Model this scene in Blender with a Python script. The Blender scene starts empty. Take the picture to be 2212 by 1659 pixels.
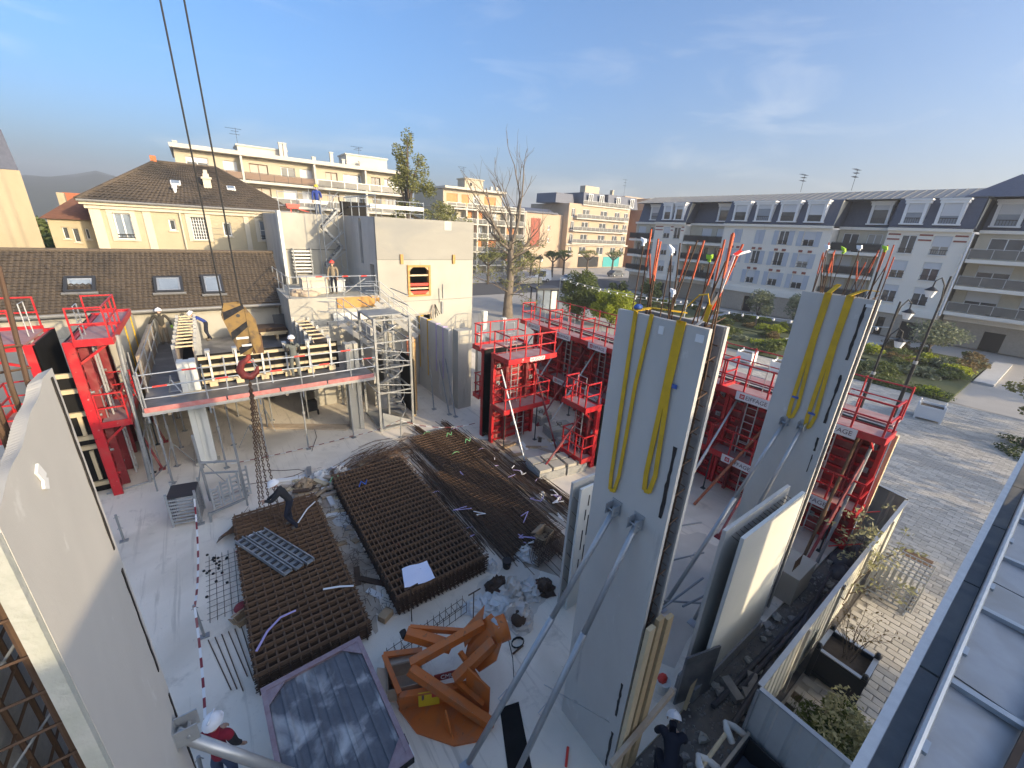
import bpy, bmesh, math, random
from mathutils import Vector, Matrix
R = math.radians
rnd = random.Random(11)
scene = bpy.context.scene
col = scene.collection
# ------------------------------------------------------------------ camera
CAM_H = 9.3
yaw, pitch, roll = R(36.85), R(20.675), R(3.102)
fw = Vector((math.sin(yaw)*math.cos(pitch), math.cos(yaw)*math.cos(pitch), -math.sin(pitch)))
r0 = Vector((math.cos(yaw), -math.sin(yaw), 0)); u0 = r0.cross(fw)
rt = math.cos(roll)*r0 + math.sin(roll)*u0; up = -math.sin(roll)*r0 + math.cos(roll)*u0
cam_d = bpy.data.cameras.new('camera'); cam = bpy.data.objects.new('camera', cam_d); col.objects.link(cam)
M = Matrix((rt, up, -fw)).transposed().to_4x4(); M.translation = (0, 0, CAM_H); cam.matrix_world = M
cam_d.sensor_width = 36; cam_d.lens = 36*889.5/2212; cam_d.clip_start = .05; cam_d.clip_end = 6000
scene.camera = cam
# ------------------------------------------------------------------ world and sun
SUN = Vector((.41, -1, .30)).normalized()
sun_el = math.asin(SUN.z); sun_az = math.atan2(SUN.x, SUN.y)
w = bpy.data.worlds.new('World'); scene.world = w; w.use_nodes = True
nt = w.node_tree; nt.nodes.clear()
out = nt.nodes.new('ShaderNodeOutputWorld'); bg = nt.nodes.new('ShaderNodeBackground')
sky = nt.nodes.new('ShaderNodeTexSky'); sky.sky_type = 'NISHITA'; sky.sun_disc = False
sky.sun_elevation = sun_el; sky.sun_rotation = sun_az; sky.altitude = 0
sky.air_density = .8; sky.dust_density = 6; sky.ozone_density = 5
# thin high cloud wisps, mixed in by direction
tc = nt.nodes.new('ShaderNodeTexCoord'); mp = nt.nodes.new('ShaderNodeMapping')
mp.inputs['Scale'].default_value = (1.6, 2.6, 9.0); mp.inputs['Rotation'].default_value = (.12, .1, .5)
nz = nt.nodes.new('ShaderNodeTexNoise'); nz.inputs['Scale'].default_value = 1.6; nz.inputs['Detail'].default_value = 9; nz.inputs['Roughness'].default_value = .58; nz.inputs['Distortion'].default_value = .7
cr = nt.nodes.new('ShaderNodeValToRGB'); cr.color_ramp.elements[0].position = .53; cr.color_ramp.elements[1].position = .86
sep = nt.nodes.new('ShaderNodeSeparateXYZ')
lo = nt.nodes.new('ShaderNodeMapRange'); lo.inputs['From Min'].default_value = .62; lo.inputs['From Max'].default_value = .08; lo.inputs['To Min'].default_value = .06; lo.inputs['To Max'].default_value = .34
mu = nt.nodes.new('ShaderNodeMath'); mu.operation = 'MULTIPLY'
mx = nt.nodes.new('ShaderNodeMix'); mx.data_type = 'RGBA'
gm = nt.nodes.new('ShaderNodeHueSaturation'); gm.inputs['Saturation'].default_value = 1.14
nt.links.new(tc.outputs['Generated'], mp.inputs['Vector']); nt.links.new(mp.outputs['Vector'], nz.inputs['Vector'])
nt.links.new(nz.outputs['Fac'], cr.inputs['Fac']); nt.links.new(tc.outputs['Generated'], sep.inputs[0]); nt.links.new(sep.outputs['Z'], lo.inputs['Value'])
nt.links.new(cr.outputs['Color'], mu.inputs[0]); nt.links.new(lo.outputs[0], mu.inputs[1]); nt.links.new(mu.outputs[0], mx.inputs['Factor'])
nt.links.new(sky.outputs[0], gm.inputs['Color']); nt.links.new(gm.outputs[0], mx.inputs['A']); mx.inputs['B'].default_value = (3.2, 3.3, 3.4, 1)
nt.links.new(mx.outputs['Result'], bg.inputs['Color']); bg.inputs['Strength'].default_value = .15
nt.links.new(bg.outputs[0], out.inputs['Surface'])
sd = bpy.data.lights.new('sun', 'SUN'); sd.energy = 2.0; sd.angle = R(.5); sd.color = (1, .86, .64)
so = bpy.data.objects.new('sun', sd); col.objects.link(so); so.rotation_euler = SUN.to_track_quat('Z', 'Y').to_euler(); so.location = (20, -40, 40)
vs = scene.view_settings; vs.view_transform = 'Standard'; vs.look = 'None'; vs.gamma = 1; vs.use_curve_mapping = False; vs.exposure = 1.55; vs.use_white_balance = True; vs.white_balance_temperature = 7700; vs.white_balance_tint = 10

# ------------------------------------------------------------------ materials
MATS = {}
def mat(name, c, rough=.8, metal=0, c2=None, scale=3, amt=.5, c3=None, scale3=.35, bump=0, bscale=60, stretch=None, spec=.5, alpha=1, trans=0, emit=None, spl=None):
    if name in MATS: return MATS[name]
    m = bpy.data.materials.new(name); m.use_nodes = True; MATS[name] = m
    n = m.node_tree; b = n.nodes['Principled BSDF']; L = n.links.new
    b.inputs['Base Color'].default_value = (*c, 1); b.inputs['Roughness'].default_value = rough; b.inputs['Metallic'].default_value = metal
    b.inputs['Specular IOR Level'].default_value = spec
    if alpha < 1: b.inputs['Alpha'].default_value = alpha
    if trans: b.inputs['Transmission Weight'].default_value = trans
    if emit: b.inputs['Emission Color'].default_value = (*emit, 1); b.inputs['Emission Strength'].default_value = 1
    tcn = n.nodes.new('ShaderNodeTexCoord'); vec = tcn.outputs['Object']
    if stretch:
        mpn = n.nodes.new('ShaderNodeMapping'); mpn.inputs['Scale'].default_value = stretch; L(vec, mpn.inputs['Vector']); vec = mpn.outputs['Vector']
    cur = None
    if c2:
        a = n.nodes.new('ShaderNodeTexNoise'); a.inputs['Scale'].default_value = scale; a.inputs['Detail'].default_value = 7; a.inputs['Roughness'].default_value = .62; L(vec, a.inputs['Vector'])
        r = n.nodes.new('ShaderNodeValToRGB'); r.color_ramp.elements[0].position = .5-amt*.4; r.color_ramp.elements[1].position = .5+amt*.4
        L(a.outputs['Fac'], r.inputs['Fac']); r.color_ramp.elements[0].color = (*c, 1); r.color_ramp.elements[1].color = (*c2, 1); cur = r.outputs['Color']
        L(a.outputs['Fac'], b.inputs['Roughness']) if rough == 'n' else None
    if c3:
        a = n.nodes.new('ShaderNodeTexNoise'); a.inputs['Scale'].default_value = scale3; a.inputs['Detail'].default_value = 5; a.inputs['Distortion'].default_value = .6; L(vec, a.inputs['Vector'])
        r = n.nodes.new('ShaderNodeValToRGB'); r.color_ramp.elements[0].position = .48; r.color_ramp.elements[1].position = .68; L(a.outputs['Fac'], r.inputs['Fac'])
        x = n.nodes.new('ShaderNodeMix'); x.data_type = 'RGBA'; L(r.outputs['Color'], x.inputs['Factor'])
        if cur: L(cur, x.inputs['A'])
        else: x.inputs['A'].default_value = (*c, 1)
        x.inputs['B'].default_value = (*c3, 1); cur = x.outputs['Result']
    for (cs, ss, th, wd, st) in (spl or ()):
        v2 = vec
        if st:
            m3 = n.nodes.new('ShaderNodeMapping'); m3.inputs['Scale'].default_value = st; L(tcn.outputs['Object'], m3.inputs['Vector']); v2 = m3.outputs['Vector']
        a = n.nodes.new('ShaderNodeTexNoise'); a.inputs['Scale'].default_value = ss; a.inputs['Detail'].default_value = 6; a.inputs['Roughness'].default_value = .7; a.inputs['Distortion'].default_value = .4; L(v2, a.inputs['Vector'])
        r = n.nodes.new('ShaderNodeMapRange'); r.inputs['From Min'].default_value = th; r.inputs['From Max'].default_value = th+wd; r.inputs['To Max'].default_value = .85; L(a.outputs['Fac'], r.inputs['Value'])
        x = n.nodes.new('ShaderNodeMix'); x.data_type = 'RGBA'; L(r.outputs[0], x.inputs['Factor'])
        if cur: L(cur, x.inputs['A'])
        else: x.inputs['A'].default_value = (*c, 1)
        x.inputs['B'].default_value = (*cs, 1); cur = x.outputs['Result']
    if cur: L(cur, b.inputs['Base Color'])
    if bump:
        a = n.nodes.new('ShaderNodeTexNoise'); a.inputs['Scale'].default_value = bscale; a.inputs['Detail'].default_value = 4; L(vec, a.inputs['Vector'])
        bm = n.nodes.new('ShaderNodeBump'); bm.inputs['Strength'].default_value = bump; bm.inputs['Distance'].default_value = .02; L(a.outputs['Fac'], bm.inputs['Height']); L(bm.outputs[0], b.inputs['Normal'])
    return m
def leafmat(name, c, c2, tr=.35):
    m = mat(name, c, .6, c2=c2, scale=1.4, amt=.6)
    n = m.node_tree; b = n.nodes['Principled BSDF']; o = n.nodes['Material Output']
    t = n.nodes.new('ShaderNodeBsdfTranslucent'); x = n.nodes.new('ShaderNodeMixShader'); x.inputs[0].default_value = tr
    src = b.inputs['Base Color'].links[0].from_socket; n.links.new(src, t.inputs['Color'])
    n.links.new(b.outputs[0], x.inputs[1]); n.links.new(t.outputs[0], x.inputs[2]); n.links.new(x.outputs[0], o.inputs['Surface']); return m
mat('slab', (.74, .655, .54), .85, c2=(.80, .72, .605), scale=1.2, amt=.7, c3=(.62, .545, .44), scale3=.42, bump=.12, bscale=25, spl=(((.50, .43, .35), 1.3, .57, .16, None), ((.40, .34, .28), 7, .66, .05, None), ((.56, .49, .40), .9, .56, .10, (6, .35, 1)), ((.45, .39, .32), 28, .68, .04, None)))
mat('conc', (.46, .445, .41), .8, c2=(.57, .55, .505), scale=1.3, amt=.9, c3=(.41, .398, .37), scale3=.5, bump=.08, bscale=40, stretch=(1, 1, .5), spl=(((.33, .325, .31), 2.1, .60, .10, (1, 1, .18)), ((.62, .61, .575), 3.2, .62, .08, None), ((.28, .275, .265), 26, .69, .03, None)))
mat('conc_pale', (.39, .368, .312), .85, c2=(.455, .43, .365), scale=.9, amt=.8, c3=(.33, .315, .275), scale3=.4, bump=.05, stretch=(1, 1, .6), spl=(((.30, .285, .25), 1.6, .60, .10, (1, 1, .2)), ((.26, .25, .22), 18, .70, .03, None)))
mat('conc_new', (.265, .255, .225), .85, c2=(.325, .312, .272), scale=.8, amt=.8, c3=(.22, .225, .22), scale3=.45, bump=.05, stretch=(.5, .5, 1.4))
mat('conc_white', (.60, .61, .57), .7, c2=(.67, .67, .62), scale=1.0, amt=.6, bump=.03)
mat('conc_rough', (.24, .245, .24), .95, c2=(.36, .36, .35), scale=9, amt=.7, bump=.8, bscale=18)
mat('conc_green', (.34, .36, .31), .95, c2=(.46, .46, .42), scale=6, amt=.7, bump=.5, bscale=25)
mat('joint', (.09, .09, .085), .9)
mat('black_joint', (.015, .013, .012), .55, bump=.8, bscale=30)
mat('tile', (.075, .056, .041), .9, c2=(.125, .096, .068), scale=5, amt=.9, c3=(.048, .04, .033), scale3=.35, bump=.3, bscale=30)
mat('tile_red', (.22, .10, .065), .9, c2=(.15, .07, .05), scale=4)
mat('tile_orange', (.50, .15, .06), .9)
mat('cream', (.45, .385, .265), .9, c2=(.41, .352, .242), scale=2, amt=.6, bump=.05)
mat('cream_white', (.58, .52, .41), .85, c2=(.53, .48, .375), scale=2)
mat('beige', (.42, .345, .23), .9, c2=(.37, .30, .195), scale=1.2, c3=(.48, .41, .30), scale3=.5, stretch=(1, 1, .3))
mat('slate', (.065, .075, .105), .5, c2=(.09, .10, .135), scale=5, bump=.2, bscale=15)
mat('zinc', (.20, .195, .185), .55, .2, c2=(.245, .24, .225), scale=2)
mat('apt', (.46, .405, .305), .9, c2=(.42, .37, .28), scale=.5)
mat('apt_white', (.54, .505, .43), .85, c2=(.49, .46, .395), scale=.6)
mat('apt_orange', (.55, .19, .07), .7, c2=(.62, .26, .10), scale=2)
mat('apt_brown', (.20, .13, .09), .7)
mat('peach', (.46, .35, .25), .9, c2=(.42, .32, .23), scale=.5)
mat('white_wall', (.83, .77, .675), .85, c2=(.85, .79, .695), scale=.7, spl=(((.66, .61, .53), .6, .60, .2, (1, 1, .15)),))
mat('white', (.80, .80, .79), .55)
mat('offwhite', (.70, .70, .66), .6, c2=(.62, .62, .58), scale=8)
mat('red_brick', (.36, .11, .07), .9, c2=(.28, .08, .055), scale=12)
mat('orange_brick', (.40, .20, .115), .9, c2=(.34, .16, .09), scale=10)
mat('stone', (.34, .28, .22), .95, c2=(.46, .39, .31), scale=5, amt=.8, bump=.6, bscale=6)
mat('shutter', (.46, .50, .56), .7)
mat('blind', (.60, .61, .62), .6, bump=.1)
mat('glass', (.035, .04, .045), .08, c2=(.10, .11, .12), scale=.7, amt=.9, spec=.8)
mat('glass_sky', (.16, .20, .25), .06, c2=(.28, .33, .38), scale=.8, amt=.8, spec=.9)
mat('curtain', (.45, .40, .34), .9)
mat('rim_purple', (.20, .10, .12), .6, c2=(.36, .30, .31), scale=7, amt=.9)
mat('dark', (.018, .018, .018), .8)
mat('dark_metal', (.05, .052, .055), .5, .3)
mat('iron', (.03, .03, .032), .5, .4)
mat('rail_glass', (.17, .165, .15), .2, c2=(.12, .12, .115), scale=1)
mat('red', (.54, .014, .022), .42, c2=(.45, .015, .022), scale=3, amt=.8, c3=(.42, .05, .045), scale3=2.2, bump=.05, spl=(((.50, .40, .37), 6, .64, .05, None), ((.13, .012, .012), 4, .62, .07, None), ((.40, .22, .20), 22, .66, .04, None)))
mat('red_shade_dirt', (.25, .012, .024), .6, c2=(.20, .03, .028), scale=4, amt=.8, c3=(.32, .11, .10), scale3=1.6)  # dirty maroon; shade under the formwork platforms is put into the colour
mat('red_deck', (.36, .14, .13), .75, c2=(.42, .32, .31), scale=3, amt=.9)
mat('red_plastic', (.75, .05, .03), .4)
mat('sign', (.62, .60, .59), .5, c2=(.70, .68, .67), scale=4)
mat('ink', (.16, .11, .12), .6)
mat('ink_red', (.55, .06, .06), .6)
mat('ply_black', (.008, .008, .008), .75, c2=(.02, .019, .018), scale=2, amt=.8, spec=.15)
mat('ply_deck', (.055, .06, .068), .38, c2=(.13, .135, .145), scale=1.6, amt=.9, c3=(.22, .22, .22), scale3=.9, bump=.1)
mat('timber', (.56, .42, .24), .8, c2=(.46, .33, .18), scale=3, stretch=(1, 1, 6), amt=.8, bump=.1)
mat('timber_pale', (.66, .54, .35), .8, c2=(.56, .44, .27), scale=3, stretch=(6, 1, 1), amt=.8)
mat('timber_old', (.36, .27, .19), .9, c2=(.50, .42, .33), scale=4, amt=.9)
mat('ply_orange', (.52, .28, .09), .7, c2=(.44, .22, .06), scale=3)
mat('galv', (.36, .385, .40), .42, .55, c2=(.46, .48, .49), scale=7, amt=.8)
mat('galv_dull', (.23, .245, .25), .6, .35, c2=(.32, .33, .33), scale=6, amt=.8, c3=(.38, .37, .35), scale3=2)
mat('tray', (.07, .075, .085), .5, c2=(.16, .165, .18), scale=3.5, amt=.9, c3=(.50, .50, .49), scale3=1.7, bump=.2, bscale=20)
mat('toe', (.42, .06, .055), .7, c2=(.50, .30, .28), scale=5, amt=.9)
mat('film', (.30, .27, .23), .5, c2=(.20, .16, .13), scale=5, amt=.9)
mat('parapet', (.30, .315, .33), .5, .4, c2=(.38, .39, .40), scale=5, amt=.8, c3=(.30, .30, .29), scale3=2)
mat('alu', (.55, .56, .55), .4, .5, c2=(.45, .46, .46), scale=9)
mat('rust', (.105, .061, .036), .9, c2=(.165, .094, .052), scale=6, amt=.9)
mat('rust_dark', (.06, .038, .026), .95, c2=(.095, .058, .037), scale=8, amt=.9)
mat('rust_bar', (.12, .065, .036), .85, c2=(.07, .042, .027), scale=14, amt=.9)
mat('rust_tip', (.62, .12, .05), .7)
mat('rust_orange', (.42, .13, .06), .8, c2=(.30, .10, .06), scale=5)
mat('orange', (.62, .16, .024), .5, c2=(.52, .13, .025), scale=4, amt=.8, c3=(.42, .15, .06), scale3=3, bump=.06, spl=(((.20, .08, .03), 5, .62, .06, None), ((.40, .33, .27), 9, .66, .05, None), ((.16, .13, .11), 24, .68, .03, None)))
mat('sling', (.80, .47, .015), .8, c2=(.48, .29, .025), scale=5, amt=.9)
mat('blue', (.03, .10, .36), .6)
mat('yellow', (.70, .52, .03), .5)
mat('yellow_crane', (.26, .155, .04), .55, c2=(.19, .115, .04), scale=6, amt=.8, c3=(.09, .06, .04), scale3=5)
mat('black_paint', (.010, .011, .014), .7, c2=(.03, .03, .034), scale=8, spec=.2)
mat('hookred', (.30, .035, .025), .6, c2=(.20, .04, .03), scale=12)
mat('paper', (.66, .70, .82), .8)
mat('paper2', (.72, .72, .70), .8)
mat('bag', (.62, .59, .54), .5, c2=(.50, .46, .41), scale=4)
mat('bag_clear', (.60, .60, .58), .35, c2=(.50, .49, .46), scale=6)
mat('card', (.40, .29, .18), .9, c2=(.33, .23, .14), scale=5)
mat('purple', (.42, .34, .55), .6)
mat('green_strap', (.18, .45, .20), .6)
mat('skin', (.50, .30, .21), .6)
mat('cloth_black', (.02, .021, .023), .9)
mat('cloth_red', (.30, .012, .03), .85, c2=(.24, .01, .025), scale=15)
mat('cloth_jean', (.045, .07, .13), .9)
mat('cloth_brown', (.045, .04, .032), .9)
mat('cloth_tan', (.24, .19, .13), .9)
mat('cloth_blue', (.02, .045, .22), .9)
mat('cloth_navy', (.012, .016, .03), .9)
mat('cloth_grey', (.12, .13, .12), .9)
mat('boot', (.16, .13, .10), .9)
mat('helmet', (.82, .82, .82), .35)
mat('helmet_red', (.65, .06, .04), .4)
mat('helmet_yellow', (.75, .55, .05), .4)
mat('glove', (.35, .60, .05), .8)
mat('bark', (.13, .105, .08), .95, c2=(.21, .17, .13), scale=4, amt=.9, bump=.6, bscale=14, stretch=(1, 1, .4))
mat('bark_dark', (.09, .07, .05), .95, c2=(.13, .10, .08), scale=5)
mat('soil', (.07, .05, .035), .95, c2=(.11, .08, .055), scale=6, bump=.6, bscale=20)
mat('dirt', (.14, .12, .10), .95, c2=(.24, .21, .18), scale=3, amt=.9, c3=(.09, .08, .07), scale3=1.1, bump=.6, bscale=12)
mat('rubble', (.26, .24, .215), .95, c2=(.36, .34, .31), scale=6)
mat('pipe_dark', (.05, .05, .058), .5, c2=(.09, .09, .095), scale=5)
mat('sett_a', (.42, .385, .33), .9, c2=(.48, .445, .385), scale=7)
mat('sett_b', (.48, .445, .385), .9, c2=(.54, .50, .44), scale=7)
mat('sett_c', (.35, .325, .285), .9, c2=(.41, .38, .335), scale=7)
mat('sett_joint', (.29, .262, .222), .95, c2=(.36, .328, .28), scale=3)
mat('asphalt', (.075, .075, .078), .9, c2=(.10, .10, .10), scale=3)
mat('paving_far', (.36, .335, .30), .9, c2=(.43, .40, .36), scale=.6, amt=.8)
mat('path_white', (.52, .51, .49), .9, c2=(.45, .44, .42), scale=2)
mat('bed', (.05, .07, .022), .95, c2=(.09, .10, .04), scale=2.5, amt=.9, bump=.5, bscale=8)
mat('grass', (.055, .08, .02), .9, c2=(.09, .11, .035), scale=2)
mat('hill', (.050, .058, .042), .95, c2=(.085, .082, .055), scale=.03, amt=.9)
mat('hoard', (.55, .56, .54), .5, .2, c2=(.48, .49, .48), scale=2)
mat('hoard_cream', (.66, .64, .53), .55, c2=(.60, .58, .49), scale=2)
mat('plank_black', (.022, .024, .026), .5)
mat('planter_black', (.022, .026, .032), .45)
mat('sheet', (.055, .065, .085), .35, c2=(.12, .14, .17), scale=4, amt=.9)
mat('teal', (.02, .28, .28), .5)
mat('van', (.70, .71, .72), .35)
mat('car_grey', (.10, .11, .12), .3)
mat('rubber', (.012, .012, .012), .8)
mat('bulb', (.85, .85, .82), .3)
leafmat('leaf_olive', (.16, .175, .05), (.26, .25, .085))
leafmat('leaf_bright', (.28, .34, .025), (.40, .43, .05), .45)
leafmat('leaf_dark', (.05, .08, .022), (.085, .115, .035))
leafmat('leaf_mid', (.085, .12, .028), (.14, .17, .045))
leafmat('leaf_grey', (.15, .18, .11), (.24, .27, .17))
leafmat('leaf_brown', (.16, .11, .045), (.22, .16, .07))
leafmat('leaf_cream', (.42, .40, .24), (.30, .30, .14))

# ------------------------------------------------------------------ mesh helpers
ROOT = {}
class MB:
    def __init__(s): s.v = []; s.f = []; s.mi = []; s.cur = 0
    def add(s, vs, fs):
        o = len(s.v); s.v += [tuple(v) for v in vs]; s.f += [tuple(i+o for i in f) for f in fs]; s.mi += [s.cur]*len(fs); return s
    def box(s, x0, x1, y0, y1, z0, z1):
        return s.add([(x, y, z) for z in (z0, z1) for y in (y0, y1) for x in (x0, x1)], [(0, 2, 3, 1), (4, 5, 7, 6), (0, 1, 5, 4), (2, 6, 7, 3), (0, 4, 6, 2), (1, 3, 7, 5)])
    def obox(s, c, a, b, d):
        c, a, b, d = map(Vector, (c, a, b, d))
        return s.add([c+sa*a+sb*b+sd*d for sd in (-1, 1) for sb in (-1, 1) for sa in (-1, 1)], [(0, 2, 3, 1), (4, 5, 7, 6), (0, 1, 5, 4), (2, 6, 7, 3), (0, 4, 6, 2), (1, 3, 7, 5)])
    def bar(s, p, q, wd, ht=None, upv=(0, 0, 1)):
        p, q = Vector(p), Vector(q); d = (q-p); ht = ht or wd
        u = Vector(upv)
        if abs(d.normalized().dot(u)) > .99: u = Vector((1, 0, 0))
        a = d.cross(u).normalized(); b = a.cross(d).normalized()
        return s.obox((p+q)/2, d/2, a*wd/2, b*ht/2)
    def tube(s, p, q, r, r2=None, n=7, caps=True):
        return s.path([p, q], r, n, caps, r2)
    def path(s, pts, r, n=6, caps=True, r2=None):
        pts = [Vector(p) for p in pts]; k = len(pts); vs = []; fs = []
        prev = None
        for i, p in enumerate(pts):
            d = (pts[min(i+1, k-1)]-pts[max(i-1, 0)])
            if d.length < 1e-9: d = Vector((0, 0, 1))
            d.normalize()
            if prev is None:
                a = d.cross(Vector((0, 0, 1)) if abs(d.z) < .95 else Vector((1, 0, 0))).normalized()
            else:
                a = (prev-d*prev.dot(d)); a = a.normalized() if a.length > 1e-6 else d.cross(Vector((.3, .5, .8))).normalized()
            prev = a; b = d.cross(a)
            rr = r[i] if isinstance(r, (list, tuple)) else (r if r2 is None else r+(r2-r)*i/(k-1))
            vs += [p+rr*(math.cos(t)*a+math.sin(t)*b) for t in (2*math.pi*j/n for j in range(n))]
        for i in range(k-1):
            for j in range(n):
                fs.append((i*n+j, i*n+(j+1) % n, (i+1)*n+(j+1) % n, (i+1)*n+j))
        if caps: fs += [tuple(range(n-1, -1, -1)), tuple((k-1)*n+j for j in range(n))]
        return s.add(vs, fs)
    def prism(s, poly, vec):
        v = Vector(vec); P = [Vector(p) for p in poly]; n = len(P)
        return s.add(P+[p+v for p in P], [tuple(range(n-1, -1, -1)), tuple(range(n, 2*n))]+[(i, (i+1) % n, n+(i+1) % n, n+i) for i in range(n)])
    def quad(s, *p): return s.add(p, [tuple(range(len(p)))])
    def ell(s, c, rx, ry, rz, nu=10, nv=7, z0=-1, z1=1):
        vs = []; fs = []
        for i in range(nv+1):
            t = math.asin(z0)+(math.asin(z1)-math.asin(z0))*i/nv
            for j in range(nu):
                a = 2*math.pi*j/nu; vs.append((c[0]+rx*math.cos(t)*math.cos(a), c[1]+ry*math.cos(t)*math.sin(a), c[2]+rz*math.sin(t)))
        for i in range(nv):
            for j in range(nu): fs.append((i*nu+j, i*nu+(j+1) % nu, (i+1)*nu+(j+1) % nu, (i+1)*nu+j))
        return s.add(vs, fs)
    def mesh(s, name, mats, off=(0, 0, 0), smooth=False):
        me = bpy.data.meshes.new(name); o = Vector(off)
        me.from_pydata([tuple(Vector(v)-o) for v in s.v] if o.length else s.v, [], s.f)
        for m in (mats if isinstance(mats, (list, tuple)) else [mats]): me.materials.append(MATS[m] if isinstance(m, str) else m)
        if isinstance(mats, (list, tuple)) and len(mats) > 1: me.polygons.foreach_set('material_index', s.mi)
        if smooth: me.polygons.foreach_set('use_smooth', [True]*len(me.polygons))
        me.update(); return me
    def build(s, name, mats, parent=None, smooth=False, world=True):
        off = ROOT.get(parent.name, (0, 0, 0)) if (parent and world) else (0, 0, 0)
        return place(name, s.mesh(name, mats, off, smooth), parent)
def place(name, me, parent=None, loc=(0, 0, 0), rot=(0, 0, 0)):
    o = bpy.data.objects.new(name, me); col.objects.link(o); o.location = loc; o.rotation_euler = rot
    if parent:
        o.parent = parent
        if parent.name in ROOT: ROOT[o.name] = ROOT[parent.name]
    return o
def tag(o, label, cat, group=None, kind=None):
    o['label'] = label; o['category'] = cat
    if group: o['group'] = group
    if kind: o['kind'] = kind
    return o
def thing(name, label, cat, loc=(0, 0, 0), rz=0, group=None):
    o = bpy.data.objects.new(name, None); col.objects.link(o); o.empty_display_size = .2
    o.location = loc; o.rotation_euler = (0, 0, rz)
    if rz == 0: ROOT[o.name] = Vector(loc)
    return tag(o, label, cat, group)
def one(name, mb, m, label, cat, group=None, smooth=False, kind=None):
    return tag(mb.build(name, m, None, smooth), label, cat, group, kind)
def struct(name, mb, m, parent=None, smooth=False):
    o = mb.build(name, m, parent, smooth)
    if not parent: o['kind'] = 'structure'
    return o
def dup(root, loc=None, rz=None, label=None, group=None, parent=None):
    r = root.copy(); col.objects.link(r)
    if parent: r.parent = parent
    if loc is not None: r.location = loc
    if rz is not None: r.rotation_euler = (0, 0, rz)
    if label: r['label'] = label
    if group: r['group'] = group
    for ch in list(root.children): dup(ch, parent=r)
    return r
def B(x0, x1, y0, y1, z0, z1): return MB().box(x0, x1, y0, y1, z0, z1)
def text_mesh(txt, size, name='lettering'):
    c = bpy.data.curves.new('t', 'FONT'); c.body = txt; c.size = size; c.align_x = 'CENTER'; c.align_y = 'CENTER'; c.extrude = .003
    o = bpy.data.objects.new('t', c); col.objects.link(o)
    me = bpy.data.meshes.new_from_object(o.evaluated_get(bpy.context.evaluated_depsgraph_get())); me.name = name
    bpy.data.objects.remove(o); bpy.data.curves.remove(c); return me
# ------------------------------------------------------------------ the setting: ground
struct('ground', MB().quad((-900, -900, -.10), (900, -900, -.10), (900, 900, -.10), (-900, 900, -.10)), 'paving_far')
slab_top = struct('site_slab', B(-14, 16.2, 2.25, 33, -.09, 0), 'slab')
struct('trench_bed', B(-6, 16.6, 1.12, 2.24, -.09, -.06), 'dirt')
plaza = struct('plaza', MB().box(6.75, 16.62, -12, 1.10, -.09, -.03).box(16.64, 39, -12, 24, -.09, -.03), 'sett_joint')
struct('street', B(20, 130, 52, 64, -.09, -.085), 'asphalt')
struct('pavement', B(17, 61, 24.02, 50, -.09, -.05), 'paving_far')
# setts: running bond, long side across (along y); nearest ones each an object
vm = []
for k, mm in enumerate(('sett_a', 'sett_b', 'sett_c')):
    lx, ly = .094, .174
    b = MB(); e = .012
    b.add([(-lx, -ly, -.03), (lx, -ly, -.03), (lx, ly, -.03), (-lx, ly, -.03), (-lx, -ly, -.008), (lx, -ly, -.008), (lx, ly, -.008), (-lx, ly, -.008), (-lx+e, -ly+e, 0), (lx-e, -ly+e, 0), (lx-e, ly-e, 0), (-lx+e, ly-e, 0)],
          [(8, 9, 10, 11), (4, 5, 9, 8), (5, 6, 10, 9), (6, 7, 11, 10), (7, 4, 8, 11), (0, 1, 5, 4), (1, 2, 6, 5), (2, 3, 7, 6), (3, 0, 4, 7)])
    vm.append(b.mesh('sett', mm))
cells = []
x = 7.0; row = 0
while x < 38.6:
    y = -6.5+(row % 2)*.18
    while y < (1.0 if x < 16.75 else 15.5):
        vis = (x < 16.75 and -.036*x+.25 > -9 and y > -.30*(x-6)-.4) or x >= 16.75
        if vis and not (32.4 < x < 33.6 and -1 < y < .2): cells.append((x, y))
        y += .36
    x += .20; row += 1
near = [c for c in cells if c[0] < 16.7 and c[1] > -.16*(c[0]-7)-.9 and c[0] > 8.6]
near.sort(key=lambda c: c[0]**2+c[1]**2)
ns = set(near[:300])
far = MB()
for (x, y) in cells:
    band = 1 if (25.6 < x < 26.6 or (4.6 < y < 5.3 and x > 17)) else 0
    k = 2 if band else rnd.choice((0, 0, 1, 1, 2)); dz = rnd.uniform(-.006, .004)
    if (x, y) in ns:
        place('sett', vm[k], plaza, (x, y, dz), (0, 0, rnd.uniform(-.015, .015)))
    else:
        lx, ly = .094, .174; far.cur = k
        far.add([(x-lx, y-ly, dz), (x+lx, y-ly, dz), (x+lx, y+ly, dz), (x-lx, y+ly, dz), (x-lx, y-ly, -.03), (x+lx, y-ly, -.03)], [(0, 1, 2, 3), (4, 0, 3, 4)[:3], (4, 5, 1, 0)])
o = far.build('setts', ['sett_a', 'sett_b', 'sett_c'], plaza); o['kind'] = 'stuff'

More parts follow.
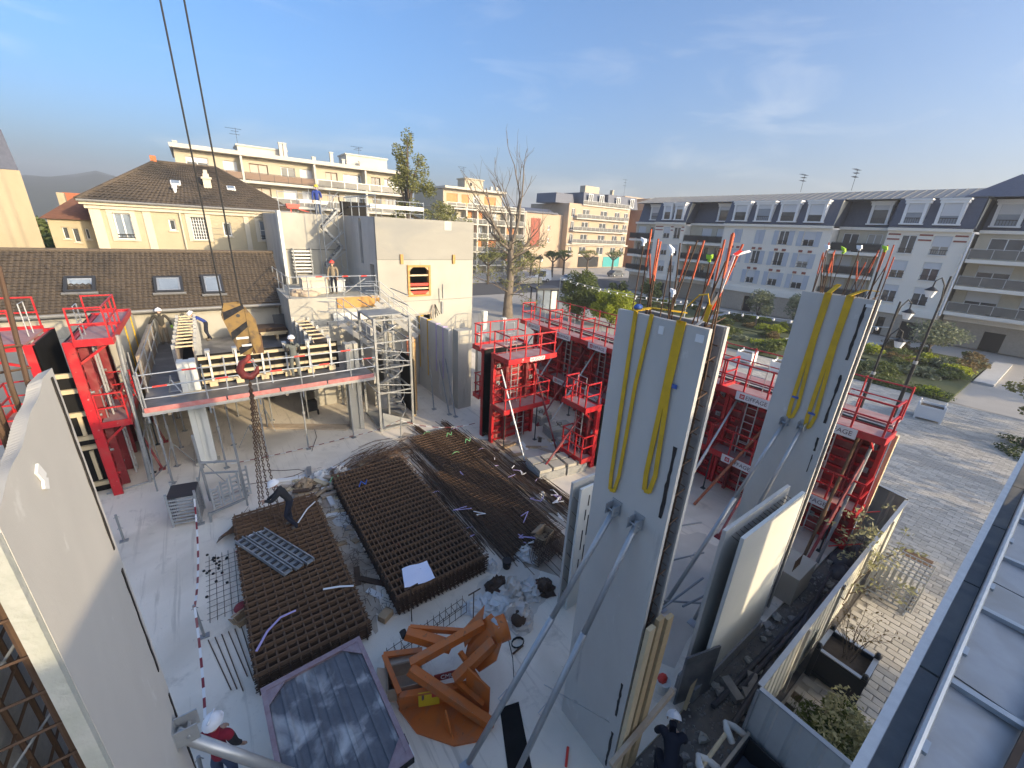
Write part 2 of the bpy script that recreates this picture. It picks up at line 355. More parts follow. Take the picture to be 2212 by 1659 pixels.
# ------------------------------------------------------------------ wall helpers
def wall_grid(mb, ax, p0, p1, u0, u1, z0, z1, holes):
    us = sorted({u0, u1, *[h[0] for h in holes], *[h[1] for h in holes]}); us = [u for u in us if u0 <= u <= u1]
    zs = sorted({z0, z1, *[h[2] for h in holes], *[h[3] for h in holes]}); zs = [z for z in zs if z0 <= z <= z1]
    for i in range(len(zs)-1):
        run = None
        for j in range(len(us)):
            solid = False
            if j < len(us)-1:
                cu = (us[j]+us[j+1])/2; cz = (zs[i]+zs[i+1])/2
                solid = not any(h[0] < cu < h[1] and h[2] < cz < h[3] for h in holes)
            if solid and run is None: run = us[j]
            if not solid and run is not None:
                if ax == 'x': mb.box(run, us[j], p0, p1, zs[i], zs[i+1])
                else: mb.box(p0, p1, run, us[j], zs[i], zs[i+1])
                run = None
    return mb
def fb(ax, u0, u1, p0, p1, z0, z1):
    return (u0, u1, min(p0, p1), max(p0, p1), z0, z1) if ax == 'x' else (min(p0, p1), max(p0, p1), u0, u1, z0, z1)
def window(par, ax, p, u0, u1, z0, z1, fr='white', gl='glass', n=2, bars=0, t=.07, sill=None, blind=0, deep=.12, shut=0, rail=0):
    m = MB(); f = p+deep; b = p+deep+.06
    m.box(*fb(ax, u0, u0+t, f, b, z0, z1)); m.box(*fb(ax, u1-t, u1, f, b, z0, z1)); m.box(*fb(ax, u0+t, u1-t, f, b, z0, z0+t)); m.box(*fb(ax, u0+t, u1-t, f, b, z1-t, z1))
    for i in range(1, n):
        c = u0+(u1-u0)*i/n; m.box(*fb(ax, c-t*.5, c+t*.5, f+.004, b-.002, z0+t, z1-t))
    for i in range(1, bars+1):
        c = z0+(z1-z0)*i/(bars+1); m.box(*fb(ax, u0+t, u1-t, f+.008, b-.006, c-t*.3, c+t*.3))
    wo = m.build('window', fr, par)
    MB().box(*fb(ax, u0+t*.5, u1-t*.5, b-.01, b+.02, z0+t*.5, z1-t*.5)).build('pane', gl, wo)
    if sill: MB().box(*fb(ax, u0-.08, u1+.08, p-.09, p+deep, z0-.08, z0-.003)).build('sill', sill, wo)
    if blind: MB().box(*fb(ax, u0+.02, u1-.02, f-.04, f-.01, z1-(z1-z0)*blind, z1-.01)).build('blind', 'blind', wo)
    if shut:
        for a, c in ((u0-shut, u0-.03), (u1+.03, u1+shut)):
            MB().box(*fb(ax, a, c, p-.06, p-.01, z0, z1)).build('shutter', 'shutter', wo)
    if rail:
        r = MB(); r.box(*fb(ax, u0+.01, u1-.01, p+.02, p+.05, z0+rail-.05, z0+rail)); r.box(*fb(ax, u0+.01, u1-.01, p+.022, p+.048, z0+.08, z0+.12))
        k = max(3, int((u1-u0)/.16))
        for i in range(1, k): r.box(*fb(ax, u0+(u1-u0)*i/k-.012, u0+(u1-u0)*i/k+.012, p+.025, p+.045, z0+.12, z0+rail-.05))
        r.build('railing', 'iron', wo)
    return wo

# ------------------------------------------------------------------ cream house with hipped roof
H = thing('house', 'cream rendered house with white window surrounds and brown hipped tile roof', 'house', (0.4, 34, 0))
Y0 = 34
wins = [(-3.68, -2.92, 7.55, 8.98), (-1.22, -.90, 8.13, 8.76), (-.12, .66, 7.62, 8.96), (1.50, 1.94, 7.88, 8.72), (3.55, 4.32, 7.68, 8.94)]
m = MB(); wall_grid(m, 'x', Y0, Y0+.35, -4.6, 5.40, 0, 9.5, wins); m.box(-4.6, -4.25, Y0+.35, 44, 0, 9.5).box(5.05, 5.40, Y0+.35, 44, 0, 9.5).box(-4.25, 5.05, 43.7, 44, 0, 9.5).build('wall', 'cream', H)
B(-4.9, 5.7, Y0-.32, Y0-.003, 9.36, 9.58).box(-4.75, 5.55, Y0-.16, Y0-.003, 9.16, 9.355).build('cornice', 'cream_white', H)
for a, b_ in ((-4.62, -4.14), (-2.35, -1.98), (2.70, 2.98)): B(a, b_, Y0-.06, Y0-.003, 5, 9.155).build('pilaster', 'cream_white', H)
MB().tube((-.60, Y0-.12, 4), (-.60, Y0-.12, 9.2), .05).build('downpipe', 'cream_white', H)
for i, (a, b_, c, d) in enumerate(wins):
    wo = window(H, 'x', Y0, a, b_, c, d, n=6 if i == 2 else (2 if i in (0, 4) else 1), bars=6 if i == 2 else (1 if i == 4 else 0), gl='glass_sky' if i in (0, 4) else 'glass', t=.03 if i == 2 else .06, sill='cream_white', rail=.3 if i in (0, 4) else 0)
    if i in (0, 2, 4):
        s = .24; q = MB(); q.box(a-s, a-.003, Y0-.05, Y0-.003, c-.1, d+s).box(b_+.003, b_+s, Y0-.05, Y0-.003, c-.1, d+s).box(a-.003, b_+.003, Y0-.05, Y0-.003, d+.003, d+s)
        q.build('surround', 'cream_white', wo)
def tiled(mb, p00, p10, p11, p01, nu, nv, h=.05):
    """rows of lapped curved tiles over a quad p00 p10 (eave) p11 p01 (ridge)"""
    p00, p10, p11, p01 = map(Vector, (p00, p10, p11, p01)); nrm = (p10-p00).cross(p01-p00).normalized()
    for j in range(nv):
        a, b2 = j/nv, (j+1)/nv
        L0, R0_ = p00.lerp(p01, a), p10.lerp(p11, a); L1, R1 = p00.lerp(p01, b2), p10.lerp(p11, b2)
        for i in range(nu):
            k = rnd.uniform(-.3, .3)*h
            for s0, s1, ha, hb in ((0, .5, .2, 1), (.5, 1, 1, .2)):
                u0, u1 = (i+s0)/nu, (i+s1)/nu
                q = [L0.lerp(R0_, u0)+nrm*(h*ha+h*.7+k), L0.lerp(R0_, u1)+nrm*(h*hb+h*.7+k), L1.lerp(R1, u1)+nrm*(h*hb*.8+k), L1.lerp(R1, u0)+nrm*(h*ha*.8+k)]
                mb.quad(*q)
            q0, q1 = L0.lerp(R0_, i/nu), L0.lerp(R0_, (i+1)/nu)
            mb.quad(q0, q1, q1+nrm*h*.9, q0+nrm*h*.9)
E0, E1, EB = -4.95, 5.75, 44.4
r = MB(); rA, rB = (-1.45, 39.1, 12.25), (1.95, 39.1, 12.25)
r.quad((E0, Y0-.38, 9.56), (E1, Y0-.38, 9.56), rB, rA); r.quad((E1, Y0-.38, 9.56), (E1, EB, 9.56), rB); r.quad((E1, EB, 9.56), (E0, EB, 9.56), rA, rB); r.quad((E0, EB, 9.56), (E0, Y0-.38, 9.56), rA)
ro = r.build('roof', 'tile', H)
t = MB(); tiled(t, (E0, Y0-.38, 9.58), (E1, Y0-.38, 9.58), (rB[0], rB[1], rB[2]+.02), (rA[0], rA[1], rA[2]+.02), 46, 18, .045); tiled(t, (E0, EB, 9.58), (E0, Y0-.38, 9.58), (rA[0], rA[1]-.02, rA[2]+.02), (rA[0], rA[1]+.02, rA[2]+.02), 30, 18, .045)
o = t.build('roof_tiles', 'tile', ro); o['kind'] = 'stuff'
MB().path([(E0, Y0-.38, 9.62), rA, rB, (E1, Y0-.38, 9.62)], .11, 8).build('ridge_tiles', 'tile', ro)
B(-1.62, -1.3, 38.95, 39.25, 12.2, 12.6).build('ridge_cap', 'tile_orange', ro)
MB().tube((-4.95, Y0-.44, 9.56), (5.75, Y0-.44, 9.56), .07).build('gutter', 'zinc', ro)
MB().box(.95, 1.38, 36.0, 36.4, 10.4, 11.3).box(.88, 1.45, 35.93, 36.47, 11.3, 11.42).box(1.0, 1.33, 36.05, 36.35, 11.42, 11.62).box(1.06, 1.27, 36.1, 36.3, 11.62, 11.85).build('chimney', 'cream_white', ro)
MB().tube((-.6, 35.2, 10.0), (-.6, 35.2, 10.55), .09).tube((-.6, 35.2, 10.55), (-.6, 35.2, 10.75), .14).build('vent', 'white', ro)
for (xx, yy, s) in ((-.5, 36.2, .26), (2.45, 36.1, .24)):
    zz = 9.56+(yy-33.62)/5.48*2.69; d = Vector((0, 5.48, 2.69)).normalized()
    k = MB().obox((xx, yy, zz+.1), (s, 0, 0), d*s, Vector((0, -.44, .9))*.05).build('roof_window', 'white', ro)
    MB().obox((xx, yy-.03, zz+.16), (s*.75, 0, 0), d*s*.75, Vector((0, -.44, .9))*.02).build('pane', 'glass_sky', k)

kk = 38/34.; H.scale = (kk, kk, kk); H.location = (.4*kk, 38, 9.3*(1-kk))
# ------------------------------------------------------------------ low tiled building with roof windows
L_ = thing('tiled_outbuilding', 'long low outbuilding with weathered brown tile roof and three roof windows', 'building', (-2.2, 27, 0))
B(-11, 3.15, 26.85, 27.2, 0, 4.6).box(2.9, 3.15, 27.2, 33, 0, 4.6).prism([(3.15, 26.85, 4.6), (3.15, 33.2, 4.6), (3.15, 30, 6.95)], (-.25, 0, 0)).build('wall', 'conc_pale', L_)
r = MB(); r.prism([(-11.2, 26.35, 4.62), (-11.2, 26.35, 4.74), (-11.2, 30, 7.12), (-11.2, 33.6, 4.74), (-11.2, 33.6, 4.62), (-11.2, 30, 7.0)], (14.75, 0, 0)); ro = r.build('roof', 'tile', L_)
t = MB(); tiled(t, (-11.2, 26.35, 4.76), (3.45, 26.35, 4.76), (3.6, 30, 7.14), (-11.2, 30, 7.14), 74, 22, .05); o = t.build('roof_tiles', 'tile', ro); o['kind'] = 'stuff'
ridge_me = MB().tube((0, 0, 0), (.40, 0, .02), .12, .10, n=8).mesh('ridge_tile', 'tile')
for i in range(38): place('ridge_tile', ridge_me, ro, Vector((-11+i*.385, 30, 7.17))-ROOT[ro.name])
MB().tube((-11.2, 26.28, 4.66), (3.4, 26.28, 4.66), .09, n=8).build('gutter', 'zinc', ro)
sv = Vector((0, 3.65, 2.38)).normalized(); sn = Vector((0, -2.38, 3.65)).normalized()
for (xa, xb, ya, yb, og) in ((-5.22, -4.38, 27.47, 28.16, .42), (-2.02, -1.1, 27.28, 28.08, 0), (-.06, .62, 27.1, 28.13, 0)):
    zc = lambda y: 4.76+(y-26.35)*.652
    c = Vector(((xa+xb)/2, (ya+yb)/2, zc((ya+yb)/2)))+sn*.1; hh = (yb-ya)/2/sv.y; hw = (xb-xa)/2
    k = MB(); tt = .06
    k.obox(c+sv*(hh+tt), (hw+.12, 0, 0), sv*tt, sn*.09).obox(c-sv*(hh+tt), (hw+.12, 0, 0), sv*tt, sn*.09).obox(c+Vector((hw+tt, 0, 0)), (tt, 0, 0), sv*hh, sn*.09).obox(c-Vector((hw+tt, 0, 0)), (tt, 0, 0), sv*hh, sn*.09)
    k = k.build('roof_window', 'dark_metal', ro)
    s2 = (sv*math.cos(og)+sn*math.sin(og)); n2 = (sn*math.cos(og)-sv*math.sin(og)); top = c+sv*hh
    pc = top-s2*hh if og else c
    g = MB().obox(pc+n2*.05, (hw*.84, 0, 0), s2*hh*.86, n2*.015).build('pane', 'glass_sky', k)
    f = MB(); f.obox(pc+Vector((hw*.92, 0, 0))+n2*.05, (hw*.08, 0, 0), s2*hh, n2*.03).obox(pc-Vector((hw*.92, 0, 0))+n2*.05, (hw*.08, 0, 0), s2*hh, n2*.03).obox(pc+s2*hh*.93+n2*.05, (hw*.84, 0, 0), s2*hh*.07, n2*.03).obox(pc-s2*hh*.93+n2*.05, (hw*.84, 0, 0), s2*hh*.07, n2*.03)
    f.build('sash', 'galv', k); MB().obox(c-sv*(hh+.2)+sn*.02, (hw+.2, 0, 0), sv*.06, sn*.03).build('flashing', 'zinc', k)

# ------------------------------------------------------------------ far left: gable building, small house, orange roof
G = thing('gable_building', 'tall beige gable wall under a black slate mansard, at the end of the outbuilding', 'building', (-9, 33, 0))
MB().prism([(-13, 33, 0), (-6.58, 33, 0), (-8.9, 44, 0), (-15, 44, 0)], (0, 0, 10.75)).build('wall', 'beige', G)
MB().add([(-13, 33.05, 10.76), (-6.62, 33.05, 10.76), (-8.9, 44, 10.76), (-15, 44, 10.76), (-13, 33.5, 12.6), (-6.85, 33.5, 12.55), (-9.0, 43, 12.55), (-15, 43, 12.6)], [(0, 1, 5, 4), (1, 2, 6, 5), (2, 3, 7, 6), (3, 0, 4, 7), (4, 5, 6, 7)]).build('roof', 'slate', G)
S = thing('small_house', 'small house with red-brown hipped roof behind the gable wall', 'house', (-6.4, 40, 0))
wall_grid(MB(), 'x', 40, 40.3, -7.5, -5.2, 0, 8.4, [(-6.95, -6.7, 7.2, 7.9), (-6.5, -6.22, 7.0, 7.85), (-5.9, -5.72, 7.2, 7.85)]).box(-7.5, -5.2, 40.3, 46, 0, 8.4).build('wall', 'cream', S)
for a, b_, c, d in ((-6.95, -6.7, 7.2, 7.9), (-6.5, -6.22, 7.0, 7.85), (-5.9, -5.72, 7.2, 7.85)): window(S, 'x', 40, a, b_, c, d, n=1, t=.03, sill='cream_white')
ro = MB().quad((-7.8, 39.7, 8.4), (-4.9, 39.7, 8.4), (-5.2, 43, 10.0), (-6.1, 43, 10.0)).quad((-7.8, 46.3, 8.4), (-7.8, 39.7, 8.4), (-6.1, 43, 10.0)).quad((-4.9, 39.7, 8.4), (-4.9, 46.3, 8.4), (-5.2, 43, 10)).quad((-4.9, 46.3, 8.4), (-7.8, 46.3, 8.4), (-6.1, 43, 10), (-5.2, 43, 10)).build('roof', 'tile_red', S)
B(-7.05, -6.7, 42, 42.4, 8.6, 10.0).build('chimney', 'beige', ro)
O_ = thing('far_house', 'distant house with bright orange tile roof below the hill', 'house', (-8, 55, 0))
B(-9, -7.2, 55.5, 59, 0, 9.3).build('wall', 'cream', O_); MB().prism([(-9.2, 55, 9.2), (-9.2, 57.2, 10.3), (-9.2, 59.4, 9.2)], (2.2, 0, 0)).build('roof', 'tile_orange', O_)
# wooded hill on the horizon
hb = MB(); vs = []; fs = []; n = 60
for i in range(n):
    a = R(-50+i*1.5)
    for j, (d, e) in enumerate(((380, -1), (520, .9), (700, 2.15), (950, 2.3), (1300, 1.4))):
        e2 = e*(1+.22*math.sin(i*.7)+.1*math.sin(i*1.9+j))*(1 if i < 36 else max(.05, 1-(i-36)/9)); vs.append((math.sin(a)*d, math.cos(a)*d, 9.3+d*math.tan(R(e2)) if j else -1))
for i in range(n-1):
    for j in range(4): fs.append((i*5+j, (i+1)*5+j, (i+1)*5+j+1, i*5+j+1))
hb.add(vs, fs); struct('hill', hb, 'hill', smooth=True)
# ------------------------------------------------------------------ apartment blocks behind the site
def balcony(par, x0, x1, p, z, depth=1.3, rail='rail_glass', h=.95, ax='x', slab='apt_white', t=.3):
    b = MB().box(*fb(ax, x0, x1, p-depth, p-.002, z-t, z)).build('balcony', slab, par)
    r = MB().box(*fb(ax, x0+.05, x1-.05, p-depth+.03, p-depth+.06, z+.12, z+h-.08)); r.build('parapet', rail, b)
    q = MB().box(*fb(ax, x0+.02, x1-.02, p-depth+.02, p-depth+.07, z+h-.05, z+h))
    k = max(2, int((x1-x0)/1.6))
    for i in range(k+1):
        u = x0+.06+(x1-x0-.12)*i/k; q.box(*fb(ax, u-.025, u+.025, p-depth+.012, p-depth+.028, z+.003, z+h-.07))
    q.build('handrail', 'alu' if rail == 'rail_glass' else 'iron', b)
    return b
A = thing('apartment_block', 'long cream stepped apartment block with full-width balconies behind the hipped house', 'building', (13, 68, 0))
P = 68; k = 68/60.
def X_(x): return x*k
def Z_(z): return 9.3+(z-9.3)*k
LV = [Z_(10.9)-2.62, Z_(10.9), Z_(10.9)+2.62]   # floor levels
LV = [5.2, 7.9, 10.6, 13.3]
m = MB(); holes = []
bays = [(x0, x0+wd, ty) for x0, wd, ty in ((.5, 2.2, 'b'), (4.2, 1.5, 'w'), (7.0, 2.1, 'd'), (10.6, 1.7, 'b'), (12.9, 1.6, 'w'), (16.2, 1.6, 'd'), (18.6, 2.6, 'g'), (22.6, 1.4, 'd'), (24.6, 1.9, 'g'))]
for lv in LV:
    for a, b_, ty in bays: holes.append((a, b_, lv+(.05 if ty in 'dg' else .7), lv+2.1))
wall_grid(m, 'x', P, P+.35, -.5, 27.5, 0, 16.1, holes); m.box(-.5, 27.5, P+.36, P+12, 0, 16.0); m.build('wall', 'apt', A)
for lv in LV:
    for i, (a, b_, ty) in enumerate(bays):
        window(A, 'x', P, a, b_, lv+(.05 if ty in 'dg' else .7), lv+2.1, fr='apt_brown' if i % 3 else 'white', gl='glass_sky' if ty == 'g' else ('glass' if (i+int(lv)) % 3 else 'curtain'), n=3 if ty == 'g' else 2, t=.09, blind=rnd.choice((0, 0, .4, .9)) if ty in 'bw' else 0, deep=.2)
for lv in LV:
    for a, b_ in (((-.4, 6.0), (6.2, 14.4), (14.7, 27.2)) if lv > 6 else ((6.2, 14.4), (14.7, 27.2))):
        balcony(A, a, b_, P, lv, rail='apt_brown' if (a < 7 and lv > 12) else 'rail_glass', depth=1.5)
for u in (6.1, 14.55, 21.4, 27.3): B(u-.12, u+.12, P-1.45, P-.005, 0, 16.0).build('party_wall', 'apt_white', A)
ro = MB().box(-.8, 27.8, P-1.2, P+12.2, 16.1, 16.55).build('roof', 'apt_white', A)
for a, b_, h in ((6.2, 11.9, 17.5), (19.8, 25.9, 18.2)): B(a, b_, P+2, P+6, 16.55, h).box(a-.15, b_+.15, P+1.85, P+6.15, h, h+.18).build('lift_housing', 'apt_white', ro)
for a, h in ((-.4, 16.9), (14.9, 17.1), (17.3, 18.0), (18.9, 17.3), (21.4, 17.3), (10.9, 18.3), (11.4, 18.3)): B(a, a+.4, P+1, P+1.4, 16.55, h).box(a-.06, a+.46, P+.94, P+1.46, h, h+.12).build('chimney', 'apt_white', ro)
def antenna(x, y, z, h, lab):
    q = MB().tube((x, y, z), (x, y, z+h*.8), .022, n=5); h *= .8
    for i, (dz, l) in enumerate(((.95, 1.1), (.8, .5), (.62, .7))):
        q.tube((x-l, y, z+h*dz), (x+l*.6, y, z+h*dz), .02, n=4)
        for j in range(5): q.tube((x-l+j*l*.36, y-.25, z+h*dz), (x-l+j*l*.36, y+.25, z+h*dz), .014, n=4)
    return one('antenna', q, 'iron', lab, 'antenna')
antenna(6.4, P+3, 17.68, 2.4, 'television antenna on the lift housing of the stepped block')
antenna(22.0, P+3, 18.38, 1.5, 'small antenna above the second lift housing beside the tall tree')
B2 = thing('apartment_block', 'cream apartment block with white concrete frame and brick-orange panels behind the bare tree', 'building', (50, 80, 0))
P = 80; F0, F1 = 40.6, 60.0; lv = [1.6, 4.35, 7.1, 9.85, 12.6]
cols = [40.6, 45.2, 47.8, 50.4, 55.0, 60.0]
m = MB(); holes = []
for z in lv[:-1]:
    for a, b_ in zip(cols, cols[1:]): holes += [(a+.7, a+.7+(b_-a)*.5, z+.6, z+2.3)]
top = [(41.3, 43.8), (44.7, 46.4), (47.5, 49.0), (50.1, 53.0)]
for a, b_ in top: holes.append((a, b_, 13.6 if a != 44.7 else 13.0, 15.2))
wall_grid(m, 'x', P, P+.3, F0, F1, 0, 12.5, [h for h in holes if h[3] < 12.6]); wall_grid(m, 'x', P, P+.3, F0, 54.6, 12.5, 16.0, [h for h in holes if h[3] > 12.6]); m.box(F0, F1, P+.31, P+14, 0, 12.45).box(F0, 54.6, P+.31, P+14, 12.45, 15.9).build('wall', 'apt', B2)
for i, h in enumerate(holes):
    if rnd.random() < .5: MB().box(h[0], h[1], P+.1, P+.25, h[2], h[3]).build('panel', 'apt_orange', B2)
    else: window(B2, 'x', P, *h, fr='white', gl='glass' if i % 2 else 'glass_sky', n=2, t=.1, blind=rnd.choice((0, .4)))
for z in lv:
    for a, b_ in zip(cols, cols[1:]):
        balcony(B2, a+.15, b_-.15, P, z, depth=1.3, t=.28)
for c in cols: B(c-.15, c+.15, P-1.35, P-.005, 0, 12.8).build('frame_fin', 'apt_white', B2)
B(F1, F1+.4, P-1.35, P+14, 0, 12.9).build('side_wall', 'apt_white', B2)
for z in (3, 6, 9): B(F1+.41, F1+.45, P+2, P+3.2, z, z+1.6).build('side_panel', 'apt_orange', B2)
ro = B(F0-.2, 54.8, P-1.3, P+14, 16.0, 16.4).box(F0-.2, F1+.5, P-1.4, P+14, 12.85, 12.99).build('roof', 'apt_white', B2)
B(46.0, 50.4, P+1, P+4, 16.4, 18.2).box(45.8, 50.6, P+.8, P+4.2, 18.2, 18.4).build('lift_housing', 'apt', ro)
B(47.2, 47.7, P+.98, P+.999, 17.0, 17.6).build('vent', 'dark', ro)
for a in (52.3, 53.6): B(a, a+.5, P+1, P+1.5, 16.4, 17.3).build('chimney', 'apt_white', ro)
antenna(46.2, P+2, 18.4, 2.6, 'television antenna on the lift housing of the orange-panelled block')
# peach block
K = thing('apartment_block', 'peach apartment block with dark mansard top and long white balconies', 'building', (90, 85, 0))
P = 85; x0, x1 = 79, 103; lv = [3.4, 6.6, 9.7, 12.8]
m = MB(); holes = []
wx = [(80.0, 81.3), (84.0, 86.6), (90.8, 93.6), (96.6, 98.8), (100.6, 102.4)]
for z in lv:
    for a, b_ in wx: holes.append((a, b_, z+.1, z+2.2))
wall_grid(m, 'x', P, P+.3, x0, x1, 0, 16.2, holes); m.box(x0, x1, P+.31, P+16, 0, 16.1).build('wall', 'peach', K)
for h in holes: window(K, 'x', P, *h, n=2, t=.1, gl='glass')
for z in lv[1:]: balcony(K, 80 if z < 12 else 81, 101.5, P, z, depth=1.2)
B(x0-.3, x1+.3, P-.6, P-.003, 5.9, 6.3).build('cornice', 'apt_white', K)
ro = MB().prism([(84.5, P+.6, 16.2), (93, P+.6, 16.2), (92.6, P+1.2, 19.2), (84.9, P+1.2, 19.2)], (0, 8, 0)).prism([(76.8, P+3, 16.2), (83.5, P+3, 16.2), (83.2, P+3.6, 18.6), (77.4, P+3.6, 18.6)], (0, 8, 0)).prism([(94, P+.6, 16.2), (107, P+.6, 16.2), (106.6, P+1.2, 19.4), (94.4, P+1.2, 19.4)], (0, 8, 0)).build('roof', 'slate', K)
for a, b_ in ((86, 87.6), (90.2, 91.9), (97, 98.6), (103, 104.6)): window(K, 'x', P+.2, a, b_, 16.5, 18.9, n=2, t=.14, deep=.1)
B(88, 93.5, P+4, P+6, 19.2, 21.2).box(99, 99.6, P+4, P+5, 19.4, 21).build('chimney', 'apt', ro)
balcony(K, 83.5, 102, P, 16.2, depth=.5)
# its lower left wing in shade and right brick bay
m = MB(); hl = [(69.2, 70.6, 6.2, 8.0), (69.2, 70.6, 9.2, 11.0), (74.0, 74.8, 6.4, 7.4), (74, 74.8, 9.4, 10.4)]
wall_grid(m, 'x', P+2, P+2.3, 64.5, 79, 0, 13.2, hl); m.box(64.5, 79, P+2.31, P+14, 0, 13.1).build('wing_wall', 'peach', K)
for h in hl: window(K, 'x', P+2, *h, n=2, t=.1, sill='white')
B(68.4, 71.4, P+1.9, P+1.997, 5.2, 12).build('brick_panel', 'red_brick', K)
MB().prism([(64, P+1.6, 13.2), (76, P+1.6, 13.2), (76, P+4, 14.4), (64, P+4, 14.4)][::1], (0, .2, 0)).box(64, 77, P+1.8, P+12, 13.2, 13.6).build('wing_roof', 'slate', K)
m = MB(); hb_ = [(108.2, 109.8, z+.4, z+2.4) for z in (7.0, 10.2, 13.4)]
wall_grid(m, 'x', P-1.5, P-1.2, 106.5, 112, 0, 16.2, hb_); m.box(106.5, 112, P-1.19, P+12, 0, 16.1).build('bay_wall', 'orange_brick', K)
for h in hb_: window(K, 'x', P-1.5, *h, n=2, t=.18, sill='white')
m = MB().box(112.5, 124, P+1, P+12, 0, 19.8).box(107, 124, P+6, P+14, 16.2, 20.2).build('rear_wing', 'peach', K)
for z in (6.5, 9.7, 12.9): balcony(K, 112.6, 120, P+1, z, depth=1.4)
for i, (a, b_) in enumerate(((84, 92), (94, 101))):
    MB().box(a, b_, P-.12, P-.05, .2, 3.0).build('shopfront', 'dark' if i == 0 else 'teal', K)
antenna(104, P+4, 19.6, 6, 'thin antenna mast above the mansard of the peach block')
# far white roofs between the blocks
FR = thing('far_building', 'pale low far building glimpsed between the cream and peach blocks', 'building', (75, 118, 0))
B(66, 110, 118, 126, 0, 13.5).build('wall', 'apt_white', FR); B(65.5, 110.5, 117.5, 126.5, 13.5, 13.9).build('roof', 'zinc', FR)
for i in range(8): window(FR, 'x', 118, 67+i*5, 69+i*5, 9.5, 11.8, n=2, t=.15)

# ------------------------------------------------------------------ white apartment building with blue-black mansard
W_ = thing('mansard_building', 'long white apartment building with blue-black slate mansard, grey shutters and stone base', 'building', (62, 25, 0))
P = 62; fl = [3.55, 6.15, 8.75]
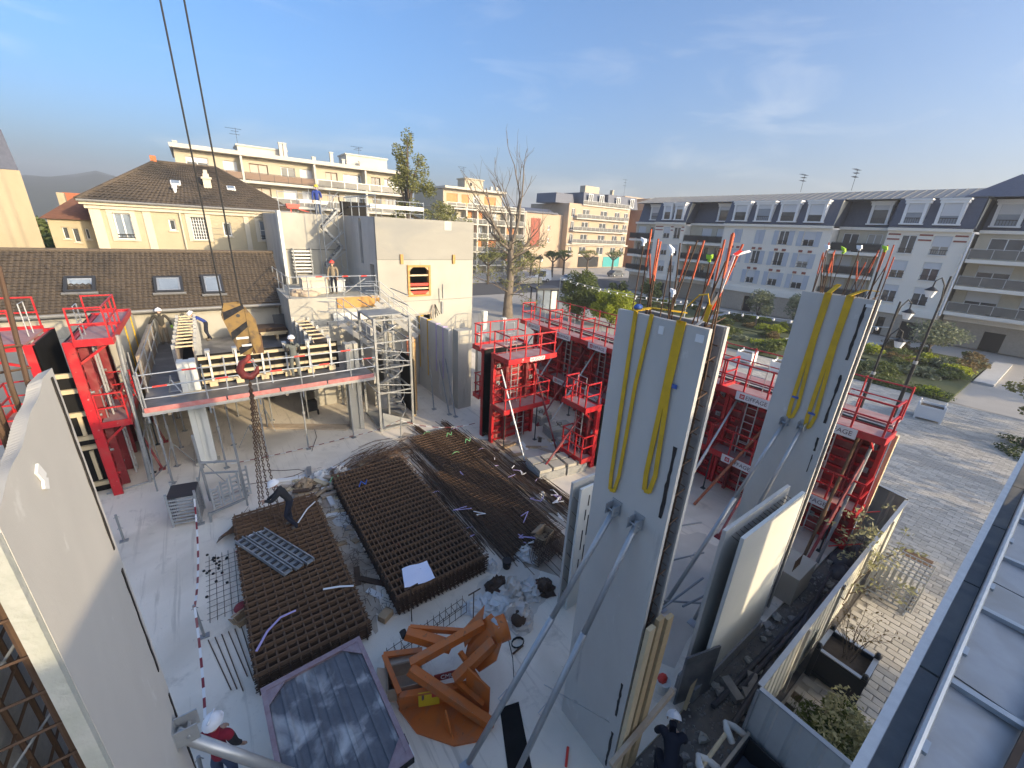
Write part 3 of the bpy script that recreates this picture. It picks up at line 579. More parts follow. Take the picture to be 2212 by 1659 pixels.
# facade segments along y: (y0,y1,kind,setback)
segs = [(45.6, 50.5, 'bal', 1.5), (40.0, 45.5, 'plain', 0), (33.6, 39.9, 'bal', 1.6), (20.2, 33.5, 'shut', -.4), (15.2, 20.1, 'bal', 1.6), (8.6, 15.1, 'plain2', 0), (-8, 8.3, 'end', 1.8)]
for (a, b_, kd, sb) in segs:
    p = P+sb; holes = []; sp = []
    if kd == 'plain': cs = [(42.6, 43.8), (40.7, 41.9)]
    elif kd == 'shut': cs = [(30.8, 31.9), (27.8, 28.9), (24.8, 26.0), (21.8, 23.1)]
    elif kd == 'plain2': cs = [(12.5, 13.8), (9.8, 11.2)]
    elif kd == 'end': cs = [(5.0, 7.4), (1.2, 3.6), (-4, -1.5)]
    else: cs = [(a+.6, a+2.0), (a+2.8, a+4.4)]
    for zi, z in enumerate(fl):
        for c in cs: holes.append((c[0], c[1], z+(.15 if kd in ('bal', 'end', 'plain2') else .3), z+2.05))
    m = MB(); wall_grid(m, 'y', p, p+.3, a, b_, 3.2 if kd != 'x' else 0, 11.2, holes); m.box(p+.31, p+12, a, b_, 0, 11.15)
    m.build('wall', 'white_wall' if kd not in ('bal', 'end') else 'cream_white', W_)
    m = MB(); dh = {'plain': [(41.8, 43.0, 0, 2.1)], 'shut': [(31.5, 32.7, 0, 2.0), (27.1, 28.4, 0, 2.1)], 'plain2': [(12.6, 13.3, 0, 2.0), (9.7, 11.2, 0, 1.9)], 'end': [(3.5, 5.0, 0, 1.9)]}.get(kd, [])
    wall_grid(m, 'y', p-.15, p+.3, a, b_, 0, 2.55, dh); m.build('stone_base', 'stone', W_)
    for h in dh: MB().box(p+.2, p+.26, h[0], h[1], h[2], h[3]).build('door', 'dark', W_)
    q = MB()
    for j in range(4): q.box(p-.34+.05*j, p-.001, a, b_, 2.56+j*.17, 2.56+j*.17+.165)
    q.build('band', 'white_wall', W_)
    for h in holes:
        zi = fl.index(min(fl, key=lambda z: abs(z-h[2]+.2)))
        closed = kd == 'shut' and h[0] > 27 and (zi == 2 or (zi == 0 and h[0] > 29))
        if closed:
            wo = MB().box(p-.05, p+.02, h[0]-.02, (h[0]+h[1])/2-.01, h[2], h[3]).box(p-.05, p+.02, (h[0]+h[1])/2+.01, h[1]+.02, h[2], h[3]).build('shutter', 'shutter', W_)
        else:
            wo = window(W_, 'y', p, *h, n=2, t=.08, blind=rnd.choice((0, .35, .5, .55)) if kd != 'bal' else rnd.choice((0, 0, .9)), shut=.62 if kd == 'shut' else 0, rail=.55 if kd in ('plain', 'shut', 'plain2') else 0, sill='white_wall' if kd in ('plain', 'shut', 'plain2') else None, gl='glass' if rnd.random() < .7 else 'curtain')
        if kd == 'shut' and zi < 2:
            for u0_, u1_ in ((h[0]-.1, h[0]+.35), (h[1]-.35, h[1]+.1)): MB().box(p-.06, p-.003, u0_, u1_, h[3]+.12, h[3]+.4).build('lintel_brick', 'red_brick', W_)
    if kd in ('plain', 'plain2'):
        cuts = sorted([c for cc in cs for c in cc]); ed = [a]+cuts+[b_]
        for i in range(0, len(ed), 2):
            for z in (10.25, 10.75): MB().box(p-.03, p-.004, ed[i]+.12, ed[i+1]-.12, z, z+.16).build('brick_band', 'red_brick', W_)
    if kd in ('bal', 'end'):
        for z in fl: balcony(W_, a+.02, b_-.02, p, z, depth=sb+.1, ax='y', slab='white_wall', rail='iron' if kd == 'bal' else 'rail_glass', t=.35, h=1.0)
        for z in fl: # furniture on the balconies
            for _ in range(2):
                u = rnd.uniform(a+.6, b_-.9); MB().box(p-1.0, p-.5, u, u+.5, z+.001, z+.45).box(p-.56, p-.5, u, u+.5, z+.45, z+.85).build('balcony_chair', rnd.choice(('dark', 'offwhite', 'iron')), W_)
    # cornice and mansard
    MB().box(p-.35, p-.001, a-.04, b_+.04, 11.2, 11.5).build('cornice', 'white_wall', W_)
    ms = p-.2 if kd not in ('bal', 'end') else p+.4
    mo = MB().prism([(ms, a-.02, 11.5), (ms+.9, a-.02, 14.45), (ms+8, a-.02, 14.45), (ms+8, a-.02, 11.5)], (0, b_-a+.04, 0)).build('mansard', 'slate', W_)
    MB().tube((ms-.08, a, 11.58), (ms-.08, b_, 11.58), .09).build('gutter', 'slate', mo)
    dm = {'plain': [(42.6, 44.2), (40.5, 42.1)], 'shut': [(30.5, 32.5), (27.4, 29.5), (24.4, 26.5), (21.4, 23.4)], 'plain2': [(12.5, 14.3), (9.7, 11.6)], 'end': [(5.9, 7.9), (1, 3), (-4, -2)], 'bal': [(a+.7, a+2.6)]}[kd]
    for (u0, u1) in dm:
        f = MB(); z0, z1 = 11.95, 13.9; px = ms-.12
        f.box(px, ms+.9, u0, u0+.26, z0, z1).box(px, ms+.9, u1-.26, u1, z0, z1).box(px-.06, ms+.95, u0-.1, u1+.1, z1, z1+.3).box(px-.16, ms+.95, u0-.2, u1+.2, z1+.3, z1+.45).box(px-.08, ms+.4, u0-.08, u1+.08, z0-.14, z0)
        do = f.build('dormer', 'white', W_); MB().box(px+.14, px+.2, u0+.26, u1-.26, z0, z1).build('pane', rnd.choice(('glass', 'glass_sky')), do)
        MB().box(px+.08, px+.13, u0+.28, u1-.28, z1-rnd.choice((.5, .9, 1.2)), z1).build('blind', 'blind', do)
        q = MB().box(px+.02, px+.05, u0+.28, u1-.28, z0+.5, z0+.56)
        for i in range(7): q.box(px+.025, px+.045, u0+.35+i*(u1-u0-.7)/6, u0+.38+i*(u1-u0-.7)/6, z0+.03, z0+.5)
        q.build('railing', 'iron', do)
    zr = MB()
    mz = P-.2; zr.prism([(mz+.8, a-.06, 14.45), (mz+6, a-.06, 15.75), (mz+12, a-.06, 14.45)], (0, b_-a+.12, 0)); zo = zr.build('zinc_roof', 'zinc', W_)
    q = MB(); nn = int((b_-a)/.8)
    for i in range(nn+1): 
        u = a+(b_-a)*i/nn; q.bar((mz+.82, u, 14.47), (mz+5.9, u, 15.75), .05, .05)
    q.build('standing_seams', 'zinc', zo)
# sunlit returns between the stepped bays
for (yy, p0, p1) in ((39.92, 61.75, 64.2), (20.12, 61.2, 64.2), (8.42, 61.7, 64.4)): MB().prism([(p0+.1, yy, 11.6), (p1-.6, yy, 14.3), (p0+.9, yy, 14.3)], (0, .06, 0)).build('return_wall', 'cream_white', W_)
MB().tube((61.85, 8.45, 3), (61.85, 8.45, 11.2), .09).build('downpipe', 'white', W_)
MB().prism([(62.5, 4.6, 14.5), (62.5, 10.2, 14.5), (66, 7.4, 16.7)], (0, 0, .05)).prism([(62.3, -8, 14.45), (62.3, 8.2, 14.45), (64.5, 6.9, 15.9), (64.5, -8, 15.9)], (9, 0, 0)).build('tower_roof', 'slate', W_)
antenna(64.5, 26, 15.6, 2.6, 'antenna on the zinc roof of the white mansard building')
antenna(64.5, 20.5, 15.6, 2.9, 'second antenna with dish-like head on the zinc roof of the mansard building')
# ------------------------------------------------------------------ vegetation
def leaves(mb, clumps, n, size, shell=.35, droop=0):
    for (cx, cy, cz, rx, ry, rz) in clumps:
        for _ in range(n):
            while True:
                p = Vector((rnd.uniform(-1, 1), rnd.uniform(-1, 1), rnd.uniform(-1, 1)))
                if shell < p.length < 1: break
            s = size*rnd.uniform(.6, 1.35)
            a = Vector((rnd.gauss(0, 1), rnd.gauss(0, 1), rnd.gauss(0, .6)-droop)).normalized(); b = a.cross(Vector((rnd.gauss(0, 1), rnd.gauss(0, 1), rnd.gauss(0, 1)))).normalized()
            c = Vector((cx+p.x*rx, cy+p.y*ry, cz+p.z*rz))
            mb.quad(c-a*s, c+b*s*.45, c+a*s, c-b*s*.45)
    return mb
def split_clumps(c, n, f=.45):
    """scatter n smaller clumps through an ellipsoid"""
    cx, cy, cz, rx, ry, rz = c; o = []
    for _ in range(n):
        while True:
            p = Vector((rnd.uniform(-1, 1), rnd.uniform(-1, 1), rnd.uniform(-1, 1)))
            if p.length < 1: break
        k = f*rnd.uniform(.6, 1.3); o.append((cx+p.x*rx*(1-f*.6), cy+p.y*ry*(1-f*.6), cz+p.z*rz*(1-f*.6), rx*k, ry*k, rz*k))
    return o
def branches(mb, p, d, ln, r, depth, spread=.5, up=.25, seg=3, kids=(2, 4), tips=None):
    pts = [Vector(p)]; d = Vector(d).normalized(); rr = [r]
    for i in range(seg):
        d = (d+Vector((rnd.gauss(0, .12), rnd.gauss(0, .12), rnd.gauss(0, .08)+up*.12))).normalized(); pts.append(pts[-1]+d*ln/seg); rr.append(r*(1-.42*(i+1)/seg))
    mb.path(pts, rr, 6 if r > .05 else 4, caps=False)
    if depth == 0:
        if tips is not None: tips.append(pts[-1])
        return
    for k in range(rnd.randint(*kids)):
        q = pts[rnd.randint(max(1, seg-2), seg)]; a = Vector((rnd.gauss(0, 1), rnd.gauss(0, 1), rnd.gauss(0, .5)+up)).normalized()
        branches(mb, q, d+a*spread, ln*rnd.uniform(.55, .8), rr[-1]*rnd.uniform(.6, .9), depth-1, spread, up, seg, kids, tips)
def tree(name, label, loc, trunk_h, r, clumps, nleaf, size, lm, group=None, limbs=4, bark='bark_dark', shell=.2):
    T = thing(name, label, 'tree', loc, 0, group); x, y, z = loc
    m = MB(); m.path([(x, y, z-.05), (x+rnd.gauss(0, .05)*r*3, y, z+trunk_h*.5), (x, y, z+trunk_h)], [r*1.3, r, r*.8], 8, caps=False)
    for c in clumps[:limbs*3:max(1, len(clumps)//(limbs*2) or 1)]:
        m.path([(x, y, z+trunk_h*.85), ((x+c[0])/2, (y+c[1])/2, (z+trunk_h+c[2])/2), c[:3]], [r*.6, r*.35, r*.12], 5, caps=False)
    m.build('trunk', bark, T, smooth=True)
    leaves(MB(), clumps, nleaf, size, shell).build('crown', lm, T)
    return T
# tall loose poplar-like tree behind the concrete block
cl = []
for i in range(40):
    t = rnd.random()**1.15; z = 6+t*12.6; rad = (3.8*(1-t)**1.0+.8) if t < .6 else 1.9*(1-(t-.6)*1.1)
    a = rnd.uniform(0, 6.28); q = rnd.uniform(.2, 1)*rad; cl.append((20.6+(1-t)*1.6+math.cos(a)*q, 50+math.sin(a)*q, z, rnd.uniform(.55, 1.05), rnd.uniform(.55, 1.05), rnd.uniform(.6, 1.2)))
tree('tall_tree', 'tall loose light-green tree rising behind the grey concrete block', (20.8, 50, 0), 12, .35, cl, 170, .16, 'leaf_olive', limbs=8)
# shorter scrubby companion, brownish twigs
cl = split_clumps((27, 52, 9.2, 4, 2.5, 3.2), 16, .35); tree('scrub_tree', 'low olive-green scrubby tree beside the tall tree, above the block roof', (27, 52, 0), 6, .22, cl, 110, .16, 'leaf_olive', limbs=6)
# bare lopped tree
T = thing('bare_tree', 'bare lopped tree with upright grey branches standing on the square', 'tree', (26.76, 37.2, 0))
m = MB(); tips = []
m.path([(26.76, 37.2, -.05), (26.7, 37.2, 2), (26.85, 37.1, 5), (26.75, 37.25, 8)], [.62, .46, .38, .30], 9, caps=False)
for (d, ln, r) in (((-.25, .3, 1), 4.7, .22), ((.3, -.15, 1), 4.9, .22), ((.05, .1, 1), 4.2, .19), ((.6, -.45, .7), 3.0, .17), ((-.6, .45, .6), 3.0, .17), ((.7, -.5, .35), 2.6, .14), ((-.6, .5, .3), 2.6, .14)): branches(m, (26.76, 37.2, 7.4+rnd.uniform(-1, .4)), d, ln, r, 3, .58, .5, 4, (2, 4), tips)
for i in range(26):
    z = rnd.uniform(2.2, 7.5); a = rnd.uniform(0, 6.28); branches(m, (26.78, 37.2, z), (math.cos(a), math.sin(a), .35), rnd.uniform(1.6, 2.8), .07, 2, .6, .12, 3, (2, 4), tips)
m.build('trunk', 'bark', T, smooth=True)
leaves(MB(), [(p.x, p.y, p.z, .5, .5, .4) for p in tips if p.z < 8.2], 12, .12, .1).build('crown', 'leaf_olive', T)
# garden trees on the square
cl = split_clumps((34.0, 28.6, 2.5, 2.2, 2.3, 1.9), 34, .34); tree('garden_tree', 'round bright yellow-green tree behind the red formwork platform', (34.0, 28.6, 0), 1.6, .14, cl, 330, .13, 'leaf_bright')
cl = split_clumps((33.2, 32.8, 3.1, 2.6, 2.9, 2.8), 40, .32); tree('garden_tree', 'taller dark green loose tree beside the bright yellow-green one', (33.2, 32.8, 0), 2.2, .16, cl, 300, .12, 'leaf_mid')
for (x, y, h, rr, lm, lab) in ((52, 22, 2.4, 1.9, 'leaf_grey', 'silvery olive tree in front of the stone base, between the two tall precast walls'), (54.5, 18.6, 2.7, 1.8, 'leaf_grey', 'silvery olive tree with upright shoots next to the second tall precast wall'), (54.5, 7.2, 2.0, 2.6, 'leaf_grey', 'wide silvery tree with pale blossom by the dark garage door'), (48.5, 34.5, 2.4, 1.8, 'leaf_mid', 'mid-green shrub tree in front of the stone base behind the orange bar tips'), (46, 38, 2.1, 1.7, 'leaf_dark', 'dark green shrub tree near the kiosk and the stone base')):
    cl = split_clumps((x, y, h, rr, rr, h*.75), 16, .38); tree('garden_tree', lab, (x, y, 0), h*.5, .1, cl, 130, .15, lm, 'trees of the square')
T = tree('garden_tree', 'twiggy green-brown spreading tree at the edge of the paved square', (33.2, -.5, 0), 1.0, .13, split_clumps((33.0, -1.2, 2.7, 2.0, 2.7, 1.5), 26, .3), 170, .085, 'leaf_olive', 'trees of the square', limbs=8)
# pollarded street trees
for i, (x, y) in enumerate(((66, 71), (74.5, 72), (84, 72.5), (47, 66), (53, 66.5), (40, 62), (60, 68))):
    T = thing('pollard_tree', 'pollarded street tree with a flat clipped crown in front of the shops', 'tree', (x, y, 0), 0, 'pollarded street trees'); m = MB().path([(x, y, 0), (x, y, 3.2)], [.25, .2], 7, caps=False)
    for a in range(6): m.path([(x, y, 3.0), (x+math.cos(a)*1.1, y+math.sin(a)*1.1, 3.9), (x+math.cos(a)*2.0, y+math.sin(a)*2.0, 4.6)], [.12, .1, .05], 5, caps=False)
    m.build('trunk', 'bark_dark', T); leaves(MB(), split_clumps((x, y, 4.6, 2.8, 2.4, .95), 14, .4), 45, .2, .2).build('crown', 'leaf_olive' if i % 2 else 'leaf_mid', T)
# trees beyond the small house and the far wood
for i, (x, y, z, s) in enumerate(((-13.5, 60, 6.2, 3.0), (-10.5, 66, 6.5, 2.6), (-9.4, 50, 5.4, 1.9))): tree('far_tree', 'dark leafy tree beside the small red-roofed house', (x, y, 0), z-1, .25, split_clumps((x, y, z, s, s, s*.9), 14, .4), 90, .28, 'leaf_mid', 'trees beside the small house')
tree('far_conifer', 'pointed dark conifer next to the orange roof', (-8.0, 62, 0), 8, .15, [(-8.0, 62, 7+i*.6, .9-.13*i, .9-.13*i, .5) for i in range(6)], 70, .16, 'leaf_dark')
# beds and shrubs of the square
beds = [(38.4, 52.5, 3.2, 9.6), (46.6, 56, 3.2, 10.6), (38.2, 47, 13.8, 24), (47.5, 57, 17, 26), (40, 56, 28, 46)]
for i, (a, b_, c, d) in enumerate(beds): struct('garden_bed', B(a, b_, c, d, -.09, .10+.012*i), 'bed')
for a, b_, c, d in ((46.5, 56, 10.7, 16.9), (39, 57, 26.1, 27.8), (47, 58, 2.0, 3.1)): struct('garden_path', B(a, b_, c, d, -.09, .09), 'path_white')
def shrub(x, y, rr, h, lm, lab, n=70, sz=.13, group='shrubs of the square'):
    return one('shrub', leaves(MB(), split_clumps((x, y, h*.5, rr, rr, h*.55), 8, .5), n, sz, .1), lm, lab, 'shrub', group)
lab = {'leaf_bright': 'low yellow-green shrub in the planted bed', 'leaf_dark': 'low dark green shrub in the planted bed', 'leaf_mid': 'low mid-green shrub in the planted bed', 'leaf_brown': 'dry brownish shrub in the planted bed', 'leaf_grey': 'low grey-green shrub in the planted bed'}
for (a, b_, c, d), n in zip(beds, (26, 16, 22, 16, 34)):
    for _ in range(n):
        lm = rnd.choice(('leaf_bright', 'leaf_dark', 'leaf_dark', 'leaf_mid', 'leaf_mid', 'leaf_mid', 'leaf_bright', 'leaf_brown', 'leaf_grey')); r_ = rnd.uniform(.7, 1.4)
        shrub(rnd.uniform(a+.7, b_-.7), rnd.uniform(c+.6, d-.6), r_, rnd.uniform(.5, 1.1), lm, lab[lm])
m = MB()
for _ in range(46): leaves(m, [(rnd.uniform(38.5, 40.0), rnd.uniform(3.3, 9.4), .2, .5, .5, .32)], 40, .1, .1)
tag(m.build('ground_cover', 'leaf_mid'), 'low green ground cover along the edge of the planted bed', 'plants', kind='stuff')
one('shrub', leaves(MB(), [(32.4+rnd.uniform(-1.6, 1.6), -.9+rnd.uniform(-1.5, 1.2), .12, .5, .5, .2) for _ in range(26)], 60, .09, .1), 'leaf_dark', 'dark low planting round the foot of the spreading tree', 'shrub')
# planting beside the hoarding
one('shrub', leaves(MB(), split_clumps((8.3, .05, .6, 1.1, .6, .5), 18, .4), 150, .05, .1), 'leaf_cream', 'cream-flowered shrub between the metal hoarding and the black planter', 'shrub')
one('shrub', leaves(MB(), split_clumps((8.1, .15, .42, 1.15, .7, .42), 16, .4), 160, .055, .1), 'leaf_mid', 'dense green shrub mingled with the cream flowers by the hoarding', 'shrub')
m = MB()
for _ in range(2600):
    x, y = rnd.uniform(6.95, 9.1), rnd.uniform(-.9, 1.0); h = rnd.uniform(.05, .2); m.add([(x, y, -.03), (x+.012, y+.01, -.03), (x+rnd.gauss(0, .05), y+rnd.gauss(0, .05), h)], [(0, 1, 2)])
tag(m.build('grass', 'grass'), 'tufts of grass behind the corner of the metal hoarding', 'grass', kind='stuff')
struct('planting_strip', B(6.9, 9.2, -1.2, 1.05, -.09, -.024), 'soil')
# creeper over the hoarding top near the barriers
m = MB(); tips = []
for _ in range(7): branches(m, (12.4+rnd.uniform(0, 1.2), 1.3, .0), (rnd.uniform(-.3, .4), rnd.uniform(-.2, .2), 1), 1.3, .018, 2, .6, .3, 3, (2, 3), tips)
T = thing('climbing_shrub', 'straggly shrub with pale leaves leaning over the hoarding by the trench', 'shrub', (13, 1.3, 0)); m.build('stems', 'bark_dark', T); leaves(MB(), [(p.x, p.y, p.z, .16, .16, .12) for p in tips], 12, .06, .1).build('foliage', 'leaf_cream', T)
# ------------------------------------------------------------------ south of the site, behind the camera: what throws the shade
N = thing('neighbour_building', 'long rendered building south of the site whose shadow covers the slab', 'building', (-8, -14, 0))
hs = [(x, x+1.2, z, z+1.6) for x in range(-34, 13, 4) for z in (2, 5, 8)]
m = MB(); wall_grid(m, 'x', -11.0, -10.7, -38, 13.6, 0, 10.6, []); m.box(-38, 13.6, -22, -11.01, 0, 10.6).build('wall', 'conc_pale', N)
MB().box(-38.3, 13.9, -22.3, -10.4, 10.6, 11.1).build('roof', 'zinc', N)
for h in hs: MB().box(h[0], h[1], -10.69, -10.62, h[2], h[3]).build('window', 'glass', N)
for i, (x, y, h, rr) in enumerate(((16.2, -13, 7.4, 2.4), (25.5, -12, 5.6, 3.0), (31, -13, 7.2, 3.6), (37.5, -11, 7.0, 3.6), (44, -13, 7.5, 3.8), (51, -12, 7.0, 3.8), (24, -20, 6.4, 3.2), (13, -3.6, 4.6, 1.6))):
    if i == 7: continue
    tree('plane_tree', 'leafy plane tree in the row south of the square', (x, y, 0), h*.55, .25, split_clumps((x, y, h*.68, rr, rr*.9, h*.32), 15, .42), 80, .24, 'leaf_mid', 'plane trees south of the square')
# ------------------------------------------------------------------ unfinished concrete building
def rail_run(par, p, q, n, h=1.1, mids=(.55,), m='galv', r=.024, post_r=.026, z0=0, red=False):
    p, q = Vector(p), Vector(q)
    for i in range(n+1):
        c = p.lerp(q, i/n); MB().tube(c+Vector((0, 0, -z0)), c+Vector((0, 0, h+.06)), post_r, n=6).build('rail_post', m, par)
    for hh in (h, *mids):
        MB().tube(p+Vector((0, 0, hh))+Vector((0, 0, .001)), q+Vector((0, 0, hh)), r, n=6).build('guard_rail', m, par)
CB = thing('concrete_building', 'raw grey and pale concrete building shell with timber-framed window opening', 'building', (10.8, 23.3, 0))
m = MB(); wall_grid(m, 'x', 23.3, 23.52, 7.8, 13.88, 7.33, 9.52, []); m.build('upper_panel', 'conc_new', CB)
m = MB(); wall_grid(m, 'x', 23.3, 23.5, 7.8, 13.86, 4.98, 7.31, [(9.56, 10.87, 5.32, 6.95)]); m.build('middle_panel', 'conc_pale', CB)
m = MB(); wall_grid(m, 'x', 23.3, 23.5, 7.8, 13.86, 0, 4.96, [(10.1, 10.9, 0, 4.1)]); m.build('lower_panel', 'conc_pale', CB)
m = MB(); m.box(7.82, 13.84, 23.33, 23.49, 4.955, 4.985).box(7.82, 13.84, 23.33, 23.49, 7.305, 7.335).build('joint_strip', 'joint', CB)
m = MB(); wall_grid(m, 'y', 7.8, 8.0, 23.51, 29.2, 0, 9.52, [(25.7, 26.25, 6.9, 9.4), (23.9, 24.6, 5.5, 7.0)]); m.build('west_wall', 'conc', CB)
B(13.66, 13.86, 23.51, 31, 0, 9.52).box(8.01, 13.65, 30.8, 31, 0, 9.52).build('rear_wall', 'conc', CB)
B(4.25, 13.6, 29.46, 37.85, 0, 9.44).build('rear_block', 'conc', CB)
for z in (4.9, 7.2): B(8.01, 13.65, 23.53, 30.7, z-.2, z).build('floor_slab', 'conc', CB)
B(8.01, 13.65, 23.53, 30.7, 9.2, 9.4).build('roof_slab', 'conc_pale', CB)
B(11.9, 12.35, 23.292, 23.31, 9.0, 9.5).build('seam', 'conc', CB)
# timber window buck with red props
f = MB(); f.box(9.50, 9.62, 23.22, 23.55, 5.24, 7.03).box(10.81, 10.93, 23.22, 23.55, 5.24, 7.03).box(9.62, 10.81, 23.22, 23.55, 6.92, 7.03).box(9.62, 10.81, 23.22, 23.55, 5.24, 5.34)
fo = f.build('window_buck', 'ply_orange', CB)
for a, b_, c, d in ((9.62, 6.92, 9.85, 6.7), (10.81, 6.92, 10.58, 6.7), (9.62, 5.34, 9.85, 5.56), (10.81, 5.34, 10.58, 5.56)): MB().prism([(a, 23.26, b_), (c, 23.26, b_), (a, 23.26, d)], (0, .2, 0)).build('corner_block', 'timber', fo)
for z, mm in ((6.45, 'timber_pale'), (5.92, 'red_plastic'), (5.70, 'timber_pale'), (5.46, 'red_plastic')): MB().bar((9.63, 23.32, z), (10.80, 23.32, z), .09, .09 if mm == 'timber_pale' else .16).build('cross_brace', mm, fo)
for x in (9.1, 12.4): B(x, x+.16, 23.2, 23.297, 7.1, 7.62).build('timber_block', 'ply_orange', CB)
for x, z in ((11.5, 4.8), (11.75, 5.05)): MB().bar((x, 23.26, z), (x-.02, 23.26, z+.85), .05, .03).build('steel_bar', 'galv_dull', CB)
B(11.62, 11.74, 23.2, 23.298, 4.1, 4.85).build('bracket', 'galv_dull', CB)
for i in range(6): MB().path([(11.05+.03*i, 23.24, 4.7), (10.9+.08*i, 23.1, 4.35), (10.75+.14*i, 23.15, 3.6+.1*i)], .022, 5).build('cable', rnd.choice(('dark', 'galv_dull', 'timber_old')), CB)
B(10.05, 10.1, 23.2, 23.297, 0, 4.15).box(10.9, 10.95, 23.2, 23.297, 0, 4.15).box(10.05, 10.95, 23.2, 23.297, 4.15, 4.22).build('door_frame', 'timber_old', CB)
# rear stair wall beside the house
RW = thing('stair_wall', 'tall pale concrete wall between the house and the concrete shell', 'wall', (6, 29.2, 0))
m = MB(); wall_grid(m, 'x', 29.2, 29.42, 4.2, 7.79, 5.0, 9.5, []); wall_grid(m, 'x', 29.21, 29.42, 4.2, 7.79, 0, 4.97, []); m.build('panel', 'conc_pale', RW)
B(4.02, 4.19, 28.9, 29.6, 0, 9.6).build('pilaster', 'conc_white', RW); B(4.25, 7.75, 29.17, 29.199, 7.42, 7.45).build('joint_strip', 'joint', RW)
# guard rails and gear on the roofs
SR = thing('roof_scaffold', 'steel guard rails round the roof edge of the stair wall and concrete shell', 'scaffold', (8, 29.6, 9.5))
rail_run(SR, (4.3, 29.9, 9.5), (13.6, 29.9, 9.5), 9, 1.15, (.4, .75))
rail_run(SR, (8.1, 29.9, 9.5), (8.1, 23.9, 9.5), 4, 1.1)
for i in range(3):
    MB().tube((6.0+i*.6, 29.7, 9.5), (6.0+i*.6, 29.7, 10.9), .025, n=6).build('standard', 'galv', SR)
B(9.6, 13.4, 29.4, 29.6, 10.1, 10.35).build('beam', 'offwhite', SR); B(5.4, 7.0, 29.45, 29.55, 10.1, 10.3).build('beam', 'offwhite', SR)
one('roof_shutter', B(7.6, 9.2, 29.0, 29.12, 9.53, 10.35), 'ply_black', 'dark plywood shutter standing on top of the stair wall', 'formwork')
one('barrow', MB().prism([(4.7, 29.5, 9.75), (5.3, 29.5, 9.75), (5.4, 29.5, 10.0), (4.65, 29.5, 10.0)], (0, .5, 0)).bar((5.3, 29.75, 9.75), (5.9, 29.75, 9.6), .04).bar((4.9, 29.7, 9.51), (4.9, 29.7, 9.75), .05), 'red_plastic', 'red barrow on the roof beside the house', 'barrow')
# zig-zag scaffold stair against the wall
ST = thing('scaffold_stair', 'steel scaffold stair climbing against the pale stair wall', 'stair', (6.8, 28.3, 5.45))
for x in (6.15, 7.35):
    for y in (27.6, 28.9): MB().tube((x, y, 5.45), (x, y, 10.3), .026, n=6).build('standard', 'galv', ST)
for k in range(4):
    z = 5.5+k*1.1; s = 1 if k % 2 else -1
    a, b_ = Vector((6.75-s*.5, 28.25, z)), Vector((6.75+s*.5, 28.25, z+1.1))
    for sy in (-.35, .35): MB().bar(a+Vector((0, sy, 0)), b_+Vector((0, sy, 0)), .03, .12).build('stringer', 'galv_dull', ST)
    for i in range(6):
        c = a.lerp(b_, (i+.5)/6); MB().box(c.x-.1, c.x+.1, 27.93, 28.57, c.z-.015, c.z+.015).build('tread', 'galv_dull', ST)
    MB().tube(a+Vector((0, -.4, .9)), b_+Vector((0, -.4, .9)), .02, n=6).build('handrail', 'galv', ST)
    MB().tube((6.15, 27.6, z), (7.35, 27.6, z+.9), .018, n=5).build('brace', 'galv', ST)
# terrace between deck and shell
TE = thing('terrace_wall', 'pale concrete parapet of the half-built terrace with an orange plywood strip', 'wall', (5.5, 23.3, 0))
B(3.2, 7.78, 23.3, 23.5, 3.05, 5.42).box(3.2, 3.4, 23.51, 28.9, 3.05, 5.42).build('wall', 'conc_pale', TE); B(3.41, 7.78, 23.51, 28.9, 5.2, 5.4).build('slab', 'conc_pale', TE)
B(5.5, 7.76, 23.22, 23.297, 4.82, 5.38).build('ply_strip', 'ply_orange', TE)
rail_run(TE, (3.3, 23.4, 5.42), (7.7, 23.4, 5.42), 5, 1.05, (.5,))
rail_run(TE, (3.3, 23.4, 5.42), (3.3, 28.5, 5.42), 3, 1.05, (.5,))
for x in (4.6, 5.9, 6.9): MB().tube((x, 23.4, 6.46), (x+.3, 23.4, 6.47), .034, n=6).build('red_sleeve', 'red_plastic', TE)
one('storage_box', B(4.15, 5.5, 24.6, 25.5, 5.42, 6.25).box(4.1, 5.55, 24.55, 25.55, 6.25, 6.33), 'cream_white', 'white storage box standing on the terrace', 'box')
one('storage_box', B(5.6, 6.4, 24.9, 25.5, 5.42, 6.05).box(5.55, 6.45, 24.85, 25.55, 6.05, 6.1), 'conc_white', 'small pale box next to the white storage box on the terrace', 'box')
one('material_heap', MB().ell((4.3, 24.1, 5.5), .5, .3, .22).ell((3.8, 24.4, 5.5), .35, .3, .3).bar((3.7, 24.0, 5.7), (4.9, 24.2, 5.5), .1), 'timber_old', 'heap of sacks and offcuts in front of the white storage box', 'heap')
one('plank', MB().bar((6.0, 24.0, 5.44), (7.3, 24.1, 6.25), .12, .04), 'galv_dull', 'plank leaning by the terrace rail', 'plank')
# stacked metal ledgers hanging on the wall
PS = thing('plank_stack', 'stack of grey steel scaffold planks against the shaded stair wall', 'stack', (4.9, 28.9, 5.42))
for i in range(7): B(4.5, 5.6, 28.75, 29.15, 6.1+i*.2, 6.1+i*.2+.10).build('scaffold_plank', 'alu', PS)
for x in (4.55, 5.5): B(x, x+.06, 28.7, 29.16, 5.42, 7.5).build('rack_post', 'galv_dull', PS)

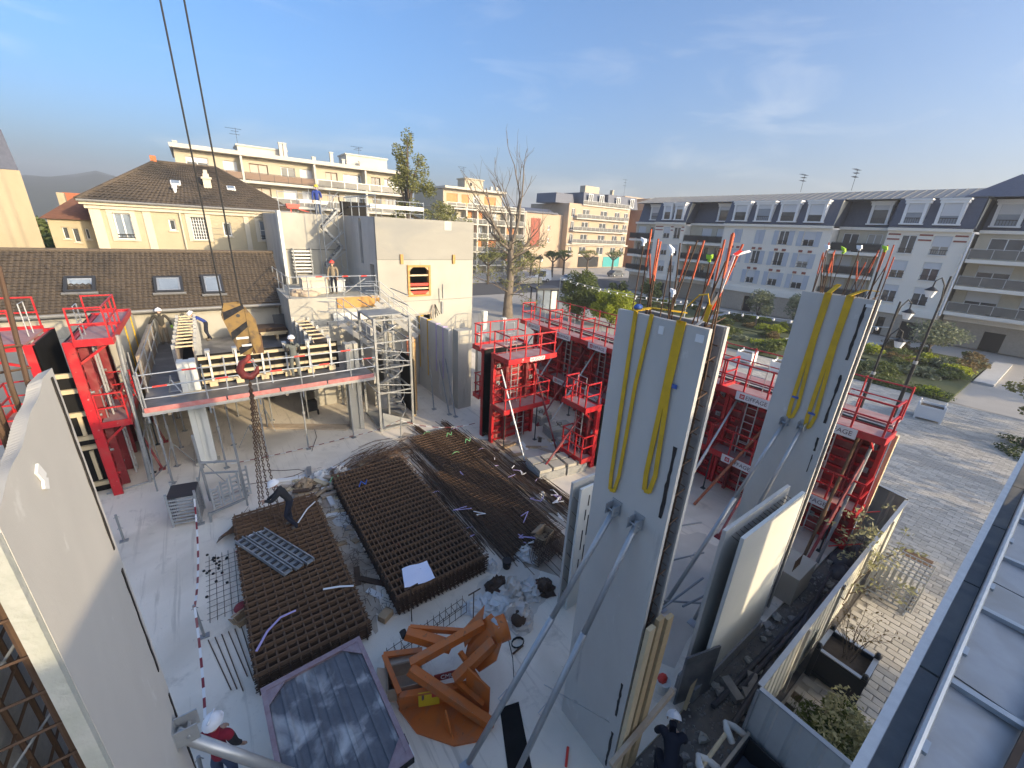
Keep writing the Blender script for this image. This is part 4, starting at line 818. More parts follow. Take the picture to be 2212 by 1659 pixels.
# ------------------------------------------------------------------ precast walls between the deck and the shell
def wall(label, x0, x1, y0, y1, z1, mm='conc', z0=0, holes=None, ax='x', group=None, name='precast_wall'):
    m = MB()
    if holes: wall_grid(m, ax, *( (y0, y1, x0, x1) if ax == 'x' else (x0, x1, y0, y1)), z0, z1, holes)
    else: m.box(x0, x1, y0, y1, z0, z1)
    return one(name, m, mm, label, 'wall', group)
wall('grey precast wall with yellow slings, ending in a pier near the stair tower', 9.7, 9.9, 18.62, 22.9, 4.26, 'conc', ax='y', holes=[(19.5, 19.75, .3, 2.3)])
wall('square concrete pier at the end of the grey precast wall', 9.92, 10.72, 18.0, 18.6, 4.30, 'conc_pale')
wall('low concrete wall with square window behind the scaffold stair tower', 4.75, 6.25, 22.4, 22.6, 4.3, 'conc_pale')
wall('concrete wall in front of the timber-buck opening, topped by handrails', 7.9, 9.68, 22.45, 22.65, 4.3, 'conc_pale')
wall('short return wall joining the low concrete walls', 6.27, 6.45, 20.4, 22.6, 4.3, 'conc')
wall('concrete wall with doorway behind the stair tower', 6.5, 7.85, 22.45, 22.65, 4.25, 'conc_new', holes=[(6.9, 7.5, 0, 3.9)])
wall('low concrete wall under the terrace rail', 3.6, 4.7, 21.9, 22.1, 4.2, 'conc_pale')
wall('rear precast wall below the orange plywood strip', 5.2, 7.0, 23.05, 23.2, 4.6, 'conc_white')
wall('precast wall beside the white columns, facing the square', 14.2, 14.4, 24.2, 28.5, 3.3, 'conc')
wall('second precast panel between the white columns', 14.25, 14.4, 20.6, 22.2, 2.6, 'conc')
for i, y in enumerate((22.4, 20.2)): one('precast_column', B(14.2, 14.5, y, y+.3, 0, 4.2), 'conc_white', ('white square precast column beside the concrete shell', 'white square precast column nearer the red formwork tower')[i], 'column')
one('precast_column', B(12.3, 12.62, 19.9, 20.2, 0, 3.6), 'conc', 'grey concrete stub column with starter bars below the shell', 'column')
SB = thing('starter_bars', 'bundle of starter bars rising from the grey stub column', 'rebar', (12.45, 20.05, 3.6))
for i in range(5): MB().tube((12.36+.05*i, 20.05, 3.6), (12.36+.05*i, 20.06, 4.7), .012, n=4).build('bar', 'galv_dull', SB)
# stairs with rails between those walls
for k, (x0, y0, x1, y1, z0, z1, lab) in enumerate(((5.0, 21.4, 6.6, 19.9, 4.5, 3.1, 'grey stair flight with tubular handrails descending to the deck'), (7.2, 22.2, 9.0, 21.0, 5.2, 3.4, 'stair flight with arched tubular handrails in front of the shell'))):
    SF = thing('stair_flight', lab, 'stair', (x0, y0, 0))
    for s in (0, .9):
        off = Vector((.55, .75, 0)).normalized()*s
        a, b_ = Vector((x0, y0, z0))+off, Vector((x1, y1, z1))+off
        for hh in (.5, 1.0): MB().path([a+Vector((-.7, .3, hh)), a+Vector((0, 0, hh)), b_+Vector((0, 0, hh))], .022, 6).build('handrail', 'galv', SF)
        for i in range(4):
            c = a.lerp(b_, i/3); MB().tube(c+Vector((0, 0, -.3)), c+Vector((0, 0, 1.02)), .022, n=6).build('rail_post', 'galv', SF)
        MB().bar(a, b_, .05, .25).build('stringer', 'conc', SF)
    off = Vector((.55, .75, 0)).normalized()*.45
    for i in range(7):
        c = Vector((x0, y0, z0)).lerp(Vector((x1, y1, z1)), (i+.5)/7)+off; MB().obox(c, Vector((.3, .4, 0))*.85, Vector((.11, -.08, 0)), (0, 0, .02)).build('tread', 'conc_pale', SF)
for k, (p, q) in enumerate((((9.6, 20.9, 2.6), (8.8, 18.6, 0)), ((9.6, 19.6, 2.4), (9.2, 17.6, 0)), ((9.7, 19.0, 2.6), (9.35, 17.2, 0)))):
    PP = thing('steel_prop', 'slanting steel push-pull prop bracing the grey precast wall with slings', 'prop', (q[0], q[1], 0), 0, 'props of the grey precast wall')
    MB().tube(q, p, .035, n=7).build('tube', 'galv_dull', PP); B(q[0]-.1, q[0]+.1, q[1]-.1, q[1]+.1, 0, .03).build('foot_plate', 'galv_dull', PP)
for y, mm, z0, lab in ((22.2, 'sling', 1.2, 'yellow sling hanging on the grey precast wall, near its far end'), (21.1, 'sling', 1.0, 'yellow sling hanging on the grey precast wall, knotted on top'), (20.0, 'purple', 1.6, 'purple sling hanging on the grey precast wall'), (19.2, 'purple', 1.4, 'purple sling hanging at the pier end of the grey precast wall')):
    one('sling', B(9.665, 9.695, y, y+.07, z0, 4.29).box(9.66, 9.95, y-.002, y+.072, 4.265, 4.31), mm, lab, 'sling')

# ------------------------------------------------------------------ propped deck
DK = thing('formwork_deck', 'propped plywood formwork deck with red and white edge board', 'deck', (1.4, 21.7, 3.05))
m = MB(); wall_grid
bx = [(-1.42, -.72, 18.1, 18.72)]
m.box(-2.42, -1.43, 17.0, 26.5, 2.93, 3.05).box(-.71, 5.25, 17.0, 26.5, 2.93, 3.05).box(-1.43, -.71, 17.0, 18.08, 2.93, 3.05).box(-1.43, -.71, 18.74, 26.5, 2.93, 3.05)
dk = m.build('deck_board', 'ply_deck', DK)
e = MB(); 
B(-2.42, 5.25, 16.93, 16.997, 2.86, 3.0).build('edge_beam', 'alu', DK)
for i, (a, b_) in enumerate(((-2.35, -.1), (-.05, 1.6), (1.65, 3.3), (3.35, 5.2))): B(a, b_, 16.90, 16.928, 2.99, 3.16).build('toe_board', 'toe', DK)
for x in (-1.8, -.6, .6, 1.8, 3.0, 4.2): B(x, x+.09, 17.02, 26.4, 2.75, 2.925).build('joist', 'timber_old', DK)
px = [-2.30, -.62, .92, 2.40, 4.28]
for x in px:
    MB().tube((x, 16.96, 2.6), (x, 16.96, 4.42), .027, n=6).build('rail_post', 'galv', DK)
for z in (4.30, 3.85, 3.45):
    for a, b_ in zip(px, px[1:]+[5.3]): MB().tube((a-.02, 16.96, z+rnd.uniform(-.02, .02)), (b_, 16.96, z+rnd.uniform(-.02, .02)), .022, n=6).build('guard_rail', 'galv', DK)
for i in range(9):
    x = -2+i*.85; MB().tube((x, 16.955, 4.30 if i % 2 else 3.85), (x+.38, 16.955, 4.30 if i % 2 else 3.85), .03, n=6).build('red_sleeve', 'red_plastic', DK)
rail_run(DK, (-2.38, 17.0, 3.05), (-2.38, 26.3, 3.05), 5, 1.2, (.6,))
# adjustable props under the deck
pr = thing('deck_prop', 'adjustable steel prop under the plywood deck', 'prop', (0, 0, 0), 0, 'steel props under the deck')
MB().tube((0, 0, .02), (0, 0, 1.75), .034, n=7).build('outer_tube', 'galv_dull', pr); MB().tube((0, 0, 1.7), (0, 0, 2.74), .026, n=7).build('inner_tube', 'galv', pr)
MB().box(-.09, .09, -.09, .09, 0, .02).build('foot_plate', 'galv_dull', pr); MB().tube((0, 0, 1.66), (0, 0, 1.78), .055, n=8).build('collar', 'galv_dull', pr)
spots = [(2.38, 17.48), (4.29, 17.55), (.85, 17.63), (-.55, 17.5), (-2.2, 17.3), (-2.1, 18.6), (-2.0, 20.2), (-1.9, 21.9), (-2.15, 23.6), (-.2, 19.4), (1.2, 20.4), (1.5, 21.2), (3.0, 20.6), (3.2, 22.4), (.2, 22.5), (4.8, 20.2), (4.9, 21.6), (-.9, 24), (1.9, 24.2), (3.9, 24.3)]
for i, (x, y) in enumerate(spots):
    if i == 0: pr.location = (x, y, 0)
    else: dup(pr, (x, y, 0), rnd.uniform(0, 3))
for i, (x, y) in enumerate(((-2.1, 18.6), (1.2, 20.4), (-1.2, 16.5), (.5, 18.9))):
    TP = thing('tripod', 'folding steel tripod holding a prop upright on the slab', 'tripod', (x, y, 0), 0, 'tripods of the props')
    for k in range(3):
        a = k*2.1+i; MB().tube((x+.06*math.cos(a), y+.06*math.sin(a), .95), (x+.55*math.cos(a), y+.55*math.sin(a), .01), .016, n=5).build('leg', 'galv_dull', TP)
    MB().tube((x, y, .75), (x, y, 1.0), .05, n=7).build('clamp', 'galv_dull', TP)
# grooved precast column through the deck, and its twin at the right
for i, (x, y, h, lab) in enumerate(((-1.08, 18.4, 4.22, 'white grooved precast column passing up through the deck'), (4.72, 18.45, 4.2, 'grey grooved precast column at the right end of the deck'))):
    m = MB().box(x-.27, x-.09, y-.25, y+.25, 0, h).box(x+.09, x+.27, y-.25, y+.25, 0, h).box(x-.09, x+.09, y-.17, y+.17, 0, h-.01)
    one('precast_column', m, 'conc_white' if i == 0 else 'conc_pale', lab, 'column')
one('concrete_pier', B(-1.5, -1.2, 18.15, 18.55, 0, .14).box(-.95, -.72, 18.1, 18.5, 0, .1), 'conc_pale', 'mortar packing round the foot of the white grooved column', 'packing')
# wall formwork on the deck: black plywood with timber beams and soldiers
def deck_form(label, x0, x1, y, z0=3.05, z1=4.27, side=-1):
    F_ = thing('wall_formwork', label, 'formwork', ((x0+x1)/2, y, z0))
    B(x0, x1, y, y+.03, z0+.01, z1).build('plywood_face', 'ply_black', F_)
    for z in (3.2, 3.5, 3.82, 4.14): B(x0+rnd.uniform(0, .1), x1-rnd.uniform(0, .3), y-.10, y-.003, z-.05, z+.06).build('timber_beam', 'timber_pale', F_)
    k = 6
    for i in range(k):
        x = x0+.35+(x1-x0-.7)*i/(k-1)
        MB().bar((x, y-.15, z0+.02), (x+.02, y-.15, z1+.18), .07, .05, (0, 1, 0)).build('soldier', 'offwhite', F_)
        B(x-.13, x+.13, y-.26, y-.18, z0+.01, z0+.2).build('foot_block', 'timber_pale', F_)
        B(x-.08, x+.08, y-.2, y+.1, z1+.12, z1+.2).box(x-.08, x-.05, y-.2, y-.17, z1-.05, z1+.12).build('clamp', 'alu', F_)
    for i in range(3): MB().tube((x0+.8+i*1.5, y-.2, z1-.1), (x0+.75+i*1.5, y-.9, z0+.02), .025, n=6).build('strut', 'galv', F_)
    return F_
deck_form('black plywood wall shutter with pale timber beams on the deck front', -.75, 4.25, 18.72)
def trough(label, x0, x1, y0, y1, z0=3.05, z1=4.35):
    F_ = thing('beam_formwork', label, 'formwork', ((x0+x1)/2, y0, z0)); n = 11
    for x, s in ((x0, -1), (x1, 1)):
        B(min(x, x+s*.03), max(x, x+s*.03), y0, y1, z0, z1).build('side_panel', 'timber_old', F_)
        for i in range(8):
            y = y0+.3+(y1-y0-.6)*i/7; B(min(x+s*.035, x+s*.15), max(x+s*.035, x+s*.15), y-.05, y+.05, z0+.01, z1+.12).build('soldier', 'alu', F_)
    B(x0+.002, x1-.002, y0, y1, z0+.3, z0+.34).build('bottom_panel', 'ply_black', F_)
    for i in range(n):
        y = y0+.25+(y1-y0-.5)*i/(n-1); B(x0-.03, x1+.03, y-.04, y+.04, z1+.004, z1+.06).build('cross_tie', 'timber_pale', F_)
trough('narrow beam shutter with timber rungs running back along the left of the deck', -1.35, -.85, 19.6, 26.2)
trough('narrow beam shutter with timber rungs running back along the right of the deck', 3.35, 3.88, 18.85, 26.6)
# things on the deck
PB = thing('plywood_stack', 'stack of brown plywood sheets at the back of the deck', 'stack', (2.0, 25.2, 3.05))
for i in range(8): MB().obox((1.9+rnd.uniform(-.1, .1), 25.3, 3.35+i*.05), (1.2, rnd.uniform(-.05, .05), 0), (0, .55, 0), (0, 0, .02)).build('plywood_sheet', 'rust_dark' if i > 3 else 'timber_pale', PB)
for x in (1.2, 2.6): B(x, x+.1, 24.8, 25.8, 3.055, 3.32).build('bearer', 'timber', PB)
one('steel_plate', MB().obox((3.0, 25.6, 3.65), (.35, 0, 0), (0, .03, .0), (0, .1, .58)), 'dark_metal', 'dark sheet leaning upright beside the plywood stack', 'plate')
for i, (x, y, a, l) in enumerate(((.4, 19.6, .9, 1.2), (1.6, 20.2, .2, 1.6), (2.6, 21.4, 1.4, 1.4), (.2, 22.4, .4, 1.8), (-1.9, 19.4, .2, .9), (-1.7, 18.0, .1, 1.0))): one('batten', MB().bar((x, y, 3.08), (x+l*math.cos(a), y+l*math.sin(a), 3.09), .09, .05), 'timber_pale', 'loose pale timber batten lying on the deck', 'batten', 'battens on the deck')
one('hose', MB().path([(1.5+.35*math.cos(t)*(1+.1*t), 22.6+.3*math.sin(t), 3.08+.01*t) for t in [i*.5 for i in range(20)]], .022, 5), 'yellow', 'coiled yellow hose on the deck near the plywood stack', 'hose')
one('prop_tripod', MB().tube((-1.75, 18.5, 3.06), (-1.6, 18.3, 3.75), .03, n=6).tube((-1.75, 18.5, 3.08), (-1.4, 18.5, 3.08), .02, n=5).tube((-1.62, 18.32, 3.6), (-1.35, 18.1, 3.06), .02, n=5), 'galv', 'short steel strut standing on the deck corner', 'strut')
# grey stair tower at the right of the deck
TW = thing('stair_tower', 'galvanised prefabricated stair tower standing beside the deck', 'stair tower', (6.3, 18.6, 0))
for (x, y) in ((5.55, 17.5), (7.15, 17.52), (5.6, 19.8), (7.2, 19.8)):
    B(x-.05, x+.05, y-.05, y+.05, 0, 5.4).build('post', 'galv_dull', TW)
for z in (.08, 1.9, 3.1, 4.3, 5.3):
    MB().bar((5.55, 17.5, z), (7.15, 17.52, z), .06).build('transom', 'galv_dull', TW); MB().bar((7.15, 17.52, z), (7.2, 19.8, z), .06).build('transom', 'galv_dull', TW); MB().bar((5.55, 17.5, z), (5.6, 19.8, z), .06).build('transom', 'galv_dull', TW)
B(5.62, 7.1, 17.6, 19.7, .06, .1).build('base_plate', 'galv_dull', TW)
# winding flights round a centre newel
MB().tube((6.38, 18.65, .1), (6.38, 18.65, 5.3), .06, n=9).build('newel', 'galv_dull', TW)
nst = 26
for i in range(nst):
    a = -1.2+i*.5; z = .25+i*.185
    c, s_ = math.cos(a), math.sin(a)
    MB().prism([(6.38+.06*c, 18.65+.06*s_, z), (6.38+.75*math.cos(a-.26), 18.65+.95*math.sin(a-.26), z), (6.38+.75*math.cos(a+.26), 18.65+.95*math.sin(a+.26), z)], (0, 0, .035)).build('tread', 'galv_dull', TW)
MB().path([(6.38+.76*math.cos(-1.2+i*.5), 18.65+.96*math.sin(-1.2+i*.5), 1.2+i*.185) for i in range(nst-3)], .022, 6).build('handrail', 'galv_dull', TW)
MB().path([(6.38+.77*math.cos(-1.2+i*.5), 18.65+.97*math.sin(-1.2+i*.5), .35+i*.185) for i in range(nst)], .03, 6).build('stringer', 'galv_dull', TW)
B(5.6, 7.15, 18.4, 19.8, 5.28, 5.34).build('top_landing', 'galv_dull', TW)
for z in (5.85, 6.3): MB().path([(5.6, 19.8, z), (5.55, 17.5, z), (7.15, 17.52, z), (7.2, 19.8, z)], .022, 6).build('guard_rail', 'galv_dull', TW)
for z in (2.4, 3.6, 4.0, 2.0): MB().path([(5.5, 17.45, z), (6.2, 17.42, z-.12), (7.1, 17.44, z-.3)], .025, 6).build('side_rail', 'galv_dull', TW)
MB().prism([(5.65, 17.56, .2), (7.05, 17.56, .15), (7.05, 17.56, .25), (5.7, 17.56, .9)], (0, .03, 0)).build('stair_side', 'galv_dull', TW)
# bundles of boards and posts next to the tower
for i, (x, y, w, h, mm) in enumerate(((7.55, 18.3, .12, 3.9, 'timber'), (7.7, 18.6, .1, 4.1, 'timber_old'), (7.85, 18.9, .14, 3.9, 'ply_orange'), (7.65, 19.2, .1, 4.0, 'rust_orange'), (7.5, 19.5, .16, 3.7, 'conc_pale'), (7.9, 19.4, .1, 4.2, 'timber'))): one('upright_board', B(x, x+w, y, y+.06, .0, h), mm, 'board or post standing upright beside the stair tower', 'board', 'boards beside the stair tower')
one('plywood_board', B(7.4, 7.46, 17.9, 19.6, .3, 3.2), 'ply_black', 'black plywood panel upright beside the stair tower', 'panel')
# left: precast wall beside the deck with yellow slings
wall('pale grey precast wall with yellow slings between the red formwork and the deck', -3.3, -3.1, 20.6, 26.6, 4.8, 'conc_pale')
wall('weathered plywood-faced wall along the left edge of the deck', -2.62, -2.5, 20.2, 26.5, 4.1, 'timber_old', 1.2, name='side_shutter')
for y, lab in ((25.3, 'yellow sling over the pale wall, near its far end'), (23.2, 'yellow sling over the pale wall, opposite the deck')): one('sling', B(-3.095, -3.06, y, y+.1, 1.6, 4.84).box(-3.3, -3.06, y-.002, y+.102, 4.805, 4.85), 'sling', lab, 'sling')
one('site_wall', B(-14, -3.4, 26.5, 26.7, 0, 3.6), 'conc_pale', 'pale wall behind the red formwork, under the outbuilding gutter', 'wall')
# ------------------------------------------------------------------ red steel wall formwork (panel units)
ME = {}
def share(key, fn):
    if key not in ME: ME[key] = fn()
    return ME[key]
def sign_parts(par, x, y, z, txt, wd=1.15, ht=.3, logo=True):
    """sign plate facing +y, text read from that side"""
    s = place('sign', share(('sign', wd), lambda: MB().box(-wd/2, wd/2, 0, .02, -ht/2, ht/2).mesh('sign', 'sign')), par, (x, y, z))
    def tm():
        me = text_mesh(txt, .2); me.materials.clear(); me.materials.append(MATS['ink']); return me
    place('lettering', share(('txt', txt), tm), s, (-.12 if logo else 0, .024, -.01), (R(90), 0, R(180)))
    if logo: place('emblem', share('emblem', lambda: MB().box(-.085, .085, .0, .004, -.085, .085).mesh('emblem', 'ink_red')), s, (wd/2-.22, .0205, 0)); place('emblem_mark', share('emblem2', lambda: MB().box(-.05, .05, 0, .003, .01, .03).box(-.05, .05, 0, .003, -.035, -.015).mesh('emblem_mark', 'sign')), s, (wd/2-.22, .0247, 0))
def formwork(label, loc, rz, w=2.4, h=4.3, top=True, mid=2.05, text='EIFFAGE', pd=1.0, ladder=True, props=2, group=None, skin='ply_black', dark=False, kick=2.2, rails=True, mid_text=False):
    F_ = thing('formwork_unit', label, 'formwork', loc, rz, group); ROOT[F_.name] = Vector((0, 0, 0))
    red = 'red' if not dark else 'red_shade_dirt'
    b = lambda nm, key, fn, mm=red, par=None, at=(0, 0, 0): place(nm, share((key, w, h, pd, mid, mm), lambda: fn().mesh(nm, mm)), par or F_, at)
    b('skin', 'skin', lambda: MB().box(.0, w, -.05, 0, .02, h), skin)
    b('backing', 'backing', lambda: MB().box(.02, w-.02, .001, .03, .03, h-.01), 'red_shade_dirt')
    for x in (0, w-.12): b('edge_frame', 'edge', lambda: MB().box(0, .12, -.045, .20, 0, h+.02), red, at=(x, 0, 0))
    n = int(h/.32)
    for i in range(n+1): b('rib', 'rib', lambda: MB().box(.125, w-.125, .032, .13, -.035, .035), red, at=(0, 0, .08+i*(h-.16)/n))
    for x in (w*.27, w*.73): b('stiffener', 'stiff', lambda: MB().box(-.05, -.01, .131, .34, .05, h-.1).box(.01, .05, .131, .34, .05, h-.1).box(-.05, .05, .30, .34, .05, .15), 'red_shade_dirt', at=(x, 0, 0))
    for x in (w*.12, w*.5, w*.88):
        for z in (.7, 1.6, 2.9, 3.7):
            if z < h-.2: b('tie_plate', 'tie', lambda: MB().box(-.09, .09, .131, .17, -.09, .09).tube((0, .17, 0), (0, .26, 0), .04, n=7), 'red' if (x+z) % 2 < 1 else 'galv_dull', at=(x, 0, z))
    lev = ([h] if top else [])+([mid] if mid else [])
    for li, z in enumerate(lev):
        d = pd if li == 0 and top else pd*.85
        k = ('plat', z, d)
        po = place('platform', share((k, w), lambda: MB().box(-.05, w+.05, .21, .21+d, z-.06, z).mesh('platform', 'red_deck')), F_)
        place('fascia', share((k, 'f', w), lambda: MB().box(-.06, w+.06, .21+d, .25+d, z-.12, z+.10).box(-.09, -.051, .21, .25+d, z-.12, z+.10).box(w+.051, w+.09, .21, .25+d, z-.12, z+.10).mesh('fascia', red)), po)
        if rails:
            y = .21+d-.03
            for i in range(4):
                x = .02+(w-.04)*i/3; place('rail_post', share(('post',), lambda: MB().box(-.025, .025, -.02, .02, -.1, 1.06).mesh('rail_post', 'red')), po, (x, y, z))
            for hh in (1.03, .55): place('guard_rail', share(('rail', w), lambda: MB().box(-.05, w+.05, -.024, .018, -.024, .024).mesh('guard_rail', 'red')), po, (0, y+.04 if 0 else y-.001, z+hh))
            for x in (-.02, w+.02):
                for hh in (1.035, .555): place('end_rail', share(('erail', d), lambda: MB().box(-.02, .02, .02, d-.03, -.022, .022).mesh('end_rail', 'red')), po, (x, .21, z+hh))
                place('rail_post', ME[('post',)], po, (x, .24, z))
            place('ladder_gate', share('gate', lambda: MB().path([(0, 0, 0), (0, 0, 1.0), (.5, 0, 1.0), (.5, 0, 0)], .018, 5).path([(0, 0, .5), (.5, 0, .5)], .016, 5).mesh('ladder_gate', 'galv')), po, (w*.55, .32, z))
        for x in (.25, w-.25): place('bracket', share(('brk', d), lambda: MB().bar((0, .14, -.75), (0, .16+d, -.08), .05, .07).mesh('bracket', 'red')), po, (x, 0, z))
        if li == 0 or mid_text:
            if text == 'EIFFAGE': sign_parts(po, w*.5, .252+d, z-.06, 'EIFFAGE')
            elif text: sign_parts(po, w*.42, .252+d, z-.02, text, .8, .17, False)
    if ladder:
        def lad(z0, z1):
            q = MB().box(-.2, -.17, 0, .05, z0, z1).box(.17, .2, 0, .05, z0, z1)
            z = z0+.2
            while z < z1: q.tube((-.17, .025, z), (.17, .025, z), .016, n=5, caps=False); z += .28
            return q.mesh('ladder', 'alu')
        if mid and top: place('ladder', share(('lad', mid, h), lambda: lad(mid+.02, h-.1)), F_, (w*.6, .42, 0))
        place('ladder', share(('lad', 0, mid or h), lambda: lad(.1, (mid or h)-.1)), F_, (w*.42, .45, 0))
    for i in range(props):
        x = .3+(w-.6)*i/max(1, props-1) if props > 1 else w*.5
        place('push_pull_prop', share(('prop', h, kick, i % 2), lambda: MB().tube((0, .3, h*.86), (0, kick, .05), .04, n=7).tube((0, .3+(kick-.3)*.45, h*.86*.55), (0, .3+(kick-.3)*.6, h*.86*.4), .052, n=7).box(-.1, .1, kick-.1, kick+.1, 0, .05).mesh('push_pull_prop', 'galv' if i % 2 else 'red_shade_dirt')), F_, (x, 0, 0))
        place('jack_leg', share(('jack', mid), lambda: MB().tube((0, .95, 0), (0, .95, (mid or 2)-.1), .028, n=6).box(-.08, .08, .87, 1.03, 0, .02).mesh('jack_leg', 'dark_metal')), F_, (x+.12, 0, 0))
    return F_
ys = [2.05, 4.35, 6.75, 9.15, 11.55, 13.95, 16.35]
names = ('red formwork unit at the corner of the metal hoarding, its timber edge lit', 'red formwork unit seen right of the second tall precast wall', 'red formwork unit with a sign, framed between the two tall precast walls', 'red formwork unit hidden mostly behind the first tall precast wall', 'red formwork unit left of the first tall precast wall', 'red formwork unit with a sign facing the red tower', 'red formwork unit at the far end of the long row, beside the bare tree')
for y, lab in zip(ys, names):
    w = 2.3 if y < 3 else 2.4
    formwork(lab, (15.65, y+.02, 0), R(90), w=w-.04, h=4.3, mid=1.75, mid_text=True, kick=3.2, pd=.95)
one('edge_timber', B(15.60, 15.78, 1.93, 2.03, .02, 4.2), 'timber_pale', 'pale timber stop-end along the free edge of the red formwork row', 'timber')
# opposite leaf of the long row
LR = thing('formwork_unit', 'rear leaf of the long red formwork row, seen above its platform', 'formwork', (16.1, 10, 0))
B(15.95, 16.12, 2.2, 18.6, 0, 4.2).build('skin', 'ply_black', LR); B(16.13, 17.0, 2.2, 18.6, 4.24, 4.3).build('platform', 'red_deck', LR)
rail_run(LR, (16.98, 2.2, 4.3), (16.98, 18.6, 4.3), 14, 1.05, (.55,), 'red')
# the red column tower
formwork('front leaf of the red formwork tower with guard-railed platforms', (11.8, 14.12, 0), R(180), w=2.4, h=4.25, mid=1.95, text='HUSSOR', pd=1.15, kick=2.4)
formwork('rear leaf of the red formwork tower, its platform hanging behind', (9.4, 14.72, 0), 0, w=2.4, h=4.25, mid=1.95, text=None, pd=.6, props=1, kick=1.6)
# mid unit left of the first tall wall
formwork('small red formwork unit with basket platforms left of the first tall precast wall', (12.05, 10.0, 0), R(90), w=1.2, h=2.85, mid=.55, text=None, pd=.75, props=1, kick=2.6)
one('stop_end', B(12.12, 12.75, 9.98, 10.03, 0, 2.85), 'ply_black', 'black stop-end closing the small red formwork unit', 'formwork')
# left formwork beside the deck
formwork('tall bright red formwork beside the left corner of the deck', (-3.75, 19.8, 0), R(-90), w=2.4, h=5.4, mid=2.65, text=None, pd=.85, props=1, kick=1.2)
formwork('second red formwork bay behind the bright red one', (-3.75, 22.3, 0), R(-90), w=2.4, h=5.4, mid=2.65, text=None, pd=.85, props=1, kick=1.2, rails=False)
formwork('red formwork with broad platform whose black face looks at the bright red one', (-4.42, 17.5, 0), R(90), w=2.4, h=5.4, mid=2.65, text=None, pd=1.6, props=1, kick=1.9)
SE = thing('stop_end', 'black stop-end shutter with horizontal timbers between the left red formworks', 'formwork', (-4.1, 17.9, 0))
B(-4.36, -3.80, 17.95, 18.0, .02, 4.3).build('plywood_face', 'ply_black', SE)
for z in (.35, 1.75, 2.1, 2.95, 3.75, 4.28): B(-4.34, -3.82, 17.83, 17.945, z-.07, z+.07).build('timber_beam', 'timber_pale', SE)
for a, b_ in ((.5, 1.6), (2.2, 2.9)): B(-4.12, -4.02, 17.85, 17.94, a, b_).build('soldier', 'timber_pale', SE)
one('support_tower', MB().tube((-2.86, 17.81, 0), (-2.62, 17.86, 5.45), .06, n=8).tube((-2.86, 17.81, .03), (-4.0, 17.6, .03), .03, n=6).tube((-2.86, 17.81, .03), (-2.4, 18.9, .03), .03, n=6), 'galv_dull', 'thick galvanised leg holding the top platform of the bright red formwork', 'prop')
SC = thing('scaffold_tower', 'galvanised scaffold legs and braces between the red formwork and the deck', 'scaffold', (-2.55, 17.5, 0))
for (x, y) in ((-2.62, 17.0), (-2.62, 18.9), (-2.9, 20.1)): MB().tube((x, y, 0), (x, y, 4.6), .027, n=6).build('standard', 'galv_dull', SC)
MB().tube((-2.62, 17.0, .4), (-2.62, 18.9, 2.4), .02, n=5).build('brace', 'galv_dull', SC); MB().tube((-2.62, 18.9, 2.5), (-2.62, 17.0, 4.4), .02, n=5).build('brace', 'galv_dull', SC); MB().tube((-2.62, 17.0, 2.0), (-2.62, 18.9, 2.0), .022, n=5).build('ledger', 'galv_dull', SC)

# ------------------------------------------------------------------ concrete ballast blocks
def block(label, x, y, rz, sx=1.2, sy=.9, h=.5, bars=True):
    q = thing('ballast_block', label, 'concrete block', (x, y, 0), rz, None)
    MB().box(-sx/2, sx/2, -sy/2, sy/2, 0, h*.72).build('base', 'conc_rough', q, world=False)
    for k, (a, b_, c, d) in enumerate(((-sx/2+.03, -.05, -sy/2+.03, -.04), (.05, sx/2-.03, -sy/2+.03, -.04), (-sx/2+.03, -.05, .04, sy/2-.03), (.05, sx/2-.03, .04, sy/2-.03))):
        MB().box(a, b_, c, d, h*.72+.002, h).build('boss', 'conc_pale', q, world=False)
    if bars: MB().path([(-.12, 0, h*.7), (-.1, 0, h+.12), (.1, 0, h+.12), (.12, 0, h*.7)], .016, 5).build('lifting_eye', 'rust_bar', q, world=False)
    return q
block('concrete ballast block with four bosses, closest to the rebar heap', 10.0, 10.75, R(-8), 1.25, 1.1)
block('concrete ballast block beside the small red unit', 11.15, 10.5, R(-8), .95, 1.0)
block('concrete ballast block under the leaning props of the tower', 12.75, 13.0, R(-12), 1.3, .9)
block('half-shaded concrete ballast block behind the tower ladder', 12.9, 14.6, R(10), .9, .8)
block('low concrete ballast block amid loose bars', 12.3, 11.9, R(-20), .9, .7, .35)
block('ballast block farther along by the long red row', 14.2, 12.2, R(5), .9, .9)

# ------------------------------------------------------------------ tall precast double walls
def lattice(par, axis, fixed, u0, u1, z0, z1, mm='rust_bar', nv=2, step=.28, key='x'):
    """vertical bars and horizontal ties inside a double wall, each its own part"""
    for i in range(nv):
        u = u0+(u1-u0)*(i+.5)/nv
        p, q = ((u, fixed, z0), (u, fixed, z1)) if axis == 'x' else ((fixed, u, z0), (fixed, u, z1))
        MB().tube(p, q, .012, n=5).build('vertical_bar', mm, par)
    z = z0+.1
    while z < z1:
        p, q = ((u0, fixed, z), (u1, fixed, z+.05)) if axis == 'x' else ((fixed, u0, z), (fixed, u1, z+.05))
        MB().tube(p, q, .008, n=4).build('tie_bar', mm, par); z += step
def black_streak(mb, x, y0, z0, z1, w=.035):
    """uneven strip of black sealant on a wall face at x"""
    n = max(3, int((z1-z0)/.08)); L = []; Rr = []
    for i in range(n+1):
        z = z0+(z1-z0)*i/n; ww = w*rnd.uniform(.55, 1.25); yy = y0+rnd.uniform(-.006, .006); L.append((x, yy-ww/2, z)); Rr.append((x, yy+ww/2, z))
    for i in range(n): mb.quad(L[i], Rr[i], Rr[i+1], L[i+1]); 
    return mb
